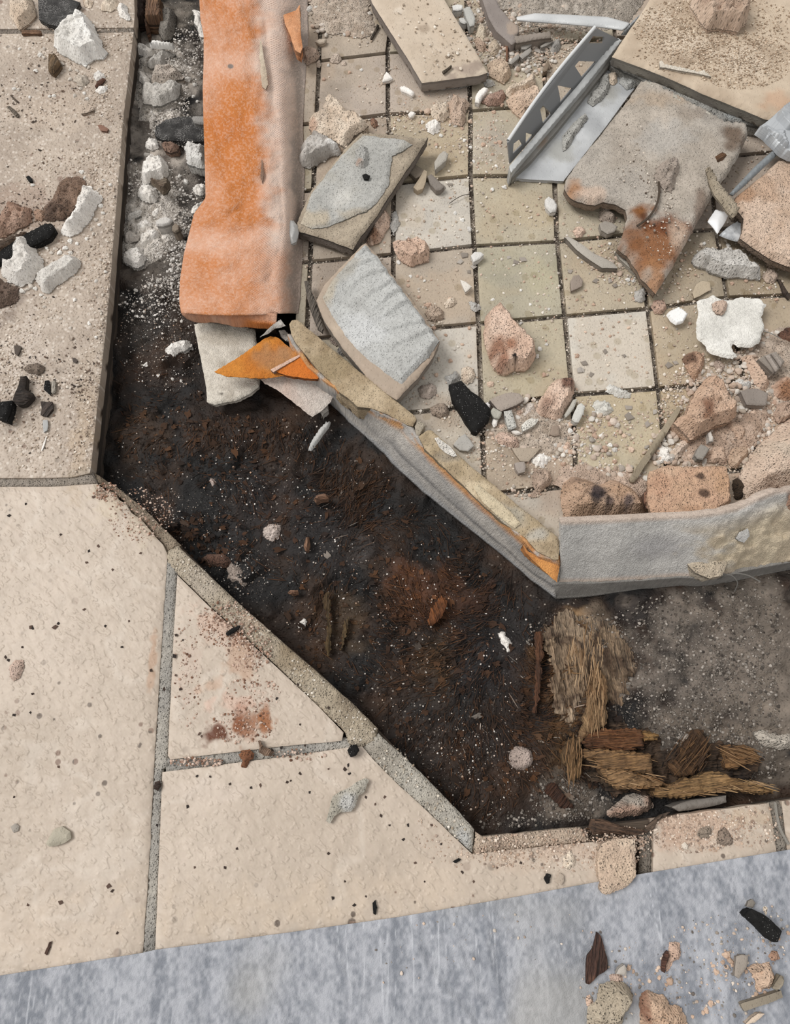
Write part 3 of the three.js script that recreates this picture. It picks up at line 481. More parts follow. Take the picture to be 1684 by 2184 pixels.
{
  // the slanting length: a strip of tile on top, a coat of mortar over its grey backing down to the hole
  const t = group('shower_curb', 'slanting remnant of the shower threshold with tan tile strips and grey backing', 'curb', 900, 950);
  const stripCols = ['!#927f64', '!#a8957a', '!#b5a388', '!#857258'];
  const o = (p, more) => ({ p, h: 13, y0: 0, r: 0.5, edge: 0.94, rough: 0.2, rf: 260, res: 1, jit: 0.25, cols: stripCols, cf: 110, m: M.powder, sink: -3, inset: 0, ...more });
  part(t, 'tile_strip', o('616,690 622,682 634,681 660,702 700,736 760,786 830,842 884,886 889,893 880,908 868,905 828,884 790,870 762,866 740,846 724,836 700,808 680,790 650,755 632,732 620,712', { spots: [[700, 780, 60, 30, '#8f7749', .6], [800, 850, 50, 30, '#cdb48c', .7]] }));
  part(t, 'tile_strip', o('884,908 890,898 897,896 906,906 896,926 888,930', { h: 12, cols: ['#a39680', '#b5a78f'] }));
  part(t, 'tile_strip', o('892,930 912,916 922,918 960,952 1000,990 1056,1036 1105,1077 1150,1112 1189,1144 1193,1160 1191,1192 1180,1192 1146,1176 1120,1146 1075,1116 1030,1076 985,1032 940,990 905,955', { h: 13, cols: ['!#93826a', '!#a9977b', '!#b7a58a', '!#938168'], spots: [[1010, 1040, 40, 20, '#d9c39a', .8], [1090, 1100, 50, 26, '#a6a08f', .7], [1150, 1140, 26, 18, '#b9b6ac', .7], [960, 975, 40, 12, '#8f8474', .6]] }));
  part(t, 'mortar_flake', { p: '926,934 934,932 948,944 960,952 970,962 974,972 966,974 950,964 938,954', h: 1.4, y0: 12.6, r: 0.8, rough: 0.4, cols: ['#e2ddd4', '#cfc7ba'], sink: -1 });
  part(t, 'tile_strip', o('1008,1036 1020,1032 1050,1056 1090,1090 1112,1116 1098,1126 1060,1098 1030,1070', { h: 14.4, cols: ['#c8b48c', '#d6c39c', '#b7a178'], rough: 0.25 }), 'loose cream sliver');
  const O = [[0, 612, 712], [0.1, 655, 780], [0.22, 724, 838], [0.32, 790, 872], [0.45, 872, 910], [0.5, 890, 932], [0.6, 945, 992], [0.72, 1030, 1076], [0.85, 1110, 1146], [0.93, 1146, 1186], [1, 1193, 1196]];
  const L = [[0, 640, 850], [0.1, 672, 858], [0.22, 704, 862], [0.32, 752, 908], [0.45, 818, 968], [0.5, 834, 988], [0.6, 900, 1048], [0.72, 985, 1118], [0.85, 1080, 1192], [0.93, 1130, 1236], [1, 1183, 1277]];
  const face = (u, v) => { const a = along(O, u), b = along(L, u), k = v, bulge = Math.sin(k * Math.PI); const p = W(lerp(a[1], b[1], k), lerp(a[2], b[2], k), lerp(11.5, -19, k) * MM), w = fbm(u * 30, v * 3, 530, 3) - 0.5; p.y += (bulge * 3 + w * 3) * MM; return p; };
  const rust = blobs([[700, 845, 50, 16, '#b87a48', .8], [790, 893, 60, 12, '#c08e62', .8], [860, 930, 50, 12, '#b9855a', .7], [960, 1010, 70, 14, '#c29a6a', .7], [1090, 1140, 60, 14, '#bd8c5a', .6]], 0.01);
  const g = sheet(face, 150, 26, 0.002, (u, v, p) => { let c = mix3(col('#9c9894'), col('#c0b8ae'), clamp(fbm(p.x * 60 + p.y * 200, p.z * 60, 531, 4) * 1.8 - 0.4)); c = mix3(c, col('#77777c'), 0.8 * smooth(Math.hypot((u - 0.27) / 0.1, (v - 0.45) / 0.3), 1, 0.3)); c = mix3(c, mix3(col('!#b9794a'), col('!#c9a070'), fbm(u * 60, v * 9, 533, 3)), smooth(v, 0.36, 0.12) * smooth(fbm(u * 24, v * 6, 532, 3), 0.28, 0.5)); const seam = smooth(Math.abs(v - 0.72 - 0.04 * Math.sin(u * 9)), 0.06, 0.01) * smooth(u, 0.4, 0.5); c = mix3(c, col('#6d6a69'), seam * 0.7); return mix3(c, col('#9ea0a3'), smooth(v, 0.84, 0.96) * 0.7); });
  sheetPart(t, 'backing', g, M.felt).userData.label = 'grey membrane backing';
  part(t, 'orange_patch', { p: '1112,1166 1124,1178 1140,1186 1152,1194 1176,1182 1192,1186 1194,1206 1192,1238 1182,1232 1160,1214 1140,1198 1120,1182', h: 2, y0: 6.5, r: 1, rough: 0.5, cols: ['!#cf8a44', '!#d99a5a', '!#b87a44'], m: M.felt, sink: -3, tilt: [0, -0.5] }, 'orange scrap of membrane');
}
{
  // the length along the right: a leaning board with a rough end
  const t = group('shower_curb', 'straight right-hand remnant of the shower threshold faced in grey felt', 'curb', 1400, 1170);
  const top = [[1193, 1112], [1300, 1108], [1390, 1103], [1480, 1099], [1530, 1092], [1570, 1082], [1620, 1058], [1650, 1046], [1700, 1040], [1790, 1030], [2100, 985]];
  const bot = [[1192, 1244], [1260, 1243], [1325, 1240], [1390, 1236], [1447, 1231], [1500, 1233], [1540, 1228], [1600, 1215], [1684, 1199], [1790, 1180], [2100, 1130]];
  const face = (u, v) => { const px = lerp(1193, 2100, u), a = along(top, px)[1], b = along(bot, px)[1], rough = smooth(px, 1470, 1560); const n = fbm(u * 40, v * 7, 540, 4) - 0.5; const p = W(px + (v - 0.5) * -4, lerp(a, b, v), lerp(30, -5, v) * MM); p.y += (n * (1.6 + 7 * rough) * smooth(v, 0, 0.12) + 2.5 * Math.sin(v * Math.PI)) * MM; return p; };
  const g = sheet(face, 240, 44, 0.004, (u, v, p) => { const px = lerp(1193, 2100, u); let c = mix3(col('#a9a7a3'), col('#cdc9c3'), clamp(fbm(p.x * 50, p.z * 50 + p.y * 40, 541, 5) * 2 - 0.5)); c = mix3(c, col('#9b989a'), 0.6 * smooth(Math.hypot((px - 1400) / 90, (v - 0.5) / 0.3), 1, 0.2)); c = mix3(c, col('#cfae92'), smooth(v, 0.1, 0.02) * 0.6 + smooth(v, 0.9, 0.97) * 0.6); const k = smooth(px + (fbm(u * 30, v * 8, 542, 3) - 0.5) * 160 + (v - 0.5) * -70, 1450, 1560); return mix3(c, mix3(col('#b49d7d'), col('#cdbb98'), fbm(p.x * 120, p.z * 120, 543, 4)), k * smooth(v, 0.05, 0.45)); });
  sheetPart(t, 'felt_face', g, M.felt).userData.label = 'grey felt face';
  const low = (u, v) => { const px = lerp(1183, 2100, u), b = along(bot, px)[1]; const off = along([[1183, 34], [1230, 32], [1365, 20], [1540, 18], [1790, 16], [2100, 14]], px)[1]; const p = W(px, b + off * v, lerp(-4, -20, v) * MM); p.y += (fbm(u * 30, v * 4, 545, 3) - 0.5) * 2 * MM; return p; };
  sheetPart(t, 'backing', sheet(low, 110, 10, 0.003, (u, v, p) => mix3(mix3(col('#77736e'), col('#98938c'), fbm(p.x * 70, p.y * 150, 546, 4)), col('#aca8a2'), smooth(v, 0.8, 1) * 0.7), null), M.felt);
  part(t, 'curb_core', { p: '1200,1125 1790,1050 2080,1008 2080,1125 1790,1175 1200,1225', h: 16, y0: -21, r: 1, rough: 0.3, res: 6, cols: ['#7d6c58', '#8f7d68'], m: M.soft, edge: 0.96 });
  part(t, 'felt_flake', { p: '1574,1136 1590,1130 1598,1142 1592,1154 1578,1152 1570,1146', h: 1.4, y0: 16, r: 0.6, cols: ['#c3c1be', '#b2afab'], m: M.felt, sink: -2, tilt: [0, -0.8] });
  part(t, 'mortar_lump', { p: '1484,1188 1510,1176 1534,1182 1548,1200 1536,1230 1510,1236 1480,1224 1462,1204', h: 5, y0: 0, r: 4, lump: 1, rough: 1.2, facet: 1.5, tall: 1, cols: ['#cbbba0', '#b7a488', '#d8cab0'], sink: -6 });
}
// ---------------------------------------------------------------- pieces lying by the broken corner
piece('cement_board', 'cream fibre board scrap under the orange membrane at the broken corner', 'board', { p: '413,690 440,688 478,686 520,692 543,702 550,745 553,790 552,822 530,838 500,852 456,860 440,854 436,810 424,750', h: 6, y0: -12, t: 5, r: 0.6, rough: 0.35, cols: ['#cfc4b2', '#ddd3c2', '#b9ad9a'], m: M.felt, cf: 150, spots: [[470, 840, 6, 3, '#3a2c20', .9], [475, 720, 50, 20, '#c3b49c', .5]], tilt: [0, -0.03] });
{
  const t = group('membrane_corner', 'folded orange membrane corner pointing left over the cream board', 'membrane', 600, 790);
  part(t, 'tongue', { p: '455,790 500,765 540,738 562,722 576,717 592,720 612,736 634,750 660,768 690,790 672,800 640,800 600,802 556,806 520,803 480,800', h: 2, y0: 5, t: 1.6, r: 0.7, rough: 0.5, cols: ['!#c97d2c', '!#d1893a', '!#bb6f28'], cf: 70, m: M.felt, spots: [[590, 765, 50, 30, '#a97b4a', .6], [610, 750, 30, 24, '#b07a42', .5]], tilt: [0.03, -0.02], shape: (x, z, d) => 0.35 * Math.sin(x * 2600) });
  part(t, 'fold', { p: '578,788 610,774 640,757 652,760 672,784 684,800 676,808 650,806 610,800', h: 1.3, y0: 8.2, r: 0.6, rough: 0.35, cols: ['!#d0762c', '!#c9702a'], m: M.felt, sink: -2.5, tilt: [0.02, -0.04] });
  part(t, 'fleece_edge', { p: '576,788 640,755 644,757 582,794', h: 0.8, y0: 9.6, r: 0.3, rough: 0.2, cols: ['#e2b9a0', '#d9a98c'], m: M.felt, sink: -3 });
  part(t, 'woven_patch', { p: '556,800 576,792 600,800 640,806 672,812 700,814 716,826 704,852 686,868 664,880 644,868 616,848 590,832 566,822 554,812', h: 2, y0: -4, t: 1.4, r: 0.6, rough: 0.5, cols: ['#c9bfb3', '#d9cfc4', '#d3b6a4'], m: M.felt, cf: 60, tilt: [-0.06, -0.35], shape: (x, z) => 0.4 * Math.sin((x + z) * 3600) * Math.sin((x - z) * 3600) }, 'white woven patch');
}
piece('torn_paper', 'torn grey paper scrap between the membrane hem and the tan tile strip', 'scrap', { p: '552,716 566,704 582,690 598,680 608,694 600,698 586,700 570,710', h: 4, y0: 8, t: 1.2, r: 0.6, rough: 0.8, cols: ['#c4bdb3', '#9a9289', '#d6d0c8'], m: M.felt, tilt: [0.1, 0] });
piece('grey_lump', 'small grey lump at the top end of the tan tile strip', 'lump', { p: '594,704 606,702 616,712 620,728 608,726 598,718', h: 6, y0: 3, lump: 1, r: 4, rough: 0.5, cols: ['#a59d94', '#8d857c'] });
// ---------------------------------------------------------------- rubble, one thing at a time
const pinks = ['#c59e82', '#dab294', '#e6c3a8', '#cfa78a'], creams = ['#d0b597', '#e2caae', '#ecdac1', '#c8ac8e'], whites = ['#e0d8cd', '#f0e9e0', '#f7f1e9', '#e5dcd0'], greys = ['#8f8c86', '#aaa7a1', '#bdbab3'], slates = ['#85796c', '#9a8d7f', '#a79b8c'], browns = ['#4a3424', '#6b4c31', '#7d5c3d'], blacks = ['#ffffff'], tans = ['#a08c6e', '#b8a482', '#c4b294'];
const kind = {
  chunk: { m: M.mortar, lump: 1, r: 3, rough: 0.9, rf: 330, facet: 0.9, ff: 170, edge: 0.2, jit: 0.8, fine: 1, cols: pinks, h: 8, speck: 0.16 },
  lump: { m: M.powder, lump: 1, r: 4.5, rough: 1.5, facet: 0.9, ff: 420, rf: 420, edge: 0.1, jit: 1.5, fine: 1, cols: whites, h: 6, speck: 0.1, blend: 1, hmul: 0.75 },
  shard: { m: M.chip, r: 0.4, rough: 0.15, edge: 0.88, jit: 0.15, cols: slates, h: 3.5, speck: 0.06 },
  flake: { m: M.chip, r: 0.4, rough: 0.25, edge: 0.7, jit: 0.2, cols: whites, h: 1.4, speck: 0.05 },
  stick: { m: M.wood, r: 0.8, rough: 0.3, edge: 0.6, jit: 0.2, cols: browns, h: 2.2, speck: 0.1 },
  char: { m: M.char, r: 1, rough: 0.5, edge: 0.75, jit: 0.3, cols: blacks, h: 6, speck: 0.05 },
};
const D = (k, name, category, label, p, more = {}) => { const o = { ...kind[k], p, ...more }; if (o.y0 === -20 && (k === 'lump' || k === 'chunk')) { const q = P(p), cx = q.reduce((a, b) => a + b[0], 0) / q.length, cy = q.reduce((a, b) => a + b[1], 0) / q.length, w = W(cx, cy, -DEPTH * MM); o.y0 = soilY(w.x, w.z) / MM + (cy < 620 ? 4.5 : -0.5); o.sink = -7; o.h -= 1; }
  if (o.hmul) { o.h *= o.hmul; if (o.facet > 1.2) o.facet = 1.2; } return piece(name, label, category, o); };

// --- far left tile
D('chunk', 'mortar_chunk', 'chunk', 'cream pink mortar chunk in the far left corner beside the dark board', '18,11 32,0 50,-8 66,-5 77,30 70,40 61,48 39,62 27,43 20,32', { h: 7, cols: creams });
D('shard', 'dark_board', 'board', 'dusty black board scrap behind the big white lump, far left', '80,-12 130,-10 171,4 160,20 139,46 123,55 100,50 82,39', { h: 4, m: M.dusty, cols: blacks });
D('stick', 'wood_stick', 'stick', 'short brown stick lying along the upper left grout line', '44,61 86,62 87,68 44,69', { cols: ['#8a5f3c', '#a87a52'], h: 3 });
D('lump', 'plaster_lump', 'lump', 'large fluffy white plaster lump on the upper left tile', '118,74 128,60 140,52 145,34 151,42 160,32 172,18 182,26 196,43 204,60 212,76 225,106 218,115 212,121 196,120 180,133 164,130 149,123 132,112 118,102 112,88', { h: 14, rough: 1.6, facet: 3, res: 0.8, cols: ['#d9d4cb', '#eeeae3', '#f4f1ec'] });
D('lump', 'plaster_lump', 'lump', 'dusty cream plaster lump touching the wood block at the top of the trench', '214,9 224,-6 240,-10 250,2 248,16 233,23 214,20', { h: 7, cols: creams });
D('lump', 'plaster_lump', 'lump', 'angular white plaster lump at the upper corner of the left tile edge', '249,11 258,4 267,9 278,34 276,39 265,38 254,30', { h: 7 });
D('lump', 'plaster_lump', 'lump', 'small cream plaster bit between dark board and left tile edge', '176,-4 196,0 195,11 186,14 178,10', { h: 5, cols: creams });
D('stick', 'wood_block', 'wood', 'brown splintered wood block at the lower left of the white lump', '101,114 116,110 127,130 119,142 110,151 100,146', { h: 6, cols: ['#6e5231', '#86683f', '#5a4126'], grain: 80 });
D('lump', 'mortar_lump', 'lump', 'grey cream lump just below the big white plaster lump', '155,168 166,160 181,160 188,172 178,181 163,182', { h: 5, cols: ['#b5a592', '#cabba8'] });
D('stick', 'rust_stick', 'stick', 'rust brown sliver on the left tile under the white plaster', '201,182 206,172 219,164 225,167 215,178 204,185', { h: 2, cols: ['#6d3d22', '#8a5532'], grain: 140 });
D('lump', 'plaster_lump', 'lump', 'white plaster crumb above the rust brown sliver', '196,156 208,149 222,154 221,166 206,170 199,164', { h: 4 });
D('lump', 'plaster_lump', 'lump', 'white plaster crumb below the rust brown sliver', '203,192 214,182 228,180 226,193 212,198', { h: 4 });
D('stick', 'wood_splinter', 'splinter', 'grey splinter lying slanted on the upper left tile', '14,226 19,224 30,232 40,243 38,248 32,247 22,236', { h: 1.8, cols: ['#6f6354', '#857766'], grain: 45 });
D('stick', 'wood_splinter', 'splinter', 'thin dark splinter above the grey slanted one', '20,201 24,202 36,213 35,217 28,211', { h: 1.2, cols: ['#5b4c3d', '#6d5b49'], grain: 45 });
D('shard', 'mortar_flake', 'flake', 'flat beige square flake in the dust beside the left tile edge', '171,224 186,218 198,226 200,234 184,240 172,242', { h: 2.2, cols: ['#c3ab93', '#cdb7a0'], m: M.mortar });
D('shard', 'red_chip', 'chip', 'reddish brown chip near the right edge of the upper left tile', '207,266 216,265 224,270 231,274 228,280 214,278', { h: 1.8, cols: ['#7b5039', '#94664b'] });
D('char', 'black_bit', 'bit', 'tiny black bit alone on the upper left tile', '54,376 60,373 69,381 68,387 60,386', { h: 2 });
D('lump', 'plaster_lump', 'lump', 'long white plaster clump beside the brown soil lump on left tile', '185,394 191,391 198,400 205,404 214,412 216,420 211,428 205,438 199,450 194,460 187,469 178,480 170,489 158,496 147,502 136,499 126,494 130,484 139,474 147,463 154,454 157,444 162,433 170,418 172,408', { h: 11, rough: 1.5, facet: 3, res: 0.75 });
D('chunk', 'soil_lump', 'lump', 'rusty brown crumbly soil lump at the middle left', '116,406 122,392 131,382 150,378 170,376 181,388 176,402 167,417 163,430 159,440 150,452 136,463 116,472 96,470 91,450 100,438 111,428', { h: 3.2, cols: ['#5c4433', '#8a6a52', '#a5836a', '#3d2d22'], facet: 1.8, ff: 330, jit: 2, rough: 1.7, blend: 1 });
D('chunk', 'soil_lump', 'lump', 'wide pinkish brown soil lump at the left frame edge', '-20,470 0,455 15,433 28,430 39,434 56,440 66,447 68,462 66,476 52,484 39,489 18,500 0,507 -20,512', { h: 4.8, cols: ['#876048', '#a67e63', '#b8937a', '#6a4b38'], facet: 1.8, ff: 330, jit: 2, rough: 1.7, blend: 1 });
D('chunk', 'mortar_lump', 'lump', 'small pink lump between the two brown soil lumps', '70,448 78,443 90,447 94,460 86,470 74,468', { h: 5, cols: ['#a98062', '#bd9677'] });
{
  const t = group('charred_wood', 'charred wood strip with a brown face under the white crumbly heap', 'wood', 50, 518);
  part(t, 'charred_side', { ...kind.char, p: '-20,550 0,528 30,508 60,492 95,474 108,474 116,484 110,494 104,503 90,511 74,518 50,530 30,542 20,551 0,556 -20,560', h: 6 });
  part(t, 'brown_face', { ...kind.stick, p: '-20,520 0,508 24,499 46,491 60,490 40,505 20,518 0,530 -20,538', h: 7.5, cols: ['#5f4834', '#7d6348'], grain: 25 }, 'brown wood face');
}
D('lump', 'plaster_heap', 'lump', 'white crumbly plaster heap on top of the charred wood strip', '46,494 52,492 60,500 66,506 71,514 74,525 80,538 90,548 88,560 86,568 79,578 73,587 66,596 59,602 50,605 39,606 26,600 14,595 4,588 0,581 -3,570 0,559 10,554 22,551 22,540 23,530 30,520 37,511', { h: 12, rough: 2, facet: 4, ff: 330, res: 0.75, cols: ['#cfc6bc', '#e0d9d0', '#e9e4dc'] });
D('lump', 'plaster_bar', 'bar', 'rounded white plaster bar beside the crumbly heap', '82,580 100,568 124,558 135,550 147,545 158,547 167,553 171,560 170,567 160,578 148,588 132,600 112,614 98,621 90,620 85,614 76,602 73,590', { h: 9, rough: 0.6, facet: 0.8, cols: ['#cfc8be', '#dcd6cd', '#c3bcb2'] });
D('chunk', 'soil_lump', 'lump', 'dark brown soil lump at left frame edge below the white heap', '-16,596 0,594 14,598 26,604 38,618 40,634 28,646 8,652 -16,656', { h: 3.2, cols: ['#4c392b', '#6b5443', '#83695a'], facet: 1.8, ff: 330, jit: 2, rough: 1.7, blend: 1 });
D('shard', 'dark_chip', 'chip', 'dark brown triangular chip on the middle left tile', '29,737 36,735 46,739 42,750 37,759 31,754', { h: 1.8, cols: ['#4d4036', '#5f5044'] });
D('chunk', 'soil_lump', 'lump', 'grey brown clump above the dark pile on the left tile', '50,786 60,778 78,774 96,782 92,794 80,800 64,796', { h: 3.5, cols: ['#6d5c4c', '#8b7866', '#57483b'], blend: 1 });
D('char', 'burnt_pile', 'bit', 'dark burnt wood pile leaning on the black block', '40,800 54,799 53,815 51,827 58,832 67,836 66,844 60,852 48,860 38,862 28,858 24,850 28,838 33,828 37,816', { h: 6, m: M.wood, cols: ['#1f1712', '#3a2d24', '#4b3b2f'], facet: 3, rough: 1 });
D('char', 'black_block', 'block', 'black wooden block at the left frame edge', '-12,858 6,852 23,850 22,862 19,876 11,896 0,892 -12,888', { h: 8, cols: ['#ffffff'] });
D('char', 'black_sliver', 'splinter', 'black pointed sliver next to the white sliver on left tile', '95,811 104,810 106,822 107,842 100,836 92,830', { h: 2 });
D('flake', 'white_sliver', 'splinter', 'white sliver next to the black pointed one on left tile', '109,811 118,810 119,824 118,836 112,840 108,836', { h: 2.2, cols: ['#c6bdae', '#e3dccf', '#8f8474'], m: M.wood, grain: 90 });
D('shard', 'dark_chip', 'chip', 'dark square wood chip under the two slivers', '86,855 100,857 111,856 113,872 106,880 99,888 86,885 88,870', { h: 2.4, cols: ['#41342c', '#564740'], m: M.wood, grain: 60 });
D('shard', 'slate_chip', 'chip', 'pale blue grey chip below the dark square wood chip', '91,896 101,895 102,908 100,918 93,922 91,910', { h: 1.6, cols: ['#a5a5a3', '#b5b4b0'] });
D('flake', 'white_scratch', 'sliver', 'thin white sliver standing out near the lower end of the left tile', '98,929 100,930 94,950 89,962 87,960 92,945', { h: 0.8 });
D('shard', 'dark_chip', 'chip', 'small dark oval chip near the left tile edge', '154,764 160,763 165,769 162,774 156,772', { h: 1.3, cols: ['#4f433a'] });
// --- lower left tiles
D('chunk', 'pink_crumb', 'lump', 'flat pink crumb on the large lower left tile', '20,1420 30,1408 48,1408 50,1420 42,1444 28,1454 20,1444', { h: 2.2, cols: ['#c3a18c', '#cfb19d'] });
D('shard', 'slate_pebble', 'pebble', 'cracked grey green pebble on the large lower left tile', '98,1800 106,1784 116,1768 134,1762 150,1774 152,1788 138,1798 120,1804 106,1806', { h: 4, lump: 1, r: 3, edge: 0.5, cols: ['#a39a83', '#b1a78f', '#918873'], facet: 1.4 });
D('shard', 'slate_pebble', 'pebble', 'small round grey pebble at the left frame edge', '22,1764 32,1756 40,1762 38,1772 28,1776', { h: 3, lump: 1, r: 2, edge: 0.5, cols: ['#8f8574', '#a0968a'] });
D('char', 'black_bit', 'bit', 'black seed shaped bit by the rusty dust on the triangular tile', '481,1350 492,1340 510,1333 508,1340 496,1350 484,1356', { h: 3 });
D('char', 'black_pebble', 'pebble', 'black pebble where the triangular tile meets the trench strip', '740,1600 748,1588 760,1588 766,1600 758,1612 746,1615', { h: 5 });
D('chunk', 'rust_lump', 'lump', 'orange rust lump lying in the horizontal grout joint', '508,1610 516,1602 530,1600 542,1606 540,1618 528,1622 524,1636 514,1636 518,1622', { h: 3.5, cols: ['#6d3c18', '#93561f', '#a9692c'] });
D('stick', 'wood_curl', 'splinter', 'small curled brown wood bit beside the orange rust lump', '548,1580 554,1578 560,1592 572,1596 584,1604 578,1613 562,1612 550,1604 552,1594', { h: 3.5, cols: ['#8a6a50', '#a78569'], grain: 60 });
D('shard', 'mortar_fragment', 'fragment', 'grey curved mortar fragment on the tile below the trench strip', '694,1752 700,1730 708,1700 722,1690 744,1680 760,1668 778,1660 786,1664 776,1690 764,1698 758,1720 748,1732 724,1734 712,1742 702,1758', { h: 5, r: 2, edge: 0.5, cols: ['#958f80', '#aca593', '#b9b3a4'], spots: [[742, 1715, 18, 20, '#c0bfbb', .9]], m: M.mortar });
D('char', 'black_sliver', 'splinter', 'black sliver by the paper edge on the wide lower tile', '794,1926 800,1920 804,1936 801,1952 796,1950', { h: 1.5 });
D('stick', 'dark_fleck', 'splinter', 'dark brown fleck near the left end of the paper edge', '94,2034 104,2010 110,2008 106,2024 100,2038', { h: 1, cols: ['#4b2f22', '#63412f'], grain: 70 });
D('stick', 'dark_fleck', 'splinter', 'dark brown clot in the long grout joint', '328,1668 340,1664 343,1676 336,1688 326,1682', { h: 2, cols: ['#38241a', '#50372a'] });
// --- near strip of tiles at the right
D('lump', 'mortar_lump', 'lump', 'rounded cream lump on the near tile left of the pink plate', '1202,1832 1208,1820 1220,1814 1228,1826 1228,1842 1216,1852 1204,1846', { h: 6, cols: creams, m: M.mortar });
D('shard', 'mortar_flake', 'flake', 'grey flake beside the rounded cream lump on the near tile', '1186,1874 1194,1862 1202,1868 1202,1880 1196,1888', { h: 2, cols: ['#b3a08b', '#a8957f'] });
D('char', 'black_bit', 'bit', 'black bit left of the grey flake on the near tile', '1160,1876 1166,1864 1174,1866 1172,1884 1166,1886', { h: 2 });
D('char', 'black_bit', 'bit', 'black bit at the lower tip of the trench strip', '964,1838 978,1830 984,1834 972,1842', { h: 1.6 });
D('chunk', 'mortar_plate', 'plate', 'flat peach mortar plate hanging over the paper edge', '1276,1812 1284,1800 1300,1792 1330,1788 1354,1792 1356,1830 1355,1866 1350,1880 1340,1890 1326,1896 1310,1902 1290,1908 1280,1900 1282,1884 1274,1870 1276,1840', { h: 6, lump: 0, r: 1.6, edge: 0.8, facet: 0.5, rough: 0.6, cols: ['#cbab8a', '#d8ba99', '#c7a98c', '#dcc2a4'] });
D('shard', 'grout_bar', 'bar', 'grey brown rounded grout bar in the gap between the near tiles', '1366,1784 1376,1774 1388,1774 1390,1820 1388,1864 1378,1870 1364,1866 1368,1820', { h: 5, y0: -7, r: 2.5, edge: 0.4, cols: ['#5e5347', '#83786a', '#958a7b'], m: M.mortar });
D('chunk', 'dirt_lump', 'lump', 'grey dirt lump on the near right tile, left of the two', '1490,1782 1494,1770 1504,1760 1516,1762 1518,1776 1512,1786 1498,1788', { h: 5, cols: ['#7d6d5e', '#95836f', '#5d5045'] });
D('chunk', 'dirt_lump', 'lump', 'rounded brown pebble on the near right tile, right of the two', '1530,1796 1538,1778 1548,1766 1558,1774 1567,1790 1564,1800 1550,1804 1536,1802', { h: 7, cols: ['#8d7866', '#a48e79'], rough: 0.4, facet: 0.5 });
D('flake', 'white_flake', 'flake', 'pale flake on the near right tile', '1453,1802 1460,1796 1468,1804 1466,1812 1458,1810', { h: 1.4, cols: ['#d3c4b0'] });
D('stick', 'root_strands', 'fibre', 'bundle of brown root like fibres at the near edge of the trench', '1262,1748 1290,1748 1320,1760 1350,1768 1376,1770 1386,1776 1360,1782 1330,1782 1300,1778 1268,1782 1258,1768', { h: 6, y0: -3, rough: 1.4, cols: ['#4b3322', '#6e4e34', '#3a2719', '#7d5b3c'], grain: -12 });
D('stick', 'root_strands', 'fibre', 'short dark fibres curving over the corner of the near right tile', '1376,1766 1392,1752 1410,1738 1432,1732 1420,1742 1404,1754 1396,1768 1384,1774', { h: 4, y0: -2, rough: 1, cols: ['#54402f', '#7a6350', '#403024'], grain: 35 });
// --- upper trench
{
  const t = group('wood_block', 'wet brown wood block at the top of the trench', 'wood', 320, 20, -20);
  part(t, 'dark_half', { ...kind.stick, p: '287,-10 308,-8 308,20 305,36 288,38', h: 12, y0: -20, cols: ['#3d2417', '#52301d'], grain: 90 });
  part(t, 'bright_half', { ...kind.stick, p: '309,-12 342,-12 345,33 326,36 306,34', h: 15, y0: -20, cols: ['#7a5233', '#95693f', '#5d3b22'], grain: 90, m: M.wood }, 'lighter brown half');
  part(t, 'splinter', { ...kind.stick, p: '305,38 313,36 316,56 308,60', h: 11, y0: -20, cols: ['#6d4426', '#875a36'], grain: 90 });
}
const dn = (h, more) => ({ y0: -20, h: h * 0.7 + 4, ...more });
D('chunk', 'grey_clod', 'lump', 'grey fibrous clod right of the wet wood block', '336,30 348,22 365,14 374,30 373,55 364,78 350,82 342,74 336,56', dn(9, { cols: ['#6d665e', '#8d857b', '#4f4841'], blend: 1 }));
D('flake', 'plaster_strip', 'strip', 'long thin white strip lying across the upper trench', '316,89 326,84 335,84 352,87 368,89 370,93 366,96 346,95 328,93 318,93', dn(13, { t: 2.5, cols: ['#dcd8d0', '#e9e6e0'] }));
D('lump', 'plaster_lump', 'lump', 'white plaster lump left of the long thin strip', '287,96 296,88 304,94 318,98 330,104 328,114 312,118 298,114 289,110', dn(8));
D('lump', 'plaster_lump', 'lump', 'broad grey white plaster flake below the long thin strip', '311,132 320,124 330,116 345,108 360,106 372,110 360,118 352,122 350,134 344,140 330,136 318,140', dn(11, { cols: ['#a8a199', '#c9c3ba', '#b5aea5'] }));
D('chunk', 'plaster_chunk', 'chunk', 'large pinkish grey plaster chunk in the upper trench', '324,150 334,140 348,138 362,136 372,136 382,146 391,156 388,162 374,163 364,168 353,173 338,175 326,174 320,162', dn(13, { cols: ['#b5a596', '#c8b8a8', '#a2968a'], facet: 2 }));
D('lump', 'plaster_lump', 'lump', 'wide white crumbly plaster bed below the pinkish chunk', '304,176 322,176 340,178 356,174 372,168 382,176 384,190 378,206 362,216 344,222 324,224 308,216 300,198', dn(6, { cols: ['#b9b2a8', '#d5cfc6', '#c6bfb5'], rough: 1.6 }));
D('lump', 'plaster_lump', 'lump', 'pair of small white plaster nubs at the left wall of the upper trench', '290,148 298,146 308,152 317,160 316,170 308,176 298,170 292,160', dn(10));
D('shard', 'grey_chip', 'chip', 'flat grey chip tucked under the orange membrane edge', '407,248 418,246 440,246 440,262 424,262 413,259', dn(11, { cols: ['#8f8a84', '#9f9a94'] }));
D('lump', 'plaster_lump', 'lump', 'white plaster patch along the top left edge of the membrane', '409,14 420,16 430,18 434,44 436,72 428,72 420,56 412,36', dn(12, { cols: whites }));
D('char', 'tar_board', 'board', 'dusty black tar board lying across the trench beside the membrane', '330,268 352,252 380,246 410,246 446,250 446,296 410,298 372,296 344,294 328,284', dn(5, { m: M.dusty }));
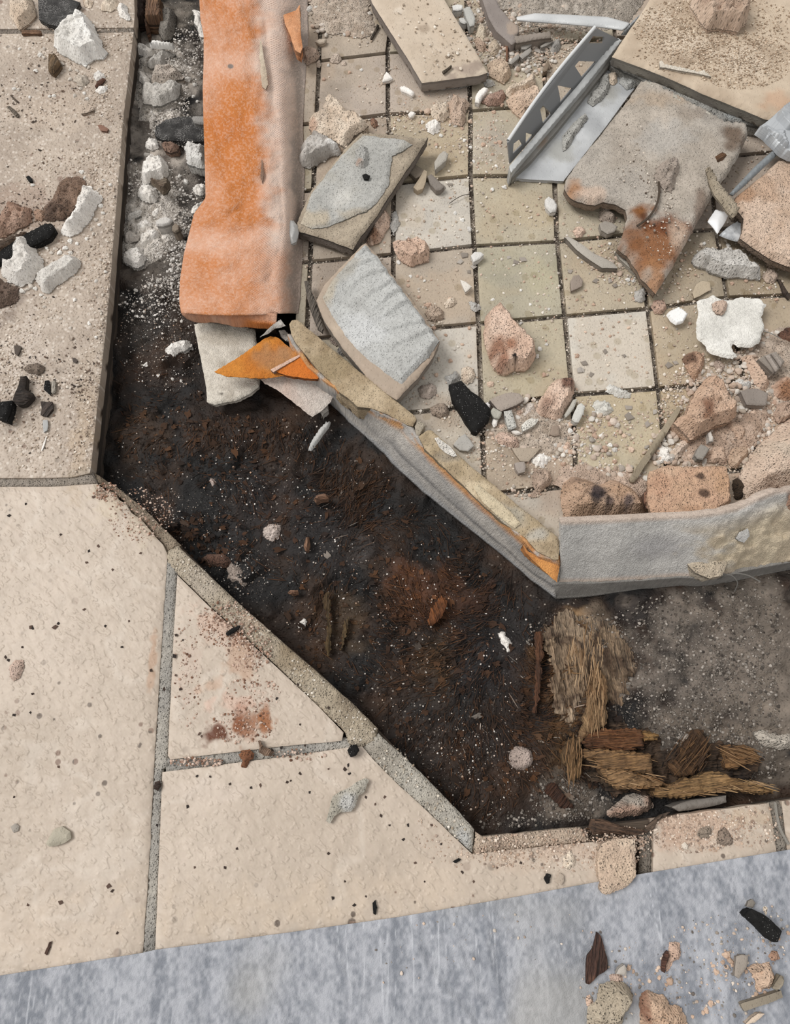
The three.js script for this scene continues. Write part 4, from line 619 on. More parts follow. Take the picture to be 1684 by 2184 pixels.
D('lump', 'plaster_lump', 'lump', 'round white plaster lump left of the pink brown nugget', '310,300 318,292 330,293 339,303 336,312 322,316 312,310', dn(9));
D('chunk', 'brick_nugget', 'lump', 'pink brown nugget under the black tar board', '341,300 352,297 366,299 378,306 376,316 362,320 348,316', dn(8, { cols: ['#7d5c48', '#96735d', '#a98671'] }));
D('lump', 'plaster_lump', 'lump', 'angular white plaster block against the membrane edge', '392,310 404,304 420,306 440,306 440,354 424,356 408,352 396,346 396,326', dn(10, { cols: ['#d9d6d0', '#e8e6e1'] }));
D('lump', 'plaster_lump', 'lump', 'tall white plaster lump in the middle of the upper trench', '307,344 318,334 334,330 346,332 355,342 358,352 360,364 352,372 343,377 328,380 314,384 299,388 298,374 302,358', dn(12, { rough: 1.4, facet: 2.5 }));
D('stick', 'leaf_curl', 'leaf', 'curled brown leaf between two white plaster lumps', '315,379 326,377 340,381 350,374 358,377 359,390 352,401 344,404 336,397 328,388', dn(15, { t: 3, cols: ['#6f4f38', '#8d7a64', '#a08f78'], rough: 1, grain: 20 }));
D('lump', 'plaster_lump', 'lump', 'knobbly white plaster lump under the curled leaf', '289,406 298,396 307,387 320,388 329,395 337,412 332,422 326,429 316,428 307,424 296,420 289,414', dn(12, { rough: 1.4, facet: 2.5 }));
D('lump', 'plaster_lump', 'lump', 'small white plaster lump against the knobbly one, right side', '329,428 338,424 345,432 348,442 342,454 330,462 318,458 322,446 330,438', dn(11));
D('lump', 'plaster_lump', 'lump', 'smooth slanting white plaster lump by the left tile edge', '262,461 270,452 288,443 304,444 303,450 290,458 274,465', dn(11, { rough: 0.4, facet: 0.6, cols: ['#d8d2c9', '#e6e1da'] }));
D('lump', 'plaster_lump', 'lump', 'white plaster lump below the smooth slanting one', '286,478 294,466 306,462 316,460 324,470 326,480 314,486 300,488 288,486', dn(11));
D('shard', 'plaster_shard', 'shard', 'grey white plaster shard with a dark base in the trench', '330,472 340,464 356,460 368,468 362,475 347,480 334,479', dn(11, { cols: ['#b9b3ab', '#cfc9c1', '#94908b'] }));
D('lump', 'plaster_lump', 'lump', 'large white plaster lump below the grey white shard', '292,512 298,500 308,491 322,487 334,486 340,498 332,510 321,518 310,524 299,527', dn(12, { rough: 1.2 }));
D('lump', 'plaster_lump', 'lump', 'dull white plaster lump hugging the left tile edge', '259,496 272,490 288,492 296,502 292,512 276,514 262,510', dn(8, { cols: ['#b8ada2', '#cdc3b8'] }));
D('lump', 'plaster_lump', 'lump', 'lowest big white plaster lump in the upper trench', '259,544 266,534 276,526 290,524 300,528 308,548 302,558 289,566 276,562 262,554', dn(11, { rough: 1.3 }));
D('lump', 'plaster_lump', 'lump', 'small white plaster clump tucked at the membrane tear', '408,396 420,388 438,388 438,408 424,412 412,406', dn(10));
D('lump', 'plaster_lump', 'lump', 'white plaster clump showing under the membrane fold', '408,436 418,428 430,424 432,434 416,446 406,448', dn(12));
D('shard', 'tile_chip', 'chip', 'brown grey pebble chip right of the grey white shard', '366,482 374,474 382,480 382,490 374,494 366,490', dn(9, { cols: ['#7d6a55', '#8f7e6a'] }));
// --- middle trench
D('lump', 'plaster_lump', 'lump', 'elongated white plaster clump left of the cream board', '350,744 358,734 372,728 388,724 400,726 408,734 398,742 384,746 374,754 362,760 352,756', dn(9));
D('lump', 'plaster_lump', 'lump', 'small white plaster crumb in the dark trench left of the clump', '298,782 308,770 314,766 318,778 310,788 302,788', dn(6));
D('flake', 'grey_sliver', 'splinter', 'pale grey sliver lying alone in the dark trench', '656,958 660,944 668,930 680,912 694,898 705,897 700,910 688,926 676,942 664,958', dn(6, { t: 2, cols: ['#a9a8a4', '#bdbcb8'] }));
D('flake', 'plaster_chip', 'chip', 'white angular chip under the white woven patch', '679,868 688,860 698,858 700,872 692,878 686,884', dn(6, { cols: ['#b9b1a6', '#cac2b8'] }));
D('lump', 'mortar_lump', 'lump', 'pinkish white crumb alone in the middle of the dark trench', '554,1134 562,1122 572,1114 584,1112 600,1116 600,1128 594,1146 582,1153 566,1148', dn(9, { cols: ['#c4aea0', '#d9c6ba', '#b39c8e'], m: M.mortar }));
D('lump', 'mortar_lump', 'lump', 'pink crumb by the upper left rim of the trench', '438,1026 446,1014 460,1018 464,1030 452,1038', dn(6, { cols: ['#b79f93', '#ccb7ab'] }));
D('lump', 'mortar_lump', 'lump', 'white crumb near the slanting tile edge in the trench', '630,1336 636,1324 648,1320 650,1334 642,1344', dn(6));
D('lump', 'mortar_lump', 'lump', 'pink grey crumb heap against the slanting tile edge', '478,1212 490,1200 508,1204 516,1214 526,1244 514,1256 500,1246 486,1234', dn(9, { cols: ['#a08e80', '#bdaa9b', '#8d7b6d'], m: M.mortar }));
D('chunk', 'rust_chunk', 'chunk', 'rusty red chunk against the upper end of the slanting tile edge', '428,1190 440,1180 462,1178 484,1186 496,1200 484,1210 464,1212 444,1206', dn(9, { cols: ['#4b2f20', '#6f4a35', '#9a7862'] }));
D('stick', 'wood_chip', 'splinter', 'orange wood chip under the right half of the dark trench', '646,1162 651,1142 658,1142 660,1160 656,1172 650,1172', dn(6, { cols: ['#9b6b48', '#b3825c'], grain: 85 }));
D('stick', 'wood_chip', 'splinter', 'small orange wood chip near the slanting tile edge', '612,1262 618,1256 634,1256 634,1264 622,1268', dn(6, { cols: ['#a06b45', '#b98560'] }));
D('stick', 'wood_chip', 'splinter', 'orange tipped wood fibre pointing left below the curb', '667,1062 672,1054 690,1050 700,1052 698,1060 684,1062 672,1068', dn(8, { cols: ['#8a5b3b', '#b07f5c'] }));
D('chunk', 'pebble', 'pebble', 'round pink grey pebble near the lower end of the trench', '1086,1616 1090,1600 1102,1590 1120,1592 1136,1602 1140,1618 1134,1634 1118,1644 1100,1642 1089,1632', dn(14, { cols: ['#a28d80', '#bba598', '#8b7467'], rough: 0.6, facet: 0.8, blend: 1 }));
D('lump', 'plaster_lump', 'lump', 'white crumbly streak in the dark trench left of the tan wood', '1064,1352 1072,1348 1082,1362 1092,1372 1090,1386 1080,1392 1072,1378', dn(5));
D('chunk', 'mortar_chunk', 'chunk', 'grey stone with a pink side at the near edge of the trench', '1273,1736 1288,1726 1306,1712 1330,1698 1356,1688 1384,1683 1392,1700 1398,1721 1386,1732 1372,1739 1340,1744 1306,1749 1286,1744', dn(17, { cols: ['#a59a8c', '#b5a797', '#978b7e'], spots: [[1345, 1735, 60, 18, '#b98f74', .9], [1385, 1710, 18, 24, '#b08a70', .8]] }));
D('shard', 'slate_slab', 'slab', 'long grey slab leaning on the near right tile in the trench', '1434,1722 1456,1712 1480,1706 1516,1702 1551,1697 1550,1712 1534,1718 1490,1726 1449,1731', dn(14, { cols: ['#6b635a', '#7f766c', '#8f867b'] }));
D('lump', 'plaster_block', 'block', 'whitish mortar block at the right frame edge of the trench', '1611,1562 1626,1558 1660,1562 1702,1562 1702,1594 1664,1596 1630,1594 1618,1580', dn(13, { cols: ['#b0a595', '#c6bbab', '#9c9182'], m: M.mortar }));
D('lump', 'pebble', 'pebble', 'small pale pebble at the right frame edge of the trench', '1636,1660 1644,1655 1654,1660 1652,1669 1640,1670', dn(7, { cols: ['#a89c8c', '#b8ac9c'] }));
D('lump', 'pebble', 'pebble', 'grey crusted pebble above the rotten clump', '1454,1578 1462,1570 1476,1569 1483,1577 1480,1588 1466,1592 1456,1588', dn(7, { cols: ['#8d8377', '#a89e92'] }));
// --- splintered joist at the right of the trench
const wood = (label, p, h, cols, grain, more) => D('stick', 'wood_splinter', 'wood', label, p, { h: h - 2, y0: -19, cols, grain: -grain, rough: 1, rf: 420, jit: 1.5, r: 0.9, edge: 0.8, res: 0.8, ...more });
wood('wide brown rotten base under the broken joist', '1196,1590 1214,1540 1236,1500 1262,1480 1300,1490 1320,1540 1376,1556 1430,1590 1480,1560 1520,1580 1600,1596 1630,1620 1600,1660 1520,1690 1400,1700 1310,1690 1260,1660 1210,1660', 5, ['#3f2c1c', '#5f452c', '#2c1e13', '#755a3c'], -5, { y0: -20, rough: 2, facet: 1.5, ff: 200, jit: 3 });
wood('pale fibrous patch of rotten wood under the curb corner', '1160,1330 1200,1310 1260,1316 1310,1330 1350,1380 1356,1440 1330,1500 1300,1540 1240,1560 1200,1560 1180,1500 1170,1420', 3.5, ['#75583c', '#a58866', '#5a4029', '#b59a7a', '#8a7058'], 84, { y0: -20, rough: 2, facet: 1.5, ff: 160, jit: 4 });
wood('upright tan wood splinter above the broken joist', '1230,1586 1240,1560 1250,1520 1258,1480 1262,1430 1280,1420 1294,1440 1296,1500 1292,1545 1276,1558 1250,1572 1240,1600', 10, ['!#8a6a4a', '!#a58866', '!#6d5033'], 82);
wood('upright brown wood splinter left of the broken joist', '1204,1584 1222,1574 1240,1578 1242,1612 1238,1656 1224,1664 1210,1650 1202,1620', 9, ['!#6a5133', '!#856a47', '!#503a24'], 84);
wood('dark red brown upper layer of the broken joist', '1242,1582 1262,1566 1291,1551 1330,1555 1372,1557 1376,1576 1378,1598 1340,1600 1300,1598 1262,1600', 13, ['!#5b3820', '!#7a5232', '!#432815'], -4);
wood('short tan stub on the right of the red brown layer', '1372,1562 1390,1562 1407,1566 1404,1575 1386,1578 1376,1584', 13, ['!#8d6a42', '!#a4814f'], 5);
wood('broad golden face of the broken joist', '1242,1600 1270,1598 1306,1600 1350,1604 1390,1611 1398,1635 1396,1653 1350,1648 1294,1640 1268,1622 1248,1618', 15, ['!#785a3c', '!#987650', '!#866848', '!#5f4325'], -6);
wood('lower golden splinter wedge of the broken joist', '1285,1640 1310,1638 1332,1641 1376,1656 1419,1671 1404,1680 1388,1681 1350,1682 1324,1683 1300,1670', 14, ['!#806244', '!#a0805c', '!#6d4e2b'], -14);
wood('long pale splinter reaching right along the near tiles', '1388,1688 1410,1682 1434,1676 1470,1660 1509,1646 1550,1652 1590,1665 1624,1676 1659,1686 1656,1698 1616,1692 1569,1684 1536,1692 1503,1698 1460,1700 1407,1700', 14, ['!#806648', '!#a08058', '!#6f5230', '!#8a6e4e'], -6);
wood('dark rotten clump between the splinters', '1428,1636 1446,1606 1464,1580 1482,1554 1503,1556 1508,1576 1509,1600 1498,1628 1480,1652 1452,1660', 11, ['!#2f2015', '!#4a3422', '!#6d5033'], 50, { rough: 1.6 });
wood('frayed tan crumble at the right end of the joist', '1540,1592 1564,1588 1590,1590 1608,1602 1623,1614 1606,1626 1588,1632 1569,1642 1550,1640 1545,1632 1552,1612', 12, ['!#6a4b2c', '!#93704a', '!#4d3520'], -10, { rough: 1.5 });
wood('reddish splinter beside the dark centre of the trench', '1144,1350 1154,1346 1158,1400 1150,1460 1144,1520 1138,1520 1142,1440', 6, ['!#4b2e1c', '!#6b452b'], 88);
wood('upright olive sliver in the middle of the trench', '690,1268 700,1262 704,1300 706,1340 702,1400 694,1398 696,1340', 7, ['!#4d3b24', '!#63502f'], 86);
wood('second olive sliver right of the upright one', '730,1330 744,1314 742,1350 730,1384 724,1386 726,1356', 7, ['!#54422b', '!#6b5738'], 78);
wood('orange brown bark curl below the curb', '918,1302 926,1284 940,1270 952,1280 948,1304 936,1322 922,1336 912,1330', 7, ['!#6d3f1d', '!#8a5428', '!#4a2a14'], 70);
wood('dark bark flake near the lower trench corner', '1164,1690 1176,1668 1188,1674 1204,1700 1222,1722 1204,1728 1180,1712', 6, ['!#3a2113', '!#55331d'], -50);
// --- on the mosaic shower floor: large pieces first
{
  const t = group('broken_tile', 'large beige tile piece lying face up at the top, corner chipped', 'tile', 920, 90);
  part(t, 'glazed_face', { p: '793,2 784,-30 760,-110 900,-130 946,-4 980,52 1012,104 1040,152 1020,158 990,161 950,166 900,171 868,118 830,60', h: 9, y0: 3, t: 8, r: 0.9, edge: 0.9, rough: 0.12, res: 2, jit: 0.2, cols: ['#bfa98d', '#cbb69b', '#c4ad90'], side: ['#8d8177', '#7c7168'], cf: 50, m: M.tile, spots: [[1000, 146, 36, 12, '#a8927d', 1, .3], [965, 160, 14, 6, '#a8927d', .9, .3], [1018, 138, 16, 9, '#a18b77', 1, .3], [905, 60, 14, 10, '#9d8468', .7], [850, 20, 12, 10, '#d8c6ae', .8]], tilt: [0.02, -0.02] });
  part(t, 'thinset_back', { p: '903,188 940,184 985,182 1010,170 1041,158 1040,152 990,160 900,171', h: 3.5, y0: 0, r: 0.5, rough: 0.6, jit: 0.8, cols: ['#a7a6a3', '#8f8d8a'], m: M.mortar });
}
{
  const t = group('mortar_slab', 'grey slab lying upside down beside the membrane, wedge of tan mortar on its right edge', 'slab', 770, 400);
  part(t, 'tile_body', { p: '769,281 800,282 850,288 893,296 913,293 890,330 860,372 828,418 800,462 770,500 752,528 700,506 631,484 631,466 662,398 710,342 738,308', h: 12, y0: 1, t: 9, r: 1.2, edge: 0.85, rough: 0.5, res: 1.6, cols: ['#a5937a', '#b5a388', '#8e7d66'], side: ['#6a5f54', '#80746a'], m: M.powder, tilt: [0.05, 0] });
  part(t, 'thinset_layer', { p: '774,285 820,292 862,298 880,310 858,322 836,332 832,356 830,386 820,408 806,428 780,448 740,462 700,478 664,480 640,470 664,404 712,346 742,312', h: 3, y0: 12, r: 1.6, edge: 0.5, rough: 0.8, res: 1.3, jit: 0.7, cols: ['#9d9c97', '#b4b3ad', '#aca89d'], m: M.powder, spots: [[660, 462, 60, 24, '#bdab8c', .8], [760, 455, 60, 16, '#c0ae90', .6], [730, 425, 30, 30, '#cfccc4', .6]], tilt: [0.05, 0], sink: -2 }, 'grey thinset layer');
  part(t, 'nub', { ...kind.chunk, p: '757,318 770,308 784,312 788,336 784,352 768,358 758,348', h: 6, y0: 14.5, cols: ['#a3a29d', '#b3b2ac'], spots: [[764, 347, 12, 8, '#b5927c', .9]] });
  part(t, 'dark_spot', { ...kind.char, p: '772,372 780,369 789,374 786,381 776,381', h: 2, y0: 15 });
}
{
  const t = group('mortar_slab', 'tilted slab with rippled pale grey thinset, leaning beside the tan strip', 'slab', 810, 670);
  part(t, 'tile_body', { p: '770,520 779,515 803,540 850,604 900,672 938,729 925,760 890,808 846,852 820,836 780,800 730,738 690,680 673,634 690,602 730,560', h: 13, y0: 1, t: 9, r: 0.8, edge: 0.9, rough: 0.3, res: 1.6, cols: ['#b39a80', '#a8927a', '#bfa88c'], side: ['#80756a', '#958879'], m: M.tile, tilt: [0.06, 0] });
  part(t, 'thinset_layer', { p: '778,516 803,540 852,608 898,672 938,728 916,756 880,790 856,816 822,790 770,748 730,700 700,650 686,622 704,590 740,552', h: 6, y0: 11.6, r: 1.8, edge: 0.6, rough: 0.6, res: 1.15, jit: 0.5, cols: ['#a3a4a1', '#bdbebb', '#b0b0ac'], side: ['#8f8c86', '#a5a29b'], cf: 45, m: M.powder, spots: [[720, 560, 40, 30, '#aca596', .7], [700, 610, 20, 30, '#b8aa90', .8], [770, 700, 60, 40, '#d3d5d6', .6]], tilt: [0.06, 0], sink: -2,
    shape: (x, z) => { const a = W(790, 560), b = W(905, 745), t = ((x - a.x) * (b.x - a.x) + (z - a.z) * (b.z - a.z)) / ((b.x - a.x) ** 2 + (b.z - a.z) ** 2), off = (x - lerp(a.x, b.x, t)) + 0.5 * (z - lerp(a.z, b.z, t)), w = t * 7 + 1.3 * (fbm(x * 60, z * 60, 610, 3) - 0.5), f = w - Math.floor(w); return smooth(off, -0.02, 0.002) * (f < 0.88 ? f * 2.6 : (1 - f) / 0.12 * 2.3) - 1.2; } }, 'rippled grey thinset layer');
}
D('chunk', 'mortar_chunk', 'chunk', 'flat cream mortar chunk leaning on the membrane above the grey slab', '693,195 703,189 718,198 736,220 741,231 754,230 765,234 786,255 772,266 755,276 746,290 738,301 726,298 714,289 696,282 676,279 664,272 656,262 657,248 660,238 672,230 683,224 688,210', { h: 12, lump: 0, r: 3, edge: 0.6, cols: creams, rough: 0.7, facet: 1.2, spots: [[665, 262, 14, 16, '#c59878', .8], [690, 230, 14, 30, '#c4b09a', .6]] });
D('lump', 'plaster_shard', 'shard', 'white and grey plaster shard between cream chunk and grey slab', '636,332 642,312 650,296 664,284 680,280 700,284 722,288 712,300 716,304 730,308 733,314 724,324 706,328 692,336 676,346 656,352 640,346', { h: 13, cols: ['#8f857b', '#b9b1a8', '#d9d4ce'], spots: [[716, 314, 22, 12, '#eceae6', 1]], facet: 3 });
D('chunk', 'mortar_chunk', 'chunk', 'rounded pink chunk with a rust patch behind the grey slab', '780,516 786,490 800,464 812,448 824,444 832,458 830,480 818,500 806,514 792,520', { h: 9, spots: [[796, 502, 14, 14, '#8a5a34', .9]], facet: 0.8 });
D('lump', 'plaster_lump', 'lump', 'grey white lump beside the rust patched chunk', '834,452 846,446 853,462 848,484 840,498 834,490 832,470', { h: 7, cols: ['#aaa7a1', '#c4c1bb'] });
D('chunk', 'mortar_chunk', 'chunk', 'pink angular mortar rock alone on the tan mosaic', '838,509 850,504 868,506 889,497 903,506 912,514 917,528 915,550 898,556 876,560 860,552 848,544 842,530', { h: 14, facet: 4, ff: 110 });
D('chunk', 'mortar_chunk', 'chunk', 'big triangular pink mortar chunk with a brown stain in the middle of the mosaic', '1060,648 1068,649 1075,660 1092,682 1110,702 1128,718 1143,733 1144,750 1141,764 1130,778 1117,788 1098,786 1082,794 1065,795 1054,784 1048,771 1042,752 1036,733 1030,714 1034,690 1034,674 1046,660', { h: 13, facet: 0.6, ff: 90, rough: 0.9, spots: [[1062, 748, 26, 34, '#9c6038', .85], [1085, 745, 18, 16, '#a5683f', .8], [1066, 785, 14, 12, '#a06440', .7], [1092, 772, 5, 4, '#20140e', 1, .3]] });
{
  const t = group('black_plastic', 'black tapering scrap with white dust near the slanting curb', 'scrap', 1002, 860);
  part(t, 'body', { ...kind.char, p: '957,818 970,813 984,808 1004,830 1026,846 1048,870 1044,891 1030,906 1017,920 1005,914 988,884 965,848', h: 8, r: 1.4, rough: 0.3, cols: ['#ffffff'] });
  part(t, 'grey_cap', { ...kind.lump, p: '948,800 958,792 972,788 982,800 984,808 970,814 957,819 950,812', h: 9, cols: ['#9d9a95', '#c3c0bb'] }, 'grey crusted end');
}
D('chunk', 'mortar_chunk', 'chunk', 'rounded cream chunk beside the black scrap', '984,782 996,776 1008,780 1014,796 1010,810 996,816 984,806', { h: 10, cols: creams });
D('chunk', 'mortar_chunk', 'chunk', 'pink chunk with a dark red back right of the slate pieces', '1166,827 1178,812 1190,804 1208,802 1225,803 1228,816 1226,834 1214,861 1206,874 1200,886 1184,890 1169,886 1154,882 1145,872 1150,850 1160,838', { h: 13, spots: [[1210, 818, 20, 18, '#6d3f2a', .9], [1162, 866, 12, 14, '#8a5b40', .6]] });
D('shard', 'tile_shard', 'shard', 'brown grey rounded tile shard right of the black scrap', '1044,852 1060,844 1077,838 1094,836 1108,838 1117,848 1118,853 1101,863 1069,876 1060,871', { h: 6, cols: ['#958577', '#a39384'], side: ['#7a6a5e'] });
D('shard', 'tile_shard', 'shard', 'grey green corner shard below the brown grey one', '1045,877 1052,868 1070,878 1068,886 1064,892 1053,890', { h: 6, cols: ['#a3a08f', '#b3b0a0'] });
D('flake', 'white_chip', 'chip', 'white pointed chip touching the black scrap', '1028,862 1040,856 1046,862 1044,872 1036,866', { h: 3.5, cols: ['#d6d0cd', '#e4dfdc'] });
D('flake', 'white_chip', 'chip', 'small white square chip at the lower end of the black scrap', '1051,893 1063,892 1060,906 1053,910 1049,902', { h: 3.5 });
D('shard', 'white_brick', 'chip', 'pale grey rectangular chip, upright among the rubble', '1074,876 1091,873 1096,890 1102,910 1094,914 1085,916 1078,896', { h: 6, cols: ['#c2c1b8', '#d1d0c8'], m: M.mortar });
D('shard', 'white_brick', 'chip', 'cream white slanting chip right of the upright one', '1112,906 1122,896 1133,890 1142,892 1149,891 1146,900 1140,906 1126,914 1115,919', { h: 6, r: 1.2, cols: ['#d8d3c6', '#e5e1d6'], m: M.mortar });
D('lump', 'plaster_lump', 'lump', 'jumbled white crumbs above the cream white slanting chip', '1121,858 1132,855 1145,863 1144,872 1138,880 1128,886 1118,894 1112,900 1110,890 1116,876 1120,866', { h: 6, cols: ['#cfc0b2', '#e2d6ca'] });
D('chunk', 'mortar_crumb', 'lump', 'pink crumb between upright chip and white crumbs', '1097,876 1108,870 1118,868 1116,880 1110,892 1102,886', { h: 5 });
D('chunk', 'mortar_chunk', 'chunk', 'small round pink pebble above the pink oval', '1061,904 1070,900 1081,902 1080,913 1070,917 1061,914', { h: 5 });
D('chunk', 'mortar_chunk', 'chunk', 'flat pink oval chunk near the curb', '1056,928 1062,920 1071,918 1086,922 1103,931 1108,941 1103,950 1092,952 1077,949 1064,944 1057,938', { h: 7, facet: 0.6, cols: ['#c79f86', '#dab49b', '#e0bda5'] });
D('flake', 'white_chip', 'chip', 'white flake right of the pink oval', '1089,918 1096,915 1103,916 1115,922 1108,925 1101,926 1092,922', { h: 4 });
D('shard', 'tile_shard', 'shard', 'brown square tile chip right of the rubble heap', '1172,926 1175,914 1177,908 1191,906 1193,918 1194,928 1182,930', { h: 3.5, cols: ['#8d7763', '#9d8773'] });
D('shard', 'tile_shard', 'shard', 'thin tan tile shard with straight upper edge near the curb', '1091,955 1120,955 1153,955 1140,970 1127,984 1118,984 1109,983 1100,970', { h: 3, cols: ['#9d8a72', '#ad9a82'] });
D('shard', 'grey_pebble', 'pebble', 'smooth grey pebble below the thin tan tile shard', '1097,987 1108,984 1118,984 1121,996 1119,1006 1106,1009 1100,1000', { h: 5, r: 1.5, cols: ['#9a8c80', '#aa9d92'] });
D('lump', 'plaster_lump', 'lump', 'bright white angular rock right of the thin tan tile shard', '1134,978 1140,970 1151,962 1162,968 1174,975 1168,986 1163,993 1152,994 1143,990', { h: 9, facet: 2 });
D('chunk', 'mortar_chunk', 'chunk', 'brown pink rock with grey facets below the bright white rock', '1140,995 1156,996 1172,999 1178,1008 1180,1018 1172,1032 1157,1043 1146,1056 1133,1058 1134,1046 1141,1038 1137,1026', { h: 13, cols: ['#a98f78', '#bfa188', '#927b68'] });
D('chunk', 'mortar_crumb', 'lump', 'upright pink crumb right of the bright white rock', '1197,962 1204,948 1212,940 1216,950 1210,962 1202,968', { h: 5 });
D('lump', 'plaster_lump', 'lump', 'pinkish grey lump at the lower end of the leaning slab', '893,828 904,816 918,814 929,824 928,840 914,848 900,844', { h: 8, cols: ['#b8a494', '#c8b5a6'] });
D('chunk', 'mortar_chunk', 'chunk', 'brown crumbly lump above the gap of the tile strips', '917,868 932,858 948,860 958,872 954,886 938,890 922,884', { h: 6, cols: ['#9a8571', '#b49d89'] });
D('shard', 'tile_shard', 'shard', 'flat grey shard pile below the black scrap', '966,948 978,932 992,924 1002,936 1010,950 998,962 980,960', { h: 4, cols: ['#a9a49b', '#b8b3aa'] });
D('lump', 'plaster_lump', 'lump', 'oval white lump on the olive mosaic near the tan stick', '1266,862 1274,852 1290,850 1304,856 1306,870 1300,880 1284,882 1270,876', { h: 10, cols: ['#c9c6bb', '#dedbd1'], facet: 1 });
D('lump', 'plaster_lump', 'lump', 'white elongated lump on the lower grout line', '1290,826 1300,818 1318,822 1338,830 1346,838 1340,848 1326,844 1304,836 1292,834', { h: 7, cols: ['#cfccc4', '#dddad2'] });
D('shard', 'white_brick', 'chip', 'pale grey slanting chip right of the dark red backed chunk', '1219,894 1224,880 1232,862 1240,858 1248,866 1244,882 1234,900 1226,900', { h: 6, cols: ['#c3c1b8', '#d3d1c9'] });
D('shard', 'grey_splinter', 'splinter', 'grey green splinter beside the pale grey slanting chip', '1203,884 1214,866 1222,852 1230,850 1226,866 1214,884 1206,890', { h: 4, cols: ['#a7a295', '#b5b0a3'] });
D('stick', 'tan_stick', 'stick', 'long tan grout stick lying diagonally near the right curb', '1344,1018 1362,990 1386,954 1412,914 1436,878 1448,862 1456,866 1450,878 1424,922 1398,962 1374,996 1356,1026 1348,1026', { h: 6, cols: ['#8a7a5f', '#9f8f72', '#a99a7c'], m: M.chip, r: 2 });
D('chunk', 'mortar_chunk', 'chunk', 'largest pink mortar chunk, two lobes with a brown patch, right of the tan stick', '1509,802 1516,792 1526,785 1540,790 1554,799 1562,814 1568,830 1578,842 1586,856 1582,875 1568,886 1547,893 1536,896 1523,903 1506,914 1485,925 1470,908 1448,889 1458,876 1474,868 1480,852 1488,836 1494,818', { h: 17, lump: 0, r: 4, edge: 0.5, facet: 2, rough: 1, cols: ['#c29a78', '#d0a988', '#c9a07e', '#d9b596'], spots: [[1508, 868, 16, 24, '#7d4d2c', .9], [1518, 884, 20, 12, '#8f5f3c', .7], [1536, 850, 6, 5, '#8a684c', .9]] });
D('chunk', 'mortar_chunk', 'chunk', 'dark brown and pink chunk above the largest pink chunk', '1460,760 1466,750 1481,744 1494,748 1506,756 1505,772 1501,785 1493,798 1485,809 1477,800 1471,789 1464,776', { h: 12, cols: ['#b58a67', '#c69b78', '#a97d5a'], spots: [[1474, 762, 18, 18, '#5b3820', .85], [1494, 756, 14, 10, '#6d4529', .7]] });
D('chunk', 'mortar_chunk', 'chunk', 'knobbly pinkish grey lump touching the white cloth', '1520,772 1530,760 1544,768 1550,782 1542,792 1530,786', { h: 8, cols: ['#a98f7d', '#bba290'] });
D('flake', 'white_cloth', 'cloth', 'ragged square of white felt cloth on the mosaic, right side', '1487,640 1496,634 1510,632 1523,626 1536,632 1551,637 1566,633 1585,629 1600,634 1620,633 1628,640 1635,647 1630,660 1626,674 1630,688 1631,702 1626,716 1620,733 1600,738 1578,737 1566,732 1560,738 1566,748 1573,757 1564,762 1554,763 1538,758 1520,753 1508,740 1498,728 1488,719 1486,704 1485,688 1490,664', { h: 8, t: 2.2, r: 1, rough: 0.7, edge: 0.8, jit: 1, cols: ['#dbd8cf', '#ebe8e0', '#e3e0d6'], m: M.felt, res: 1.1, shape: (x, z) => 1.2 * (fbm(x * 40, z * 40, 620, 2) - 0.5) * 2 });
D('chunk', 'mortar_flake', 'flake', 'pink chip lying on the white cloth', '1519,648 1528,640 1542,638 1552,646 1550,660 1540,672 1528,668 1520,660', { h: 3.5, y0: 8, cols: ['#c2a28a', '#d0b199'], facet: 0.5 });
D('chunk', 'gravel_chunk', 'chunk', 'long light grey gritty mortar chunk above the white cloth', '1478,553 1484,540 1495,530 1510,534 1526,532 1546,534 1565,537 1580,542 1592,549 1597,562 1612,570 1626,580 1623,593 1610,590 1599,590 1576,588 1551,588 1534,582 1514,578 1508,568 1494,566 1484,562', { h: 11, cols: ['#b3aea6', '#c9c5be', '#d3cfc8'], rough: 0.9, facet: 2 });
D('flake', 'white_shell', 'chip', 'bright white curved chip left of the white cloth', '1423,668 1430,660 1447,653 1456,658 1467,668 1462,678 1457,686 1443,690 1432,682', { h: 6, t: 1.6, cols: ['#dfdedb', '#eeedea'], tilt: [0.1, 0] });
D('chunk', 'mortar_chunk', 'chunk', 'round rusty pink pebble above the bright white curved chip', '1390,650 1396,638 1408,634 1422,640 1424,654 1414,666 1398,664', { h: 8, cols: ['#b18a70', '#c69f86'], rough: 1.1 });
D('shard', 'tile_shard', 'shard', 'long grey tile splinter pointing at the rust stained slab', '1204,504 1212,503 1222,508 1244,522 1266,539 1290,550 1308,560 1318,571 1300,570 1284,570 1268,560 1250,548 1228,530', { h: 5, cols: ['#a39a8c', '#b1a89a'], side: ['#7b7165'] });
D('shard', 'tile_shard', 'shard', 'thin grey shard against the lower tip of the rust stained slab', '1312,536 1330,538 1346,552 1362,570 1374,584 1358,584 1340,568 1322,552', { h: 4, cols: ['#98907f', '#a89f90'] });
D('shard', 'tile_shard', 'shard', 'brown pointed tile shard on the tan mosaic', '1216,600 1222,588 1234,585 1243,598 1240,610 1228,616 1218,620', { h: 3, cols: ['#8d7b6b', '#9a8878'] });
D('lump', 'plaster_lump', 'lump', 'grey knobbly stone below the tip of the rust stained slab', '1354,628 1362,614 1374,610 1380,622 1376,636 1364,642 1356,638', { h: 8, cols: ['#a39e97', '#b8b3ac'] });
D('lump', 'plaster_lump', 'lump', 'smooth white pebble at the tip of the rust stained slab', '1380,610 1388,603 1400,608 1404,618 1394,626 1384,622', { h: 6, rough: 0.3, facet: 0.3 });
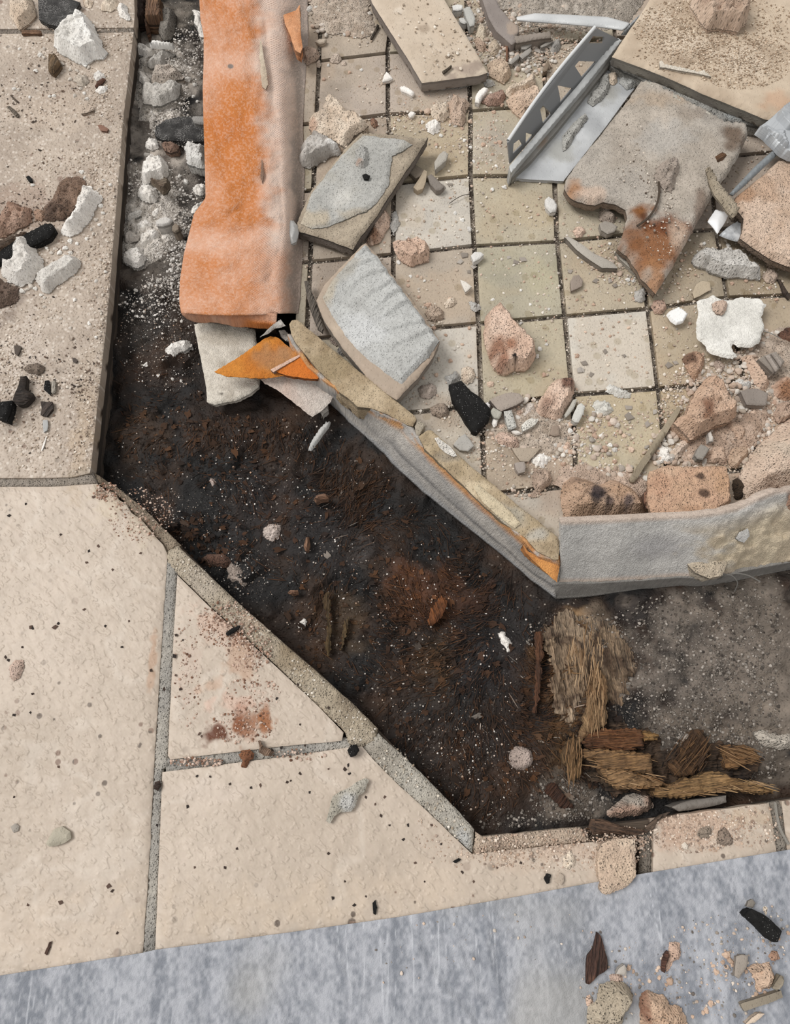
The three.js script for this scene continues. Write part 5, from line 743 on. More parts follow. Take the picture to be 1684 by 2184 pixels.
D('chunk', 'mortar_chunk', 'chunk', 'small pink pebble on the grout line above the long grey splinter', '1222,488 1230,479 1243,481 1250,492 1244,502 1230,504', { h: 7 });
D('shard', 'tile_shard', 'shard', 'grey tile chip below the pointed pink cone', '1278,476 1290,470 1306,474 1317,482 1310,494 1296,498 1282,490', { h: 5, cols: ['#948a7d', '#a49a8d'] });
D('chunk', 'mortar_chunk', 'chunk', 'pointed pinkish cone under the edge of the rust stained slab', '1279,464 1282,446 1290,424 1300,430 1308,444 1316,456 1312,467 1296,468', { h: 10, cols: ['#a3907f', '#b8a493'] });
D('flake', 'white_chip', 'chip', 'white irregular chip on the mosaic grout left of the metal trim end', '1162,424 1170,417 1182,424 1189,436 1186,448 1174,450 1164,440', { h: 5, cols: ['#cfcbc4', '#dedbd5'] });
D('shard', 'tile_shard', 'shard', 'white shard lying on the grout line near the olive mosaic', '1004,544 1012,536 1026,537 1032,542 1022,552 1010,558', { h: 5, cols: ['#cfcbc4', '#dcd9d3'] });
D('shard', 'tile_shard', 'shard', 'triangular white shard on the tan mosaic', '981,596 990,598 1006,610 996,620 992,622 986,610', { h: 4, cols: ['#d2c8b9', '#e0d8ca'] });
D('lump', 'plaster_lump', 'lump', 'grey oval pebble on the tan mosaic beside the grout', '998,642 1006,638 1020,648 1024,658 1014,664 1002,656', { h: 5, cols: ['#b5b2ac', '#cbc8c2'] });
D('chunk', 'mortar_crumb', 'lump', 'crumbly pink heap against the right side of the leaning slab', '904,664 916,650 932,648 944,660 948,676 934,684 916,680', { h: 7, cols: ['#a99078', '#c2a88f'] });
D('chunk', 'mortar_crumb', 'lump', 'cream crumb cluster on the tan mosaic', '946,646 956,634 968,632 974,644 962,654 950,656', { h: 3.5, cols: creams });
// --- upper middle rubble
D('chunk', 'mortar_chunk', 'chunk', 'upper piece of the split peach chunk beside the metal trim', '1080,184 1092,176 1110,170 1126,160 1137,154 1144,164 1144,178 1128,186 1106,194 1090,204 1080,198', { h: 10, cols: creams, facet: 1 });
D('chunk', 'mortar_chunk', 'chunk', 'lower wedge of the split peach chunk beside the metal trim', '1079,208 1096,200 1116,192 1137,184 1150,190 1158,202 1156,214 1148,226 1134,240 1120,251 1110,246 1099,236 1088,222', { h: 11, cols: ['#cba585', '#d8b595', '#dfc0a2'], facet: 1 });
D('chunk', 'mortar_chunk', 'chunk', 'pointed peach chunk at the corner of the large beige tile piece', '1038,131 1056,128 1077,126 1086,136 1092,150 1088,160 1075,173 1058,164 1045,155', { h: 10, cols: ['#c5a688', '#d6b998', '#b99b7f'] });
D('chunk', 'mortar_chunk', 'chunk', 'pitted pink chunk below the large beige tile piece', '956,210 964,202 980,206 994,204 1002,214 998,226 992,234 994,250 984,262 968,258 960,244 958,226', { h: 12, cols: ['#c0a288', '#d3b59b', '#b3957c'], rough: 1.2, facet: 2.4 });
D('chunk', 'mortar_chunk', 'chunk', 'cream crumbly lump left of the pitted pink chunk', '916,230 926,220 942,216 956,222 958,240 948,252 934,252 922,244', { h: 9, cols: creams });
D('lump', 'plaster_lump', 'lump', 'white lump under the cream crumbly lump', '908,262 916,252 930,252 938,262 934,276 922,283 912,278', { h: 8 });
D('chunk', 'mortar_chunk', 'chunk', 'reddish pink crumbly chunk below the pointed peach chunk', '1026,214 1034,204 1050,196 1064,192 1077,193 1078,205 1070,216 1058,221 1040,222', { h: 7, cols: ['#b58b74', '#a77e68', '#c29c86'] });
D('flake', 'white_torn_bit', 'scrap', 'bright white torn scrap beside the reddish pink chunk', '1013,214 1014,202 1020,192 1031,184 1042,187 1036,196 1029,203 1022,217', { h: 5 });
D('lump', 'plaster_lump', 'lump', 'grey white lump under the corner of the large beige tile piece', '1027,170 1040,166 1054,168 1056,178 1046,184 1034,180', { h: 6, cols: ['#bdbab4', '#d3d0ca'] });
D('shard', 'white_brick', 'chip', 'small white brick shaped chip at the top edge right of the large tile piece', '964,11 974,8 987,10 986,18 976,21 966,20', { h: 6, cols: ['#d3d0ca', '#e2dfd9'] });
D('shard', 'grey_brick', 'chip', 'larger grey brick shaped chip right of the small white one', '988,16 1002,11 1008,24 1014,38 1011,52 1002,54 994,36', { h: 7, cols: ['#aaa8a0', '#b9b7af'] });
D('shard', 'white_brick', 'chip', 'pale chip below the small white brick shaped one', '978,38 988,36 996,47 990,50 981,46', { h: 5, cols: ['#bfbcb5', '#cfccc5'] });
D('chunk', 'mortar_chunk', 'chunk', 'upper cream rock in the gap right of the large tile piece', '1013,61 1018,50 1027,45 1036,54 1040,68 1038,82 1028,84 1018,76', { h: 9, cols: ['#cdb899', '#dccaae', '#b6a185'] });
D('chunk', 'mortar_chunk', 'chunk', 'lower cream rock in the gap right of the large tile piece', '1042,90 1048,82 1058,78 1068,94 1066,106 1058,114 1046,110', { h: 9, cols: ['#c4ae91', '#d4c0a4', '#a99479'] });
D('chunk', 'mortar_chunk', 'chunk', 'pinkish rock against the edge of the large tile piece', '1011,78 1022,76 1036,88 1038,100 1028,105 1016,96', { h: 8, cols: ['#bd9c80', '#cdad92'] });
{
  const t = group('tile_fragment', 'brown grey L shaped tile fragment with white dust at the top', 'tile', 1080, 50);
  part(t, 'body', { ...kind.shard, p: '1022,-20 1050,-20 1066,14 1090,43 1106,54 1107,66 1098,76 1100,88 1091,93 1076,80 1058,64 1042,36', h: 8, cols: ['#7d7069', '#92857c'], spots: [[1092, 58, 16, 16, '#a58f7b', 1, .3]], m: M.tile, res: 1.2 });
  part(t, 'raised_rim', { ...kind.shard, p: '1090,76 1120,72 1150,68 1174,65 1176,78 1140,82 1102,90', h: 8, cols: ['#857768', '#95877a'] });
}
D('stick', 'rust_stick', 'stick', 'orange and brown stick bit below the L shaped tile fragment', '1074,88 1084,89 1086,96 1083,126 1079,126 1079,98', { h: 4, cols: ['#7d5136', '#95603c', '#57443a'], grain: 85 });
for (const [p, l] of [['1084,134 1094,122 1106,113 1107,122 1098,130 1091,136', 'grey shard pointing up right beside the orange stick bit'], ['1107,118 1118,108 1131,100 1134,107 1126,116 1114,124', 'wider grey shard right of the one beside the orange stick'], ['1152,97 1164,90 1175,85 1176,90 1166,96 1155,100', 'narrow grey shard under the rim of the L shaped fragment'], ['1108,96 1120,88 1132,88 1134,95 1122,104 1112,104', 'dusty grey shard under the L shaped fragment'], ['1157,149 1162,138 1168,128 1173,137 1166,150 1160,152', 'brown upright shard left of the metal trim fin']]) D('shard', 'tile_shard', 'shard', l, p, { h: 4, cols: l.startsWith('brown') ? ['#7d684f', '#927c62'] : ['#8f887e', '#a29b91'] });
D('lump', 'plaster_lump', 'lump', 'grey fluffy lump at the lower left end of the grey metal strip', '1172,90 1180,84 1196,84 1198,96 1188,108 1178,114 1172,104', { h: 6, cols: ['#9a948d', '#aaa49d'] });
D('flake', 'white_flake', 'flake', 'white angular flake on the grout left of the large tile piece', '815,172 818,160 824,150 832,158 838,166 828,170', { h: 3 });
D('flake', 'white_flake', 'flake', 'white pointed flake below the left edge of the large tile piece', '852,184 862,182 874,188 884,196 878,202 866,196 856,192', { h: 3.5 });
D('flake', 'white_flake', 'flake', 'white flake on the grout line near the pitted pink chunk', '869,242 876,235 886,239 882,246 874,248', { h: 3 });
D('stick', 'dark_stick', 'stick', 'thin dark stick left of the large tile piece', '789,78 798,62 804,48 809,52 800,68 793,80', { h: 2.5, cols: ['#4f4335', '#6a5b49'], grain: 120 });
D('stick', 'dark_stick', 'stick', 'short dark stick lying on the large tile piece', '943,150 952,144 962,136 964,140 954,148 946,154', { h: 2, y0: 12, cols: ['#5d5040', '#74664f'], grain: 145 });
D('chunk', 'pebble', 'pebble', 'rounded pinkish pebble against the torn orange flap', '642,102 654,96 668,98 680,104 682,112 672,124 656,132 646,126', { h: 10, cols: ['#b3967f', '#c2a58e'], rough: 0.4, facet: 0.6 });
D('chunk', 'pebble', 'pebble', 'smaller grey pink pebble below the rounded one at the membrane', '673,130 680,124 685,132 682,141 674,139', { h: 5, cols: ['#b29d89', '#c0ab97'], rough: 0.4 });
D('chunk', 'mortar_chunk', 'chunk', 'pale angular lump right of the two membrane pebbles', '702,122 712,112 722,110 728,122 720,130 706,128', { h: 7, cols: ['#c2ac98', '#d2bda9'] });
D('chunk', 'mortar_crumb', 'lump', 'small pale lump beside the pale angular one', '726,132 732,126 740,132 736,137 730,137', { h: 4, cols: ['#c2ac98', '#d2bda9'] });
D('flake', 'flat_chip', 'chip', 'flat beige chip above the membrane pebbles', '671,86 680,82 696,82 692,90 682,92', { h: 3, cols: ['#b7a48c', '#c3b098'] });
D('chunk', 'rust_lump', 'lump', 'red brown shiny nugget right of the cream chunk', '788,252 796,246 804,254 806,264 800,271 792,264', { h: 5, cols: ['#7a4a35', '#8f5f45', '#ab8560'], rough: 0.5 });
D('shard', 'tile_shard', 'shard', 'grey shard standing beside the grey slab tip', '926,344 936,328 946,320 956,326 952,340 940,350 928,360', { h: 6, cols: ['#a29a8c', '#b3ab9d'] });
D('shard', 'spoon_shard', 'shard', 'tan spoon shaped shard below the grey slab tip', '904,360 910,364 908,386 902,400 890,405 881,398 890,384 898,372', { h: 5, r: 2, cols: ['#a79272', '#b9a484'] });
D('shard', 'dark_block', 'block', 'grey brown block right of the spoon shaped shard', '911,374 920,370 934,384 948,396 940,404 930,405 918,392', { h: 5, cols: ['#6f655b', '#83786d'] });
D('shard', 'dark_block', 'block', 'brown tile fragment behind the spoon shaped shard', '872,366 884,350 896,356 906,366 898,374 886,380', { h: 4, cols: ['#7f705c', '#92826d'] });
D('shard', 'thin_splinter', 'splinter', 'grey wooden splinter leaning between membrane and tilted slab', '648,598 656,596 668,628 680,664 690,700 688,708 676,700 664,668 654,634', { h: 8, t: 3, cols: ['#70665c', '#857a6e'], m: M.wood, grain: 70 });
D('chunk', 'pebble', 'pebble', 'brown grey pebble wedged between tilted slab and tan strip', '700,716 708,710 722,712 732,722 726,732 714,734 704,726', { h: 9, cols: ['#89776a', '#9b887a'] });
D('chunk', 'pebble', 'pebble', 'grey pebble wedged beside the brown grey one', '718,744 724,730 734,726 744,740 742,752 728,754', { h: 9, cols: ['#7d7873', '#918c87'] });
D('shard', 'clear_chip', 'chip', 'translucent grey oval chip on the foot of the membrane', '608,478 614,466 624,464 634,476 636,492 630,510 618,516 610,500', { h: 5, y0: 8, r: 2, edge: 0.5, cols: ['#9d9c99', '#b1b0ad'], m: M.paint });
// --- metal edging, slabs and foil at the upper right
{
  const t = group('tile_trim', 'perforated aluminium tile trim lying bent on the mosaic', 'trim', 1200, 240);
  const bar = (name, a, h0, h1, more, label) => part(t, name, { p: a, h: h1, t: h1 - h0, y0: 0, r: 0.4, edge: 0.93, rough: 0.05, res: 2.5, jit: 0.12, m: M.metal, cf: 40, sideRough: 0.1, inset: 0.1, ...more }, label);
  // the fin with its punched holes stands on edge and leans away
  const A = W(1320, 84, 0.012), B = W(1088, 350, 0.006), C = W(1083, 300, 0.024), Dd = W(1268, 58, 0.030);
  const shape = new THREE.Shape([[0.0, 0.0], [1, 0.02], [1.0, 0.9], [0.97, 1], [0.03, 1], [0, 0.9]].map(([x, y]) => new THREE.Vector2(x, y)));
  const hole = (pts) => shape.holes.push(new THREE.Path(pts.map(([x, y]) => new THREE.Vector2(x, y)).reverse()));
  hole([[0.07, 0.36], [0.12, 0.78], [0.06, 0.84], [0.03, 0.5]]); hole([[0.20, 0.12], [0.33, 0.12], [0.30, 0.62], [0.255, 0.62]]); hole([[0.42, 0.12], [0.54, 0.12], [0.52, 0.22], [0.47, 0.66]]); hole([[0.62, 0.1], [0.70, 0.1], [0.665, 0.6], [0.63, 0.6]]); hole([[0.79, 0.1], [0.86, 0.1], [0.83, 0.45]]); hole([[0.88, 0.2], [0.97, 0.28], [0.95, 0.62], [0.89, 0.5]]);
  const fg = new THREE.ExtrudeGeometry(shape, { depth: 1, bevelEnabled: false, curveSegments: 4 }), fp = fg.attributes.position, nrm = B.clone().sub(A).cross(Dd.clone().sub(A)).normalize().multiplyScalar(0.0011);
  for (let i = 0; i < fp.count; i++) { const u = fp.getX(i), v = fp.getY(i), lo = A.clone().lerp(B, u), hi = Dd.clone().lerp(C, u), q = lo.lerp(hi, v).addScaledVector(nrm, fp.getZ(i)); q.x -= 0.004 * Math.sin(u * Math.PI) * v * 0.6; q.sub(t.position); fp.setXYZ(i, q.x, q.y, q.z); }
  fg.setAttribute('color', new THREE.Float32BufferAttribute(new Array(fp.count).fill(0).flatMap(() => col('#8f9193')), 3)); fg.computeVertexNormals();  // fin grey set darker to paint in the shade of its averted face
  const fin = ready(new THREE.Mesh(fg, M.metal)); fin.name = 'perforated_fin'; fin.userData.label = 'fin with triangular holes, shade painted into its darker grey'; t.add(fin);
const rimPts = []; for (let i = 0; i <= 20; i++) { const u = i / 20, q = Dd.clone().lerp(C, u); q.x -= 0.004 * Math.sin(u * Math.PI) * 0.6; rimPts.push(q.sub(t.position)); }
  const rg = new THREE.TubeGeometry(new THREE.CatmullRomCurve3(rimPts), 40, 0.0011, 8, false); rg.setAttribute('color', new THREE.Float32BufferAttribute(new Array(rg.attributes.position.count).fill(0).flatMap(() => col('#dfe1e1')), 3));
  const rimMesh = ready(new THREE.Mesh(rg, M.paint)); rimMesh.name = 'fin_rim'; rimMesh.userData.label = 'bright rim of the fin'; t.add(rimMesh);
  bar('ridge', '1086,352 1120,312 1180,240 1240,170 1300,98 1318,78 1326,84 1304,112 1246,184 1186,254 1126,324 1090,366', 0, 13, { cols: ['#b3b5b5', '#c2c4c3', '#a3a5a4'], tilt: [0, 0] });
  bar('upright_leg', '1090,364 1126,326 1186,256 1246,186 1304,114 1308,126 1250,200 1192,272 1132,342 1092,378', 0, 7, { cols: ['#7b7770', '#8d8981', '#6e675d'], spots: [[1150, 300, 30, 20, '#8d6d49', .6]] });
  bar('flange', '1090,379 1140,383 1201,386 1240,336 1290,272 1340,204 1369,168 1330,140 1300,122 1256,196 1196,270 1136,340', 0, 2.6, { cols: ['#aeb1b5', '#c6c9cb', '#a0a3a6'], spots: [[1190, 320, 40, 40, '#a6a59d', .8], [1280, 190, 40, 40, '#a3a199', .9]] });
  for (const [p, c] of [['1252,216 1262,196 1276,180 1282,158 1298,162 1302,180 1296,200 1280,214 1264,226', ['#a7a6a0', '#bbbab4']], ['1320,150 1340,152 1362,160 1368,168 1352,186 1336,190 1320,176', ['#a9aaa6', '#b9bab6']], ['1200,290 1222,262 1248,240 1254,252 1232,282 1214,312 1200,322', ['#a9a8a2', '#bcbbb4']]]) part(t, 'thinset_crust', { ...kind.chunk, p, h: 3, y0: 2.4, r: 1.5, cols: c, sink: -1 });
}
D('chunk', 'mortar_chunk', 'chunk', 'small tan rock lying in the channel of the metal trim', '1298,152 1306,146 1316,152 1320,166 1310,176 1300,170', { h: 8, y0: 2.5, cols: creams });
{
  const t = group('metal_strip', 'curved pale grey metal strip above the perforated trim', 'strip', 1220, 45);
  const up = [[0, 1101, 36], [0.15, 1140, 28], [0.45, 1208, 31], [0.8, 1295, 36], [1, 1343, 49]], lo = [[0, 1103, 46], [0.15, 1136, 48], [0.45, 1208, 53], [0.8, 1286, 60], [1, 1327, 66]];
  sheetPart(t, 'strip', sheet((u, v) => { const a = along(up, u), b = along(lo, u), p = W(lerp(a[1], b[1], v), lerp(a[2], b[2], v), (9 + 3 * u + 1.6 * Math.sin(v * 3.1) + 0.5 * Math.sin(u * 14)) * MM); return p; }, 60, 8, 0.0012, (u, v, p) => mix3(mix3(col('#b9bcbd'), col('#d0d2d2'), fbm(p.x * 90, p.z * 200, 651, 3)), col('#dedfde'), 0.6 * smooth(u, 0.3, 0.1))), M.metal);
  part(t, 'bent_end', { p: '1326,66 1342,49 1362,30 1368,32 1352,50 1338,66', h: 13, t: 1.6, y0: 0, r: 0.3, rough: 0.2, m: M.metal, cols: ['#8e9192', '#a1a4a5'] });
}
{
  const t = group('broken_tile', 'big dusty beige tile in the upper right corner, face up', 'tile', 1540, 120);
  part(t, 'glazed_face', { p: '1306,117 1322,92 1344,58 1366,28 1392,-14 1440,-90 1800,-90 1800,210 1700,262 1632,250 1590,232 1500,196 1430,164 1370,140', h: 17, t: 8, y0: 2, r: 1, edge: 0.9, rough: 0.12, res: 2.4, jit: 0.2, cols: ['#bba384', '#c9b293', '#b39a7b', '#c3ab8d'], side: ['#827a70', '#97907f'], cf: 50, m: M.tile, spots: [[1460, 90, 60, 30, '#d8c4a9', .7], [1580, 130, 60, 40, '#d9c6ac', .6], [1460, 130, 34, 10, '#957a5a', .6], [1570, 60, 50, 14, '#8f7457', .6], [1660, 215, 40, 30, '#c2946a', .7], [1400, 40, 40, 30, '#d4c0a5', .6]] });
  part(t, 'thinset_back', { p: '1302,124 1318,120 1370,142 1430,168 1500,200 1590,236 1634,254 1624,266 1586,256 1541,258 1520,240 1486,228 1450,214 1424,194 1390,178 1360,158 1330,146', h: 10, y0: 1, r: 1, rough: 0.9, jit: 0.7, cols: ['#8d8b85', '#a5a49e', '#767269'], m: M.mortar, spots: [[1440, 205, 40, 12, '#b9b7ad', .7], [1560, 246, 30, 12, '#a9b0b2', .7]] }, 'grey thinset on the back');
}
{
  const c = piece('mortar_chunk', 'large pale pink mortar mass lying on the big corner tile', 'chunk', { ...kind.chunk, p: '1478,-10 1476,6 1486,20 1493,36 1504,48 1512,56 1530,52 1549,55 1566,58 1577,61 1584,50 1596,38 1600,20 1592,-2 1580,-20 1500,-20', h: 15, y0: 19, cols: ['#bd9c80', '#d3b599', '#dfc5ab'], facet: 3 });
}
D('stick', 'white_string', 'string', 'frayed white string lying on the big corner tile', '1407,128 1412,126 1418,134 1436,137 1464,143 1490,150 1502,146 1506,152 1518,160 1500,156 1480,152 1450,147 1420,141 1408,140', { h: 3, y0: 19, cols: ['#d8ccb8', '#e9dfce'], m: M.felt });
{
  const t = group('stained_slab', 'broad grey tan slab with a rusty brown end, lying beside the metal trim', 'slab', 1420, 360);
  part(t, 'board', { p: '1369,168 1396,178 1423,193 1456,212 1486,228 1516,242 1545,258 1572,262 1590,267 1597,284 1575,333 1550,372 1523,412 1496,458 1471,502 1440,560 1405,614 1377,585 1343,532 1322,516 1334,480 1342,456 1338,437 1315,426 1290,421 1272,428 1256,426 1232,418 1216,408 1208,390 1208,374 1240,330 1280,284 1330,222', h: 14, t: 8, y0: 2, r: 1.6, edge: 0.75, rough: 0.5, res: 1.9, jit: 0.5, cols: ['#a1978b', '#b5aa9c', '#a89b8b', '#bfb1a0'], side: ['#75604c', '#8d7660', '#5d4a39'], cf: 40, m: M.powder, speck: 0.16, spots: [[1400, 520, 70, 70, '!#8a5a36', .95], [1352, 500, 34, 40, '!#7f5434', .8], [1420, 480, 50, 26, '!#6d3c1c', .9], [1400, 585, 26, 40, '!#a37550', .8], [1445, 500, 22, 40, '#c0a084', .8], [1364, 448, 26, 18, '!#7d4a16', .95], [1374, 460, 12, 10, '!#4a2508', .8], [1228, 396, 22, 26, '!#a97850', .8], [1262, 410, 36, 20, '#cfb096', .8], [1400, 215, 60, 22, '#b39a7d', .7], [1560, 300, 30, 40, '!#5b4532', .8], [1470, 250, 30, 20, '#8f7b66', .5], [1420, 300, 60, 50, '#b4b0aa', .5], [1495, 450, 16, 60, '#7d6552', .8]], tilt: [0.03, -0.03], shape: (x, z) => 2.2 * (fbm(x * 22, z * 22, 640, 3) - 0.5) * 2 });
  part(t, 'thinset_crust', { ...kind.chunk, p: '1372,172 1400,180 1430,200 1470,224 1510,244 1536,258 1520,262 1480,244 1440,222 1400,196 1376,184', h: 3, y0: 15, r: 1.2, cols: ['#b3ab9b', '#c6bfae'], sink: -3, tilt: [0.03, -0.03] });
}
D('chunk', 'mortar_shard', 'shard', 'grey tan arrowhead shard lying on the stained slab', '1396,362 1404,354 1412,346 1430,340 1444,336 1450,350 1449,364 1442,380 1438,396 1434,409 1426,404 1414,396 1404,386 1395,376', { h: 8, y0: 15.6, cols: ['#9f8f80', '#b09f90'], facet: 2 });
{
  const pts = [[1404, 388, 18], [1405, 410, 18], [1402, 430, 18], [1394, 448, 18], [1384, 462, 17], [1370, 474, 17], [1358, 482, 16]].map(([x, y, h]) => W(x, y, h * MM)), cu = new THREE.CatmullRomCurve3(pts), g = new THREE.TubeGeometry(cu, 40, 0.0007, 6, false);
  g.setAttribute('color', new THREE.Float32BufferAttribute(new Array(g.attributes.position.count).fill(0).flatMap(() => col('#a58a6e')), 3));
  const m = ready(new THREE.Mesh(g, M.wood)); m.name = numbered('root_strand'); tag(m, 'thin curved root strand hanging from the arrowhead shard', 'strand'); scene.add(m);
}
D('stick', 'wood_chip', 'splinter', 'rust brown wood chip near the right edge of the stained slab', '1524,332 1540,322 1552,328 1544,338 1530,346', { h: 3, y0: 16, cols: ['!#5f3f22', '#7d5733'], grain: 30 });
D('shard', 'tile_shard', 'shard', 'long tan tile sliver bridging the stained slab and the pink slab', '1507,356 1512,352 1519,357 1532,382 1546,402 1562,420 1579,441 1574,452 1566,460 1554,448 1538,426 1524,408 1515,388', { h: 19, t: 4, y0: 2, cols: ['#9a8a70', '#ac9c81', '#8d7d64'], m: M.mortar });
{
  const t = group('pink_slab', 'large pink mortar slab backed with silver foil at the right frame edge', 'slab', 1630, 430);
  part(t, 'mortar_face', { p: '1760,260 1690,306 1660,336 1636,360 1602,388 1573,412 1574,426 1580,440 1592,456 1590,478 1584,498 1608,516 1630,530 1653,545 1684,557 1760,580', h: 15, t: 9, y0: 2, r: 1.6, edge: 0.7, rough: 0.7, res: 1.7, cols: ['#c3a080', '#d0ae90', '#dabb9f', '#c9a686'], side: ['#8d7660', '#75604c'], m: M.mortar, speck: 0.2, spots: [[1590, 412, 26, 22, '#b07c4c', .85], [1625, 400, 40, 40, '#b98e66', .6], [1650, 330, 30, 30, '#c0aa92', .5]] });
  part(t, 'foil', { p: '1534,498 1552,482 1572,470 1594,474 1590,490 1600,512 1624,532 1640,544 1610,530 1580,512 1556,506', h: 8, t: 1.2, y0: 1, r: 0.5, rough: 0.9, m: M.metal, cols: ['#c3c6c8', '#9ea2a6', '#dfe1e2'], cf: 160 }, 'silver foil edge');
}
D('shard', 'metal_bar', 'bar', 'blue grey metal bar along the upper edge of the pink slab', '1558,408 1576,388 1610,352 1650,316 1684,284 1700,280 1690,300 1664,322 1626,358 1590,392 1566,412', { h: 18, t: 3, y0: 0, cols: ['#7b8286', '#8d9397'], m: M.metal });
D('flake', 'foil_scrap', 'foil', 'crumpled silver foil at the right frame edge', '1620,266 1640,252 1660,234 1684,214 1740,190 1740,330 1690,324 1668,310 1650,290 1636,276', { h: 26, t: 1, y0: 0, r: 0.6, rough: 2.6, rf: 90, facet: 5, ff: 80, m: M.metal, cols: ['#c2c6ca', '#9ca1a6', '#dfe3e5'], cf: 130, res: 1.2 });
D('flake', 'white_clip', 'clip', 'curved white plastic clip under the tan tile sliver', '1509,472 1516,460 1526,446 1540,450 1557,452 1546,474 1530,498 1520,484', { h: 9, t: 1.4, y0: 1, r: 0.3, rough: 0.1, edge: 0.95, m: M.paint, cols: ['#e4e5e6', '#eeefef'], shape: (x, z, d) => 2 * Math.sin(Math.min(1, d / 0.005) * 1.5) });
D('chunk', 'mortar_chunk', 'chunk', 'brown crumbly chunk under the right corner of the stained slab', '1556,452 1572,446 1586,452 1590,462 1578,468 1562,466', { h: 8, cols: ['#6f5d4c', '#8d7966'] });
D('stick', 'dark_stick', 'stick', 'dark brown stick at the right frame edge above the cloth', '1660,592 1666,594 1676,612 1688,630 1684,636 1672,622', { h: 3, cols: ['#4b3a2d', '#63503f'], grain: 60 });
D('shard', 'tile_shard', 'shard', 'flat tan flake above the white cloth', '1476,624 1484,606 1498,598 1514,602 1516,618 1504,624 1490,632 1480,636', { h: 2, cols: ['#b09c7c', '#bda989'] });
D('chunk', 'mortar_chunk', 'chunk', 'pinkish pebble at the right tip of the gritty grey chunk', '1628,588 1636,574 1650,570 1662,580 1664,592 1652,602 1636,600', { h: 7, cols: ['#b09680', '#c2a993'] });
D('chunk', 'mortar_chunk', 'chunk', 'round tan lump above the pinkish pebble by the pink slab', '1634,562 1644,552 1658,550 1662,562 1652,570 1640,570', { h: 6, cols: ['#a48b72', '#b69d84'] });
// --- lower right heap against the curb
D('chunk', 'mortar_plate', 'plate', 'orange pink square plate leaning on the right curb', '1390,1000 1410,992 1430,986 1470,988 1510,987 1556,986 1560,1010 1561,1040 1562,1068 1546,1082 1528,1094 1480,1100 1430,1104 1394,1106 1386,1084 1383,1060 1384,1030', { h: 17, t: 6, y0: 2, lump: 0, r: 1.4, edge: 0.85, facet: 0.5, rough: 0.5, jit: 0.5, cols: ['#bf8f66', '#cda078', '#c99a74', '#d3aa84'], tilt: [0, 0.15], spots: [[1496, 1014, 9, 8, '#4a3020', .9], [1502, 1052, 12, 8, '#4f3524', .9], [1540, 1030, 24, 30, '#bd8d5c', .6], [1410, 1030, 24, 30, '#c68f66', .6]] });
D('stick', 'bark_edge', 'splinter', 'reddish splinter at the left edge of the orange pink plate', '1380,1044 1388,1034 1394,1040 1390,1062 1386,1078 1380,1066', { h: 14, cols: ['#a57559', '#8a5d44'], grain: 85 });
D('chunk', 'mouldy_lump', 'lump', 'pink mortar heap with blue black mould against the right curb', '1196,1044 1204,1024 1216,1012 1228,1011 1246,1016 1262,1022 1280,1030 1300,1019 1320,1022 1345,1031 1362,1050 1378,1074 1392,1098 1360,1106 1320,1108 1284,1108 1240,1108 1204,1102 1198,1080', { h: 13, edge: 0.12, r: 9, rough: 1.6, facet: 1.6, cols: ['#b58e6c', '#c9a280', '#a8825f'], spots: [[1270, 1056, 22, 24, '#2c2430', .9], [1262, 1076, 12, 16, '#241c22', .8], [1290, 1078, 12, 12, '#3b3038', .8], [1330, 1076, 14, 14, '#4b4048', .8], [1226, 1026, 14, 12, '#6b5040', .7], [1320, 1050, 40, 20, '#c2976e', .6]] });
D('chunk', 'pink_brick', 'chunk', 'long pink wedge chunk below the white cloth', '1586,760 1594,754 1605,752 1620,772 1634,792 1647,810 1640,824 1630,834 1622,824 1612,808 1600,786', { h: 12, cols: ['#c5a083', '#d5b295', '#bb9678'], facet: 1.6 });
{
  const t = group('ridged_tile', 'ridged grey brown tile fragment at the right edge below the cloth', 'tile', 1650, 770);
  part(t, 'body', { ...kind.shard, p: '1618,764 1632,756 1655,748 1664,758 1674,770 1664,784 1655,796 1646,790 1634,778', h: 10, cols: ['#85796c', '#988b7d'] });
  for (const p of ['1634,757 1640,754 1662,786 1656,790', '1646,752 1652,750 1671,774 1666,780']) part(t, 'rib', { ...kind.shard, p, h: 12.5, cols: ['#918478', '#a3968a'] });
}
D('shard', 'tile_shard', 'shard', 'dark grey tile shard right of the largest pink chunk', '1580,834 1596,829 1611,827 1626,832 1638,838 1637,852 1634,864 1614,864 1593,862 1586,848', { h: 6, cols: ['#7d7166', '#8f8277'] });
D('lump', 'plaster_lump', 'lump', 'white speckled lump between largest pink chunk and long wedge', '1572,808 1578,802 1586,801 1598,808 1606,816 1598,824 1586,826 1574,820', { h: 9, cols: ['#bdb9b3', '#d6d3cd'] });
D('chunk', 'rusty_chunk', 'chunk', 'pink chunk with an orange rust face at the right frame edge', '1646,820 1656,808 1670,802 1700,800 1710,850 1690,852 1672,850 1656,842', { h: 10, spots: [[1676, 832, 24, 22, '#9c6434', .95]] });
D('chunk', 'rusty_chunk', 'chunk', 'dark rusty lump at the right frame edge beside the cloth', '1660,706 1676,698 1700,692 1704,726 1686,732 1668,728 1656,718', { h: 8, cols: ['#4b2c1c', '#6b432c', '#8d6347'] });
D('chunk', 'pink_brick', 'chunk', 'pink brick shaped lump under the largest pink chunk, right one', '1547,894 1558,892 1571,896 1584,904 1596,914 1592,926 1586,938 1578,943 1568,940 1560,924', { h: 10, cols: ['#bf9c7f', '#d0ae91'] });
D('chunk', 'pink_brick', 'chunk', 'round pink lump under the largest pink chunk, middle one', '1522,919 1532,911 1544,910 1556,916 1563,926 1559,937 1548,943 1536,940 1526,931', { h: 10, cols: ['#c6a488', '#d5b498'] });
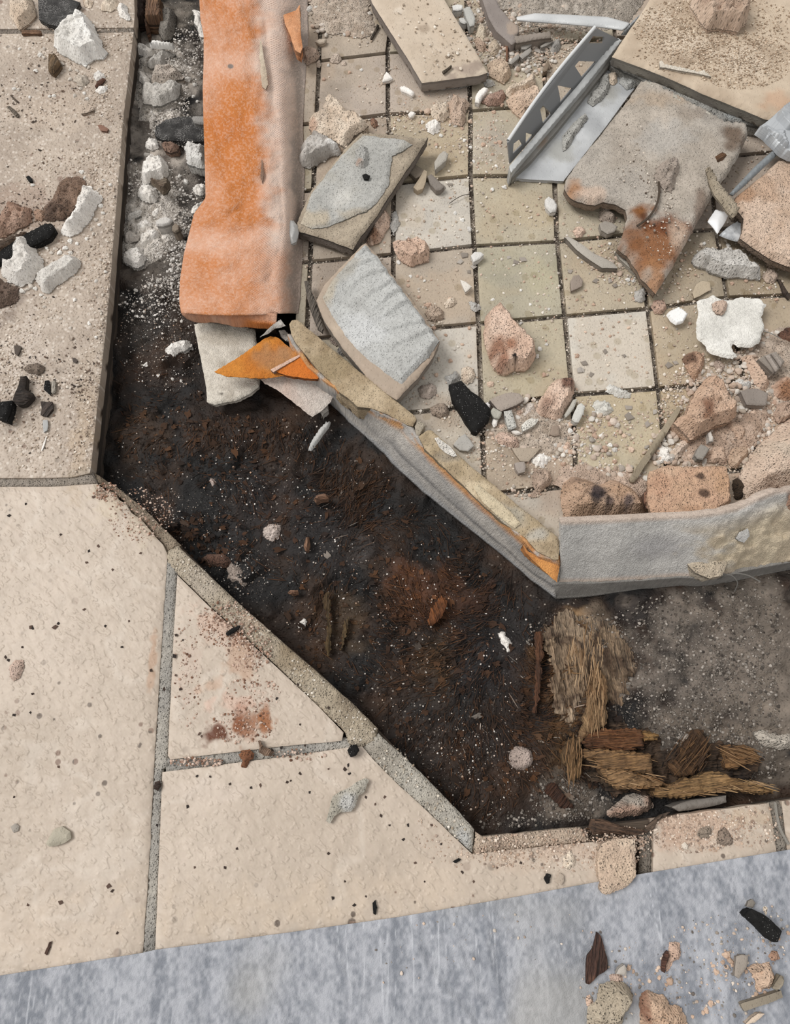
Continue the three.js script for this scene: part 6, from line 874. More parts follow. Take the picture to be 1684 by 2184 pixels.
D('chunk', 'mortar_chunk', 'chunk', 'long pale pink lump right of the tan stick', '1434,966 1440,954 1453,942 1458,926 1470,922 1481,930 1478,942 1472,952 1458,966 1444,980', { h: 10, cols: ['#cdb199', '#dcc4ae'] });
D('lump', 'plaster_lump', 'lump', 'white crumbly heap touching the lower end of the tan stick', '1401,952 1412,946 1424,952 1428,966 1435,980 1424,986 1410,982 1404,968', { h: 7 });
D('shard', 'tile_shard', 'shard', 'grey green tile chip above the orange pink plate', '1482,970 1488,956 1495,946 1506,950 1514,957 1506,970 1499,980 1488,978', { h: 7, cols: ['#8d857a', '#9d958a'] });
D('shard', 'white_brick', 'chip', 'thin white sliver between the two pink lumps', '1511,922 1517,918 1522,933 1522,940 1514,940', { h: 9, cols: ['#bfb6aa', '#d0c8bd'] });
D('chunk', 'pink_brick', 'chunk', 'small split pink lump left of the thin white sliver', '1488,940 1496,930 1506,932 1513,944 1512,954 1500,952', { h: 7 });
D('chunk', 'pink_brick', 'chunk', 'flat pink block standing above the orange pink plate', '1518,948 1528,942 1546,946 1552,954 1554,972 1556,987 1538,984 1518,980 1516,964', { h: 12, cols: ['#c29e80', '#d2af92'] });
D('chunk', 'pink_brick', 'chunk', 'pink tan block right of the flat pink block', '1559,950 1576,946 1597,948 1603,958 1600,968 1588,980 1576,994 1566,992 1558,984', { h: 12, cols: ['#bd9a7a', '#cdac8c', '#b5936f'] });
D('chunk', 'mortar_mass', 'chunk', 'wide pale pink mortar mass in the lower right corner of the mosaic', '1590,994 1600,972 1618,950 1640,930 1664,906 1700,880 1780,850 1780,1050 1720,1048 1680,1040 1648,1046 1626,1056 1604,1066 1592,1060 1584,1040 1580,1012', { h: 14, lump: 1, r: 9, rough: 1.2, facet: 2.5, ff: 70, res: 1.2, cols: ['#bf9d81', '#d0b094', '#dcc0a6', '#c6a589'], spots: [[1640, 960, 50, 30, '#cbb79e', .7]] });
D('chunk', 'gap_shade', 'lump', 'blackish piece painting the shade of the gap right of the orange pink plate', '1564,1022 1574,1016 1588,1026 1592,1044 1584,1060 1572,1066 1564,1058', { h: 5, cols: ['#2a1d15', '#44321f', '#1b120d'], blend: 1 });  // near-black piece put in to stand for the dark of an open gap
D('chunk', 'rusty_chunk', 'chunk', 'crumbly rust pink lump behind the end of the right curb', '1640,1078 1648,1064 1664,1058 1700,1056 1704,1104 1686,1112 1662,1106 1646,1096', { h: 30, tall: 1, y0: 0, cols: ['#a2765a', '#b98d70', '#7a5138'], rough: 2, facet: 4, ff: 260 });
D('chunk', 'mortar_chunk', 'chunk', 'pink lump at the right edge between wedge chunk and mortar mass', '1650,880 1660,862 1676,852 1700,850 1702,884 1680,894 1662,900', { h: 9, cols: ['#b4937a', '#c7a78d'] });
// --- on the blue grey paper
D('shard', 'brown_shard', 'shard', 'dark red brown pointed shard on the paper', '1272,1988 1276,1990 1282,1998 1288,2020 1295,2044 1296,2066 1288,2074 1277,2080 1266,2092 1256,2101 1249,2098 1249,2060 1252,2038 1264,2022 1268,2006', { h: 2.4, y0: 1.2, cols: ['#3f2218', '#54301f', '#4a281b'], m: M.wood, grain: 80, spots: [[1262, 2088, 8, 10, '#7a4d33', .8]] });
{
  const t = group('charred_stick', 'black charred stick with sparkling grit on the paper', 'stick', 1622, 1970);
  part(t, 'stub', { ...kind.char, p: '1581,1949 1588,1940 1597,1935 1614,1944 1630,1955 1646,1970 1658,1982 1654,1993 1651,2006 1642,2006 1635,2004 1622,1992 1609,1978 1596,1966 1586,1957', h: 9, y0: 1, r: 4, lump: 1, tall: 1 });
  part(t, 'split_end', { ...kind.char, p: '1636,1958 1648,1968 1668,1985 1664,1990 1650,1980 1640,1970', h: 5, y0: 1 });
}
D('chunk', 'mortar_crumb', 'lump', 'cream droplet shaped crumb beside the charred stick', '1628,1936 1636,1931 1643,1938 1640,1948 1636,1954 1630,1946', { h: 5, y0: 1, cols: creams });
D('shard', 'grey_bit', 'bit', 'grey brown bit above the charred stick', '1592,1934 1596,1922 1604,1918 1611,1926 1606,1936', { h: 3, y0: 1, cols: ['#7d7468', '#8d8478'] });
{
  const t = group('mortar_fragment', 'pink fragment with a red brown flank in the middle of the paper debris', 'fragment', 1436, 2045, 1);
  part(t, 'pink_side', { ...kind.chunk, p: '1430,2014 1440,2012 1452,2014 1453,2034 1450,2050 1440,2054 1434,2066 1424,2076 1420,2066 1430,2040', h: 7, y0: 1, cols: ['#cda589', '#dab79c'] });
  part(t, 'brown_side', { ...kind.stick, p: '1418,2038 1426,2030 1430,2040 1424,2058 1420,2078 1412,2074 1412,2060', h: 4, y0: 1, cols: ['#5a3322', '#74462f'] }, 'red brown flank');
}
{
  const t = group('mortar_rock', 'large olive tan rock on the paper at the bottom edge', 'rock', 1305, 2150, 1);
  part(t, 'body', { ...kind.chunk, p: '1283,2106 1300,2098 1320,2098 1341,2104 1350,2116 1356,2130 1350,2144 1345,2158 1336,2176 1326,2200 1258,2200 1256,2160 1262,2150 1274,2142 1280,2124', h: 16, y0: 1, cols: ['#a8977b', '#bcab90', '#94846a'], facet: 4, ff: 80 });
  part(t, 'pink_knob', { ...kind.chunk, p: '1302,2086 1310,2080 1322,2078 1333,2086 1332,2098 1318,2102 1306,2096', h: 9, y0: 1, cols: ['#c29f8a', '#d2b29d'] }, 'pink knob');
}
D('shard', 'grey_shard', 'shard', 'grey shard sticking up behind the olive tan rock', '1314,2078 1320,2066 1332,2058 1337,2066 1336,2082 1326,2080', { h: 5, y0: 1, cols: ['#a1978b', '#b1a79b'] });
D('chunk', 'mortar_crumb', 'lump', 'small upright pink crumb left of the olive tan rock', '1252,2128 1258,2124 1266,2134 1268,2146 1260,2150 1252,2144', { h: 5, y0: 1 });
D('chunk', 'mortar_rock', 'rock', 'peach mortar rock with a rusty left flank at the bottom edge', '1373,2122 1386,2114 1400,2122 1420,2126 1428,2138 1434,2150 1448,2150 1460,2156 1468,2170 1478,2200 1370,2200 1370,2160', { h: 15, y0: 1, cols: ['#c59c78', '#d6b08c', '#cba480'], spots: [[1378, 2150, 14, 50, '#8a5334', .9]], facet: 3 });
D('shard', 'tile_shard', 'shard', 'grey brown flat slab on the paper beside the peach crumb cluster', '1570,2040 1582,2036 1596,2038 1595,2052 1592,2064 1584,2076 1576,2088 1567,2082', { h: 4, y0: 1, cols: ['#8d8072', '#9c8f81'] });
D('chunk', 'mortar_rock', 'rock', 'peach crumbly rock above the tan sticks on the paper', '1596,2068 1606,2062 1616,2056 1632,2058 1646,2056 1652,2070 1662,2088 1656,2102 1646,2112 1630,2116 1616,2116 1616,2098 1612,2082', { h: 11, y0: 1, cols: ['#caa382', '#d8b594'] });
D('chunk', 'mortar_crumb', 'lump', 'rusty crumb above the peach crumbly rock', '1640,2040 1648,2030 1660,2030 1666,2046 1656,2054 1646,2050', { h: 5, y0: 1, cols: ['#a97b5c', '#bd9070'] });
D('stick', 'tan_stick', 'stick', 'lower tan stick on the paper at the right edge', '1584,2146 1600,2140 1640,2128 1672,2116 1676,2132 1640,2146 1592,2162', { h: 7, y0: 1, r: 2, cols: ['#7d705c', '#94866f'], m: M.chip });
D('stick', 'tan_stick', 'stick', 'upper tan stick crossing behind the peach crumbly rock', '1654,2112 1664,2096 1672,2084 1678,2088 1674,2106 1664,2118', { h: 8, y0: 1, r: 2, cols: ['#857861', '#9a8c75'], m: M.chip });
D('shard', 'cream_shard', 'shard', 'cream shard under the lower tan stick', '1590,2186 1604,2172 1618,2162 1631,2163 1622,2172 1610,2182', { h: 4, y0: 1, cols: ['#cdb397', '#dcc4a9'] });
// ---------------------------------------------------------------- low beds of crushed mortar under the rubble
const bed = (label, p, more) => piece('mortar_bed', label, 'mortar', { m: M.mortar, lump: 1, r: 8, edge: 0.08, rough: 1.2, rf: 260, facet: 0.8, ff: 330, jit: 2.4, h: 2.6, blend: 1, cols: ['#b5a08a', '#c9b6a1', '#a8927b', '#d3c4b1'], cf: 200, res: 1.2, speck: 0.3, p, ...more });
bed('bed of crushed grey beige mortar along the top edge right of the large tile piece', '1040,-40 1060,10 1090,20 1110,50 1160,60 1230,64 1300,60 1350,40 1400,-40', { cols: ['#a39686', '#b8ab9b', '#8f8374', '#c6baab'] });
bed('bed of crushed beige mortar in the top corner beside the torn orange flap', '660,-40 665,40 690,70 730,70 770,80 800,70 790,20 780,-40', {});
bed('bed of crushed mortar under the rubble heap right of the black scrap', '1045,930 1060,890 1090,870 1140,860 1190,890 1220,920 1200,960 1150,975 1100,960', { h: 2 });
bed('bed of crushed pink mortar under the heap below the largest pink chunk', '1440,960 1460,930 1500,905 1560,890 1610,860 1640,860 1640,910 1600,960 1540,985 1460,990', { h: 3, cols: ['#b8977c', '#cbac92', '#a5856b', '#d3b9a2'] });
bed('bed of crushed mortar between the white cloth and the right frame edge', '1590,740 1620,720 1660,700 1720,690 1720,900 1660,880 1640,840 1610,790', { h: 2.4, cols: ['#b09a85', '#c4ae98', '#9a846f', '#d0bda9'] });
bed('bed of crushed pink mortar behind the mouldy heap', '1180,1030 1200,990 1240,985 1300,1000 1360,1010 1390,1030 1380,1080 1240,1090', { h: 2.4, cols: ['#b8997f', '#c9ac94', '#a5886f'] });
bed('bed of white plaster dust in the upper part of the trench', '280,110 300,84 360,90 410,100 420,180 410,260 380,290 320,300 276,300 270,220', { y0: -23, h: 5.5, rough: 1.8, jit: 5, m: M.mortar, res: 0.9, facet: 1.6, ff: 260, cols: ['#d0c6b9', '#e6ddd2', '#b5aa9c', '#ece4d9'], sink: -3 });
bed('bed of white plaster dust under the lumps in the middle of the left trench', '262,330 300,325 350,340 380,400 390,470 380,540 340,580 290,590 250,570 250,480', { y0: -23, h: 5.5, rough: 1.8, jit: 5, m: M.mortar, res: 0.9, facet: 1.6, ff: 260, cols: ['#cac0b3', '#e4dbd0', '#aa9f91', '#ece4da'], sink: -3 });
// ---------------------------------------------------------------- small crumbs one can count: a few shapes, many copies
function crumbShape(s, flat) {
  const g = new THREE.IcosahedronGeometry(1, 2), p = g.attributes.position, c = [];
  for (let i = 0; i < p.count; i++) { const x = p.getX(i), y = p.getY(i), z = p.getZ(i), f = cells(x * 1.3 + s * 7, z * 1.3 + y * 0.9, s), k = 0.5 + 0.75 * fbm(x * 1.9 + s * 3, y * 1.9 + z * 1.7, s, 3) + 0.34 * (f.id - 0.5); p.setXYZ(i, x * k, Math.max(y * k * flat, -0.35 * flat), z * k * 0.85); c.push(1, 1, 1); }
  g.setAttribute('color', new THREE.Float32BufferAttribute(c, 3)); g.computeVertexNormals(); return g;
}
seed(99);
const crumbShapes = [0, 1, 2, 3].map((s) => crumbShape(s + 1, 0.75)), chipShapes = ['0,0 10,2 9,8 1,9', '0,0 9,0 12,6 3,8', '0,2 6,0 9,5 4,9'].map((s, i) => solid({ p: P(s).map(([x, y]) => [x * 0.0001 * 10 - 0.005, y * 0.001 - 0.004]), world: true, h: 2.6, r: 0.4, rough: 0.2, jit: 0.3, cols: ['#ffffff'], res: 1.4, seed: 900 + i, speck: 0.05 }).g);
const plain = (c, m) => { const q = m.clone(); q.color.setRGB(...col(c)); return q; };
function crumbs(name, label, groupName, category, shapes, scale, colors, base, list, yOf, y0 = 0) {
  const mats = colors.map((c) => plain(c, base)), protos = [];
  list.trim().split(/\s+/).forEach((q, i) => {
    const [x, y, s] = q.split(',').map(Number), k = i % shapes.length, j = Math.floor(rnd() * mats.length), key = k + '_' + j;
    let o = protos[key]; if (o) o = o.clone(); else { o = ready(new THREE.Mesh(shapes[k], mats[j])); protos[key] = o; }
    o.name = numbered(name); tag(o, label, category, groupName);
    const w = W(x, y, y0 * MM), r = s * mpp(y) * 0.5 * scale; w.y = yOf ? yOf(w.x, w.z) : y0 * MM;
    o.position.copy(w); if (scale === 1) o.position.y += r * 0.15; o.scale.set(r * rr(0.85, 1.2), r * rr(0.8, 1.1), r * rr(0.85, 1.2)); o.rotation.y = rr(0, 6.28);
    scene.add(o);
  });
}
crumbs('pink_crumb', 'small pink mortar crumb, one of many strewn over the mosaic floor', 'pink mortar crumbs on the mosaic', 'crumb', crumbShapes, 1, ['#c9a487', '#d6b598', '#bb967a'], M.plain, `
 912,652,14 938,668,16 960,640,14 1000,700,9 1045,820,14 1125,775,10 1160,800,12 1215,905,12 1240,915,10 1268,930,14 1300,905,12 1330,930,11 1290,958,18 1345,960,14 1310,985,12 1215,965,14 1180,955,10 1200,990,12
 1420,900,12 1440,905,10 1500,925,12 1535,955,11 1418,985,12 1390,968,10 1605,880,14 1625,890,12 1650,860,12 1665,835,16 1610,905,12 1560,960,12 1470,905,12 1455,915,14 1488,915,10 1640,735,12 1660,750,12 1600,745,10
 1065,60,10 1150,150,10 1160,170,10 1105,205,9 1070,225,10 1052,240,10 1002,260,10 985,275,9 960,262,10 900,320,9 930,310,9 1030,310,12 1045,295,9 1065,305,12 1098,330,10 1050,330,9 725,350,8 690,170,9 745,155,8
 870,610,9 890,590,8 880,650,9 925,700,10 950,715,8 985,735,8 1000,760,9 960,770,10 930,800,10 1230,760,10 1340,700,8 1470,690,8 1420,700,8 1455,640,10 1505,615,8 1560,605,10 1590,600,10 1640,615,10 1655,640,9 1230,640,7 1265,650,8 1320,640,9 1080,880,9 1108,895,9 1050,935,9 1150,880,10`);
crumbs('white_crumb', 'small white plaster crumb, one of many strewn over the mosaic floor', 'white plaster crumbs on the mosaic', 'crumb', crumbShapes, 1, ['#dcd8d0', '#e6e2da', '#c9c4bc'], M.plain, `
 660,20,14 690,10,12 715,30,14 740,18,10 720,55,10 750,40,12 770,60,10 735,75,9 700,140,9 770,150,8 975,60,10 960,45,9 1020,25,9 1110,20,10 1140,15,12 1180,12,12 1210,20,14 1240,10,10 1270,22,12 1300,15,10 1150,30,10 1090,110,9 1125,125,10 1140,140,9
 900,262,9 940,290,10 990,300,9 1003,315,10 1010,345,8 1058,355,8 870,510,12 900,540,9 860,530,9 850,560,10 985,470,10 1000,490,14 970,455,9 1050,405,9 1075,400,12 1110,620,9 1050,640,9 905,600,8 875,590,8 1240,560,8 1300,520,8 1338,598,12 1350,600,10 1170,660,8 1110,690,8 1130,650,7 1150,745,12 1165,735,8 1145,760,10
 1265,880,9 1230,930,10 1215,920,14 1190,895,12 1240,880,9 1090,925,10 1060,890,9 1120,935,9 1240,950,8 1280,930,10 1300,950,12 1310,960,14 1255,965,10 1180,975,9 1415,940,10 1430,945,9 1448,932,8 1540,850,8 1505,935,8 1600,790,9 1620,850,10 1580,720,9 1560,545,10 1552,525,12 1500,520,8`);
crumbs('grey_chip', 'small grey tile chip, one of many strewn over the mosaic floor', 'grey tile chips on the mosaic', 'chip', chipShapes, 220, ['#9d9184', '#aaa094', '#8a7e71'], M.plain, `
 1000,85,12 990,100,12 1060,120,14 1090,120,10 1100,140,12 1120,135,12 1130,118,10 1145,110,12 1050,20,10 1160,110,9 1075,145,10 1120,150,10 980,120,9 945,400,10 930,410,10 960,395,9 700,330,9 980,560,14 990,545,12 1010,570,10 1000,580,9 1100,560,10 1115,555,12 1085,550,9 1215,580,9 1270,600,10 1310,610,12 1300,600,10 1240,790,10
 1235,790,14 1260,800,10 1245,775,12 1150,905,12 1165,915,12 1140,925,10 1130,940,14 1180,940,10 1160,945,10 1205,935,10 1220,945,9 1100,905,10 1090,935,12 1340,890,16 1380,905,12 1395,880,12 1425,780,12 1440,775,10 1420,830,10 1340,870,12 1290,750,9 1330,760,10 1600,860,12 1570,870,10 1640,880,14 1680,740,14 1665,715,10 1660,800,12 1620,800,10 1475,940,12 1500,930,10 1545,940,10 1420,1000,10`);
crumbs('plaster_crumb', 'small white plaster crumb lying in the upper part of the trench', 'white plaster crumbs in the upper trench', 'crumb', crumbShapes, 1, ['#cfc9c0', '#ded9d1', '#b9b2a8'], M.plain, `
 300,120,12 330,110,12 315,128,10 345,100,10 385,120,14 400,130,12 395,150,10 405,165,9 385,200,12 395,215,10 370,230,12 350,235,14 330,240,10 310,230,12 300,250,10 420,205,10 410,225,9 295,285,14 320,275,10 345,325,12 365,330,10 378,340,14 388,370,10 375,365,9 370,395,10 385,410,12 400,430,9 360,430,10 375,445,9 385,460,10 395,470,12 405,480,12 380,478,9 350,485,12 365,505,12 350,515,14 370,525,10 385,515,10 400,505,9 345,535,14 360,550,12 335,555,10 318,560,12 300,570,10 325,575,9 350,570,10 380,540,10 390,560,9 270,525,10 268,580,10 280,600,9 300,620,8 270,640,9 262,500,9 285,470,10 300,435,9 290,430,12 280,415,9 275,390,9 295,350,12 288,340,9 285,320,10 310,320,10 275,440,9 352,600,8 370,585,8 330,600,8 315,765,9 345,770,8 365,775,8`, soilY);
crumbs('plaster_crumb', 'small white plaster crumb lying on the upper left tile', 'white plaster crumbs on the upper left tile', 'crumb', crumbShapes, 1, ['#d8d2c8', '#e6e1d8', '#cbbfb0'], M.plain, `
 86,118,12 94,124,9 133,138,12 150,150,10 165,152,9 190,145,9 95,105,9 106,206,9 115,205,8 150,170,10 172,190,9 180,200,10 160,205,9 186,212,9 150,150,8 42,105,8 77,152,10 30,190,8 40,192,9 64,208,8 215,440,10 220,455,9 205,470,10 212,480,9 195,490,8 200,500,10 185,510,9 150,515,12 140,530,14 128,540,12 118,532,10 110,540,10 150,540,10 165,520,9 100,530,9 48,622,14 58,618,10 66,612,12 76,616,10 88,630,9 95,635,8 70,395,9 175,368,12 180,380,8 222,385,8 235,395,8 215,555,8 225,580,8 205,600,8 160,640,8 95,655,8 130,680,8 190,690,9 205,720,8 150,700,8`);
crumbs('peach_crumb', 'small peach mortar crumb lying on the blue grey paper', 'peach crumbs on the paper', 'crumb', crumbShapes, 1, ['#cda98a', '#dabb9e', '#b9977a'], M.plain, `
 1547,2036,20 1556,2048,14 1540,2052,10 1548,2062,10 1560,2058,9 1520,2060,9 1526,2072,14 1516,2054,8 1536,2080,8 1602,2066,12 1590,2072,9 1618,2110,14 1630,2118,12 1612,2120,10 1606,2126,9 1514,2140,14 1505,2155,12 1498,2160,9 1530,2136,8 1384,2092,10 1405,2085,10 1428,2092,16 1420,2100,9 1340,2064,12 1350,2072,8 1652,1998,9 1660,2002,8 1680,1990,10 1626,2006,8 1404,2064,9 1400,2070,8 1476,2168,9`, null, 1.2);
crumbs('dark_fleck', 'dark brown wood fleck, one of many scattered over the lower left tiles', 'dark wood flecks on the lower left tiles', 'fleck', chipShapes, 150, ['#3b2a20', '#5a4132', '#2b211c'], M.plain, `
 66,1338,10 118,1338,14 124,1330,10 70,1340,8 12,1402,9 48,1380,8 18,1408,8 20,1100,9 55,1075,8 210,1165,8 190,1175,8 300,1180,9 240,1215,8 180,1300,8 275,1325,8 260,1380,7 70,1480,8 65,1520,8 30,1525,9 185,1200,8 130,1140,8 200,1060,8 125,1635,8 30,1700,8 60,1930,8 130,1925,12 105,2020,10 232,1890,12 240,1900,9 250,1990,9 335,1760,9 376,1355,9 390,1365,8 420,1655,8 448,1656,7 490,1672,10 535,1680,8 555,1675,8 620,1665,8 640,1650,8 612,1668,8 735,1640,12 745,1650,8 742,1632,8 700,1640,7 660,1690,7 780,1700,8 800,1715,8 820,1700,8 812,1740,8 830,1760,7 505,1810,8 480,1850,8 415,1850,8 400,1720,8 700,1820,8 735,1880,8 710,1915,9 755,1930,8 780,1912,7 860,1790,8 885,1840,8 905,1880,7 870,1760,8 920,1760,9 940,1800,8 985,1860,8 1010,1880,7 1060,1850,8 1110,1840,8 350,1470,10 375,1440,9 385,1470,8 372,1400,12 225,1335,8 322,1430,9 700,1510,8 640,1545,8 635,1460,8 425,1565,9 430,1570,8 590,1490,8 580,1600,8 650,1590,9 600,1595,8`);

// ---------------------------------------------------------------- grit, dust and fibres that nobody could count
const gritShape = new THREE.IcosahedronGeometry(1, 1); { const p = gritShape.attributes.position; for (let i = 0; i < p.count; i++) { const k = 0.75 + 0.5 * noise(p.getX(i) * 1.7 + 3, p.getY(i) * 1.7 + p.getZ(i) * 1.3, 5); p.setXYZ(i, p.getX(i) * k, p.getY(i) * k * 0.7, p.getZ(i) * k); } gritShape.computeVertexNormals(); }
const fibreShape = new THREE.BoxGeometry(1, 0.5, 0.5, 4, 1, 1); { const p = fibreShape.attributes.position; for (let i = 0; i < p.count; i++) { const x = p.getX(i), k = 1 - 1.6 * Math.abs(x) ** 1.5; p.setXYZ(i, x, p.getY(i) * k + 0.25 * x * x, p.getZ(i) * k + 0.1 * Math.sin(x * 5)); } fibreShape.computeVertexNormals(); }
const flakeShape = new THREE.CylinderGeometry(1, 0.8, 0.2, 9, 1); { const p = flakeShape.attributes.position; for (let i = 0; i < p.count; i++) { const k = 0.35 + 1.1 * h2(Math.round(Math.atan2(p.getZ(i), p.getX(i)) * 2.9), 3, 8); p.setXYZ(i, p.getX(i) * k * 1.3, p.getY(i) + 0.16 * Math.sin(p.getX(i) * 3), p.getZ(i) * k * 0.5); } flakeShape.computeVertexNormals(); }
const mat4 = new THREE.Matrix4(), quat = new THREE.Quaternion(), eul = new THREE.Euler(), tmpS = new THREE.Vector3(), tmpC = new THREE.Color();
// spots: [x, y, rx, ry, count] as noted on the photograph; o.keep(px, py) refuses places
function stuff(name, label, category, o) {
  const items = o.items ?? [];
  for (const [x, y, rx, ry, n] of o.spots) for (let i = 0; i < n; i++) {
    const a = rr(0, 6.2832), r = o.flat ? Math.sqrt(rnd()) : Math.pow(rnd(), 0.62), px = x + Math.cos(a) * r * rx, py = y + Math.sin(a) * r * ry;
    if (o.keep && !o.keep(px, py)) continue;
    const w = W(px, py, (o.y ?? 0) * MM); if (o.clump && fbm(w.x * o.clump, w.z * o.clump, 700, 3) < rr(0.3, 0.62)) continue;
    if (o.yOf) w.y = o.yOf(w.x, w.z);
    items.push([w, px, py]);
  }
  const shape = o.shape ?? gritShape, m = ready(new THREE.InstancedMesh(shape, o.m ?? M.crumb, items.length));
  items.forEach(([w], i) => {
    const big = Math.pow(rnd(), o.bias ?? 3), s = lerp(o.size[0], o.size[1], big) * MM * 0.5;
    if (o.long) { const ang = o.angleOf ? o.angleOf(i) : 3.14 * (fbm(w.x * 22, w.z * 22, 720, 2) * 2.4) + rr(-0.6, 0.6); eul.set(rr(-0.25, 0.25), ang, rr(-0.22, 0.22)); tmpS.set(s * 2, rr(0.25, 0.8) * MM, rr(0.3, 1.1) * MM); }
    else { eul.set(rr(-0.5, 0.5), rr(0, 6.28), rr(-0.5, 0.5)); tmpS.set(s * rr(0.7, 1.3), s * rr(0.6, 1.1), s * rr(0.7, 1.2)); }
    w.y += o.lift ? rr(0, o.lift) * MM : tmpS.y * 0.4;
    mat4.compose(w, quat.setFromEuler(eul), tmpS); m.setMatrixAt(i, mat4);
    const c = o.colorOf ? o.colorOf(w.x, w.z) : mix3(col(o.cols[Math.floor(rnd() * o.cols.length)]), col(o.cols[Math.floor(rnd() * o.cols.length)]), rnd() * 0.5), k = rr(0.85, 1.12);
    m.setColorAt(i, tmpC.setRGB(c[0] * k, c[1] * k, c[2] * k));
  });
  m.name = numbered(name); tag(m, label, category); m.userData.kind = 'stuff'; scene.add(m); return m;
}
const polyTest = (s) => { const q = P(s); return (x, y) => inside(x, y, q); };
const onT1 = polyTest('-40,-40 282,-40 284,66 237,560 226,690 193,990 188,1010 -40,1016'), onNear = polyTest('1008,1822 1030,1786 1240,1766 1390,1760 1400,1745 1550,1724 1680,1708 1684,1812 1355,1864 1100,1910 850,1950 850,1700');
const inTrench = polyTest('292,-60 430,-60 436,430 384,640 400,690 412,840 700,880 830,985 1000,1130 1190,1278 1365,1256 1700,1214 1700,1690 1550,1715 1395,1740 1240,1760 1030,1782 800,1552 513,1290 385,1165 215,1010 226,700 262,300');
const onPan = polyTest('650,-40 1710,-40 1710,1040 1400,1100 1195,1110 1100,1070 900,890 700,720 640,690');
seed(2024);
const dustTones = ['#c7b299', '#d6c4ae', '#b59d84', '#e2d5c4', '#a89079'];
stuff('tile_grit', 'sandy dust and grit strewn over the upper left tile', 'grit', { spots: [[110, 500, 170, 560, 15000], [215, 450, 30, 420, 3500], [120, 240, 130, 130, 2500], [200, 760, 40, 150, 1400], [240, 60, 50, 60, 1200], [60, 760, 80, 60, 700], [150, 560, 80, 60, 1200]], keep: onT1, flat: 1, size: [0.25, 1.6], bias: 5, cols: dustTones, clump: 26 });
stuff('tile_flecks', 'dark wood dust specks among the grit on the upper left tile', 'grit', { spots: [[100, 500, 160, 540, 500], [180, 800, 60, 90, 260], [60, 800, 90, 90, 260], [110, 200, 110, 80, 240], [90, 450, 110, 50, 300]], keep: onT1, size: [0.4, 2.2], bias: 3, cols: ['#4a3a2d', '#6b5442', '#33271f', '#7a5c45'], shape: flakeShape });
stuff('plaster_grit', 'white plaster grit heaped in the upper part of the trench', 'grit', { spots: [[330, 180, 60, 130, 9000], [310, 420, 70, 150, 11000], [370, 540, 60, 70, 2600], [400, 400, 50, 110, 2600], [380, 270, 60, 30, 1600], [310, 580, 80, 120, 2400], [390, 70, 40, 70, 1500]], keep: inTrench, yOf: (x, z) => soilY(x, z) + 0.002, size: [0.22, 1.9], bias: 7, cols: ['#d9d1c7', '#ebe5dd', '#b0a598', '#c7bcb0', '#8d8277'], lift: 2.4, clump: 34 });
stuff('trench_specks', 'fine pale specks of dust sprinkled over the dark trench', 'grit', { spots: [[330, 680, 110, 120, 1700], [500, 950, 300, 160, 900], [700, 1150, 330, 200, 1100], [900, 1400, 260, 220, 1300], [1000, 1640, 160, 110, 700], [340, 1080, 110, 60, 400], [500, 1210, 60, 70, 300]], keep: inTrench, yOf: soilY, size: [0.18, 1.1], bias: 6, cols: ['#cfc6bb', '#e2dbd2', '#a89a8b', '#b98f6c'], lift: 1.2 });
stuff('joist_grit', 'grey brown mortar dust and grit over the right end of the trench', 'grit', { spots: [[1560, 1420, 300, 190, 15000], [1290, 1400, 80, 110, 2000], [1240, 1710, 100, 50, 1700], [1620, 1620, 90, 60, 1600], [1500, 1560, 100, 60, 1100], [1140, 1760, 120, 26, 700], [1200, 1340, 70, 50, 500]], keep: inTrench, yOf: soilY, size: [0.2, 1.7], bias: 7, cols: ['#6d6358', '#857a6e', '#4f463d', '#a59a8e', '#3a312a'], lift: 0.5 });
const woodTone = (x, z) => { const c = soilColor(x, z), k = rr(0.5, 2.3), b = mix3(col('!#1c110a'), col('!#6b4526'), Math.pow(rnd(), 2)); return mix3([c[0] * k, c[1] * k, c[2] * k], b, 0.4); };
stuff('wood_fibres', 'rotten brown wood fibres matted over the trench floor', 'fibres', { spots: [[480, 930, 260, 130, 1800], [760, 1100, 300, 160, 1500], [760, 1030, 90, 70, 900], [930, 1290, 150, 110, 2200], [900, 1320, 260, 170, 1500], [1000, 1560, 200, 200, 1400], [1230, 1500, 110, 190, 2600], [1420, 1640, 180, 60, 1200], [300, 800, 90, 110, 300]], keep: inTrench, yOf: soilY, shape: fibreShape, long: 1, size: [2, 12], bias: 3, lift: 1.2, clump: 50, colorOf: woodTone });
const strands = [[1310, 1578, 60, 22, 78, -4, ['!#5b3820', '!#7a5232', '!#432815']], [1320, 1624, 70, 20, 96, -6, ['!#7f6245', '!#a38460', '!#6a4a28']], [1350, 1664, 64, 16, 72, -14, ['!#7f6245', '!#a88a68', '!#6a4a28']], [1480, 1684, 90, 12, 78, -4, ['!#7f6245', '!#a38460']], [1580, 1676, 70, 10, 54, -14, ['!#967850', '!#a88a68']], [1268, 1500, 20, 70, 90, 84, ['!#7f6245', '!#a88a68', '!#9c8060']], [1222, 1620, 20, 40, 48, 84, ['!#75583a', '!#8f7050']], [1584, 1612, 40, 20, 48, -20, ['!#75583a', '!#8f7050']], [1470, 1610, 40, 40, 72, 50, ['!#3f2c1c', '!#65492d']], [1245, 1400, 40, 60, 90, 86, ['!#9a7e60', '!#b09676', '!#75583a']], [1320, 1770, 70, 8, 36, -8, ['!#4b3322', '!#7d5b3c']]];
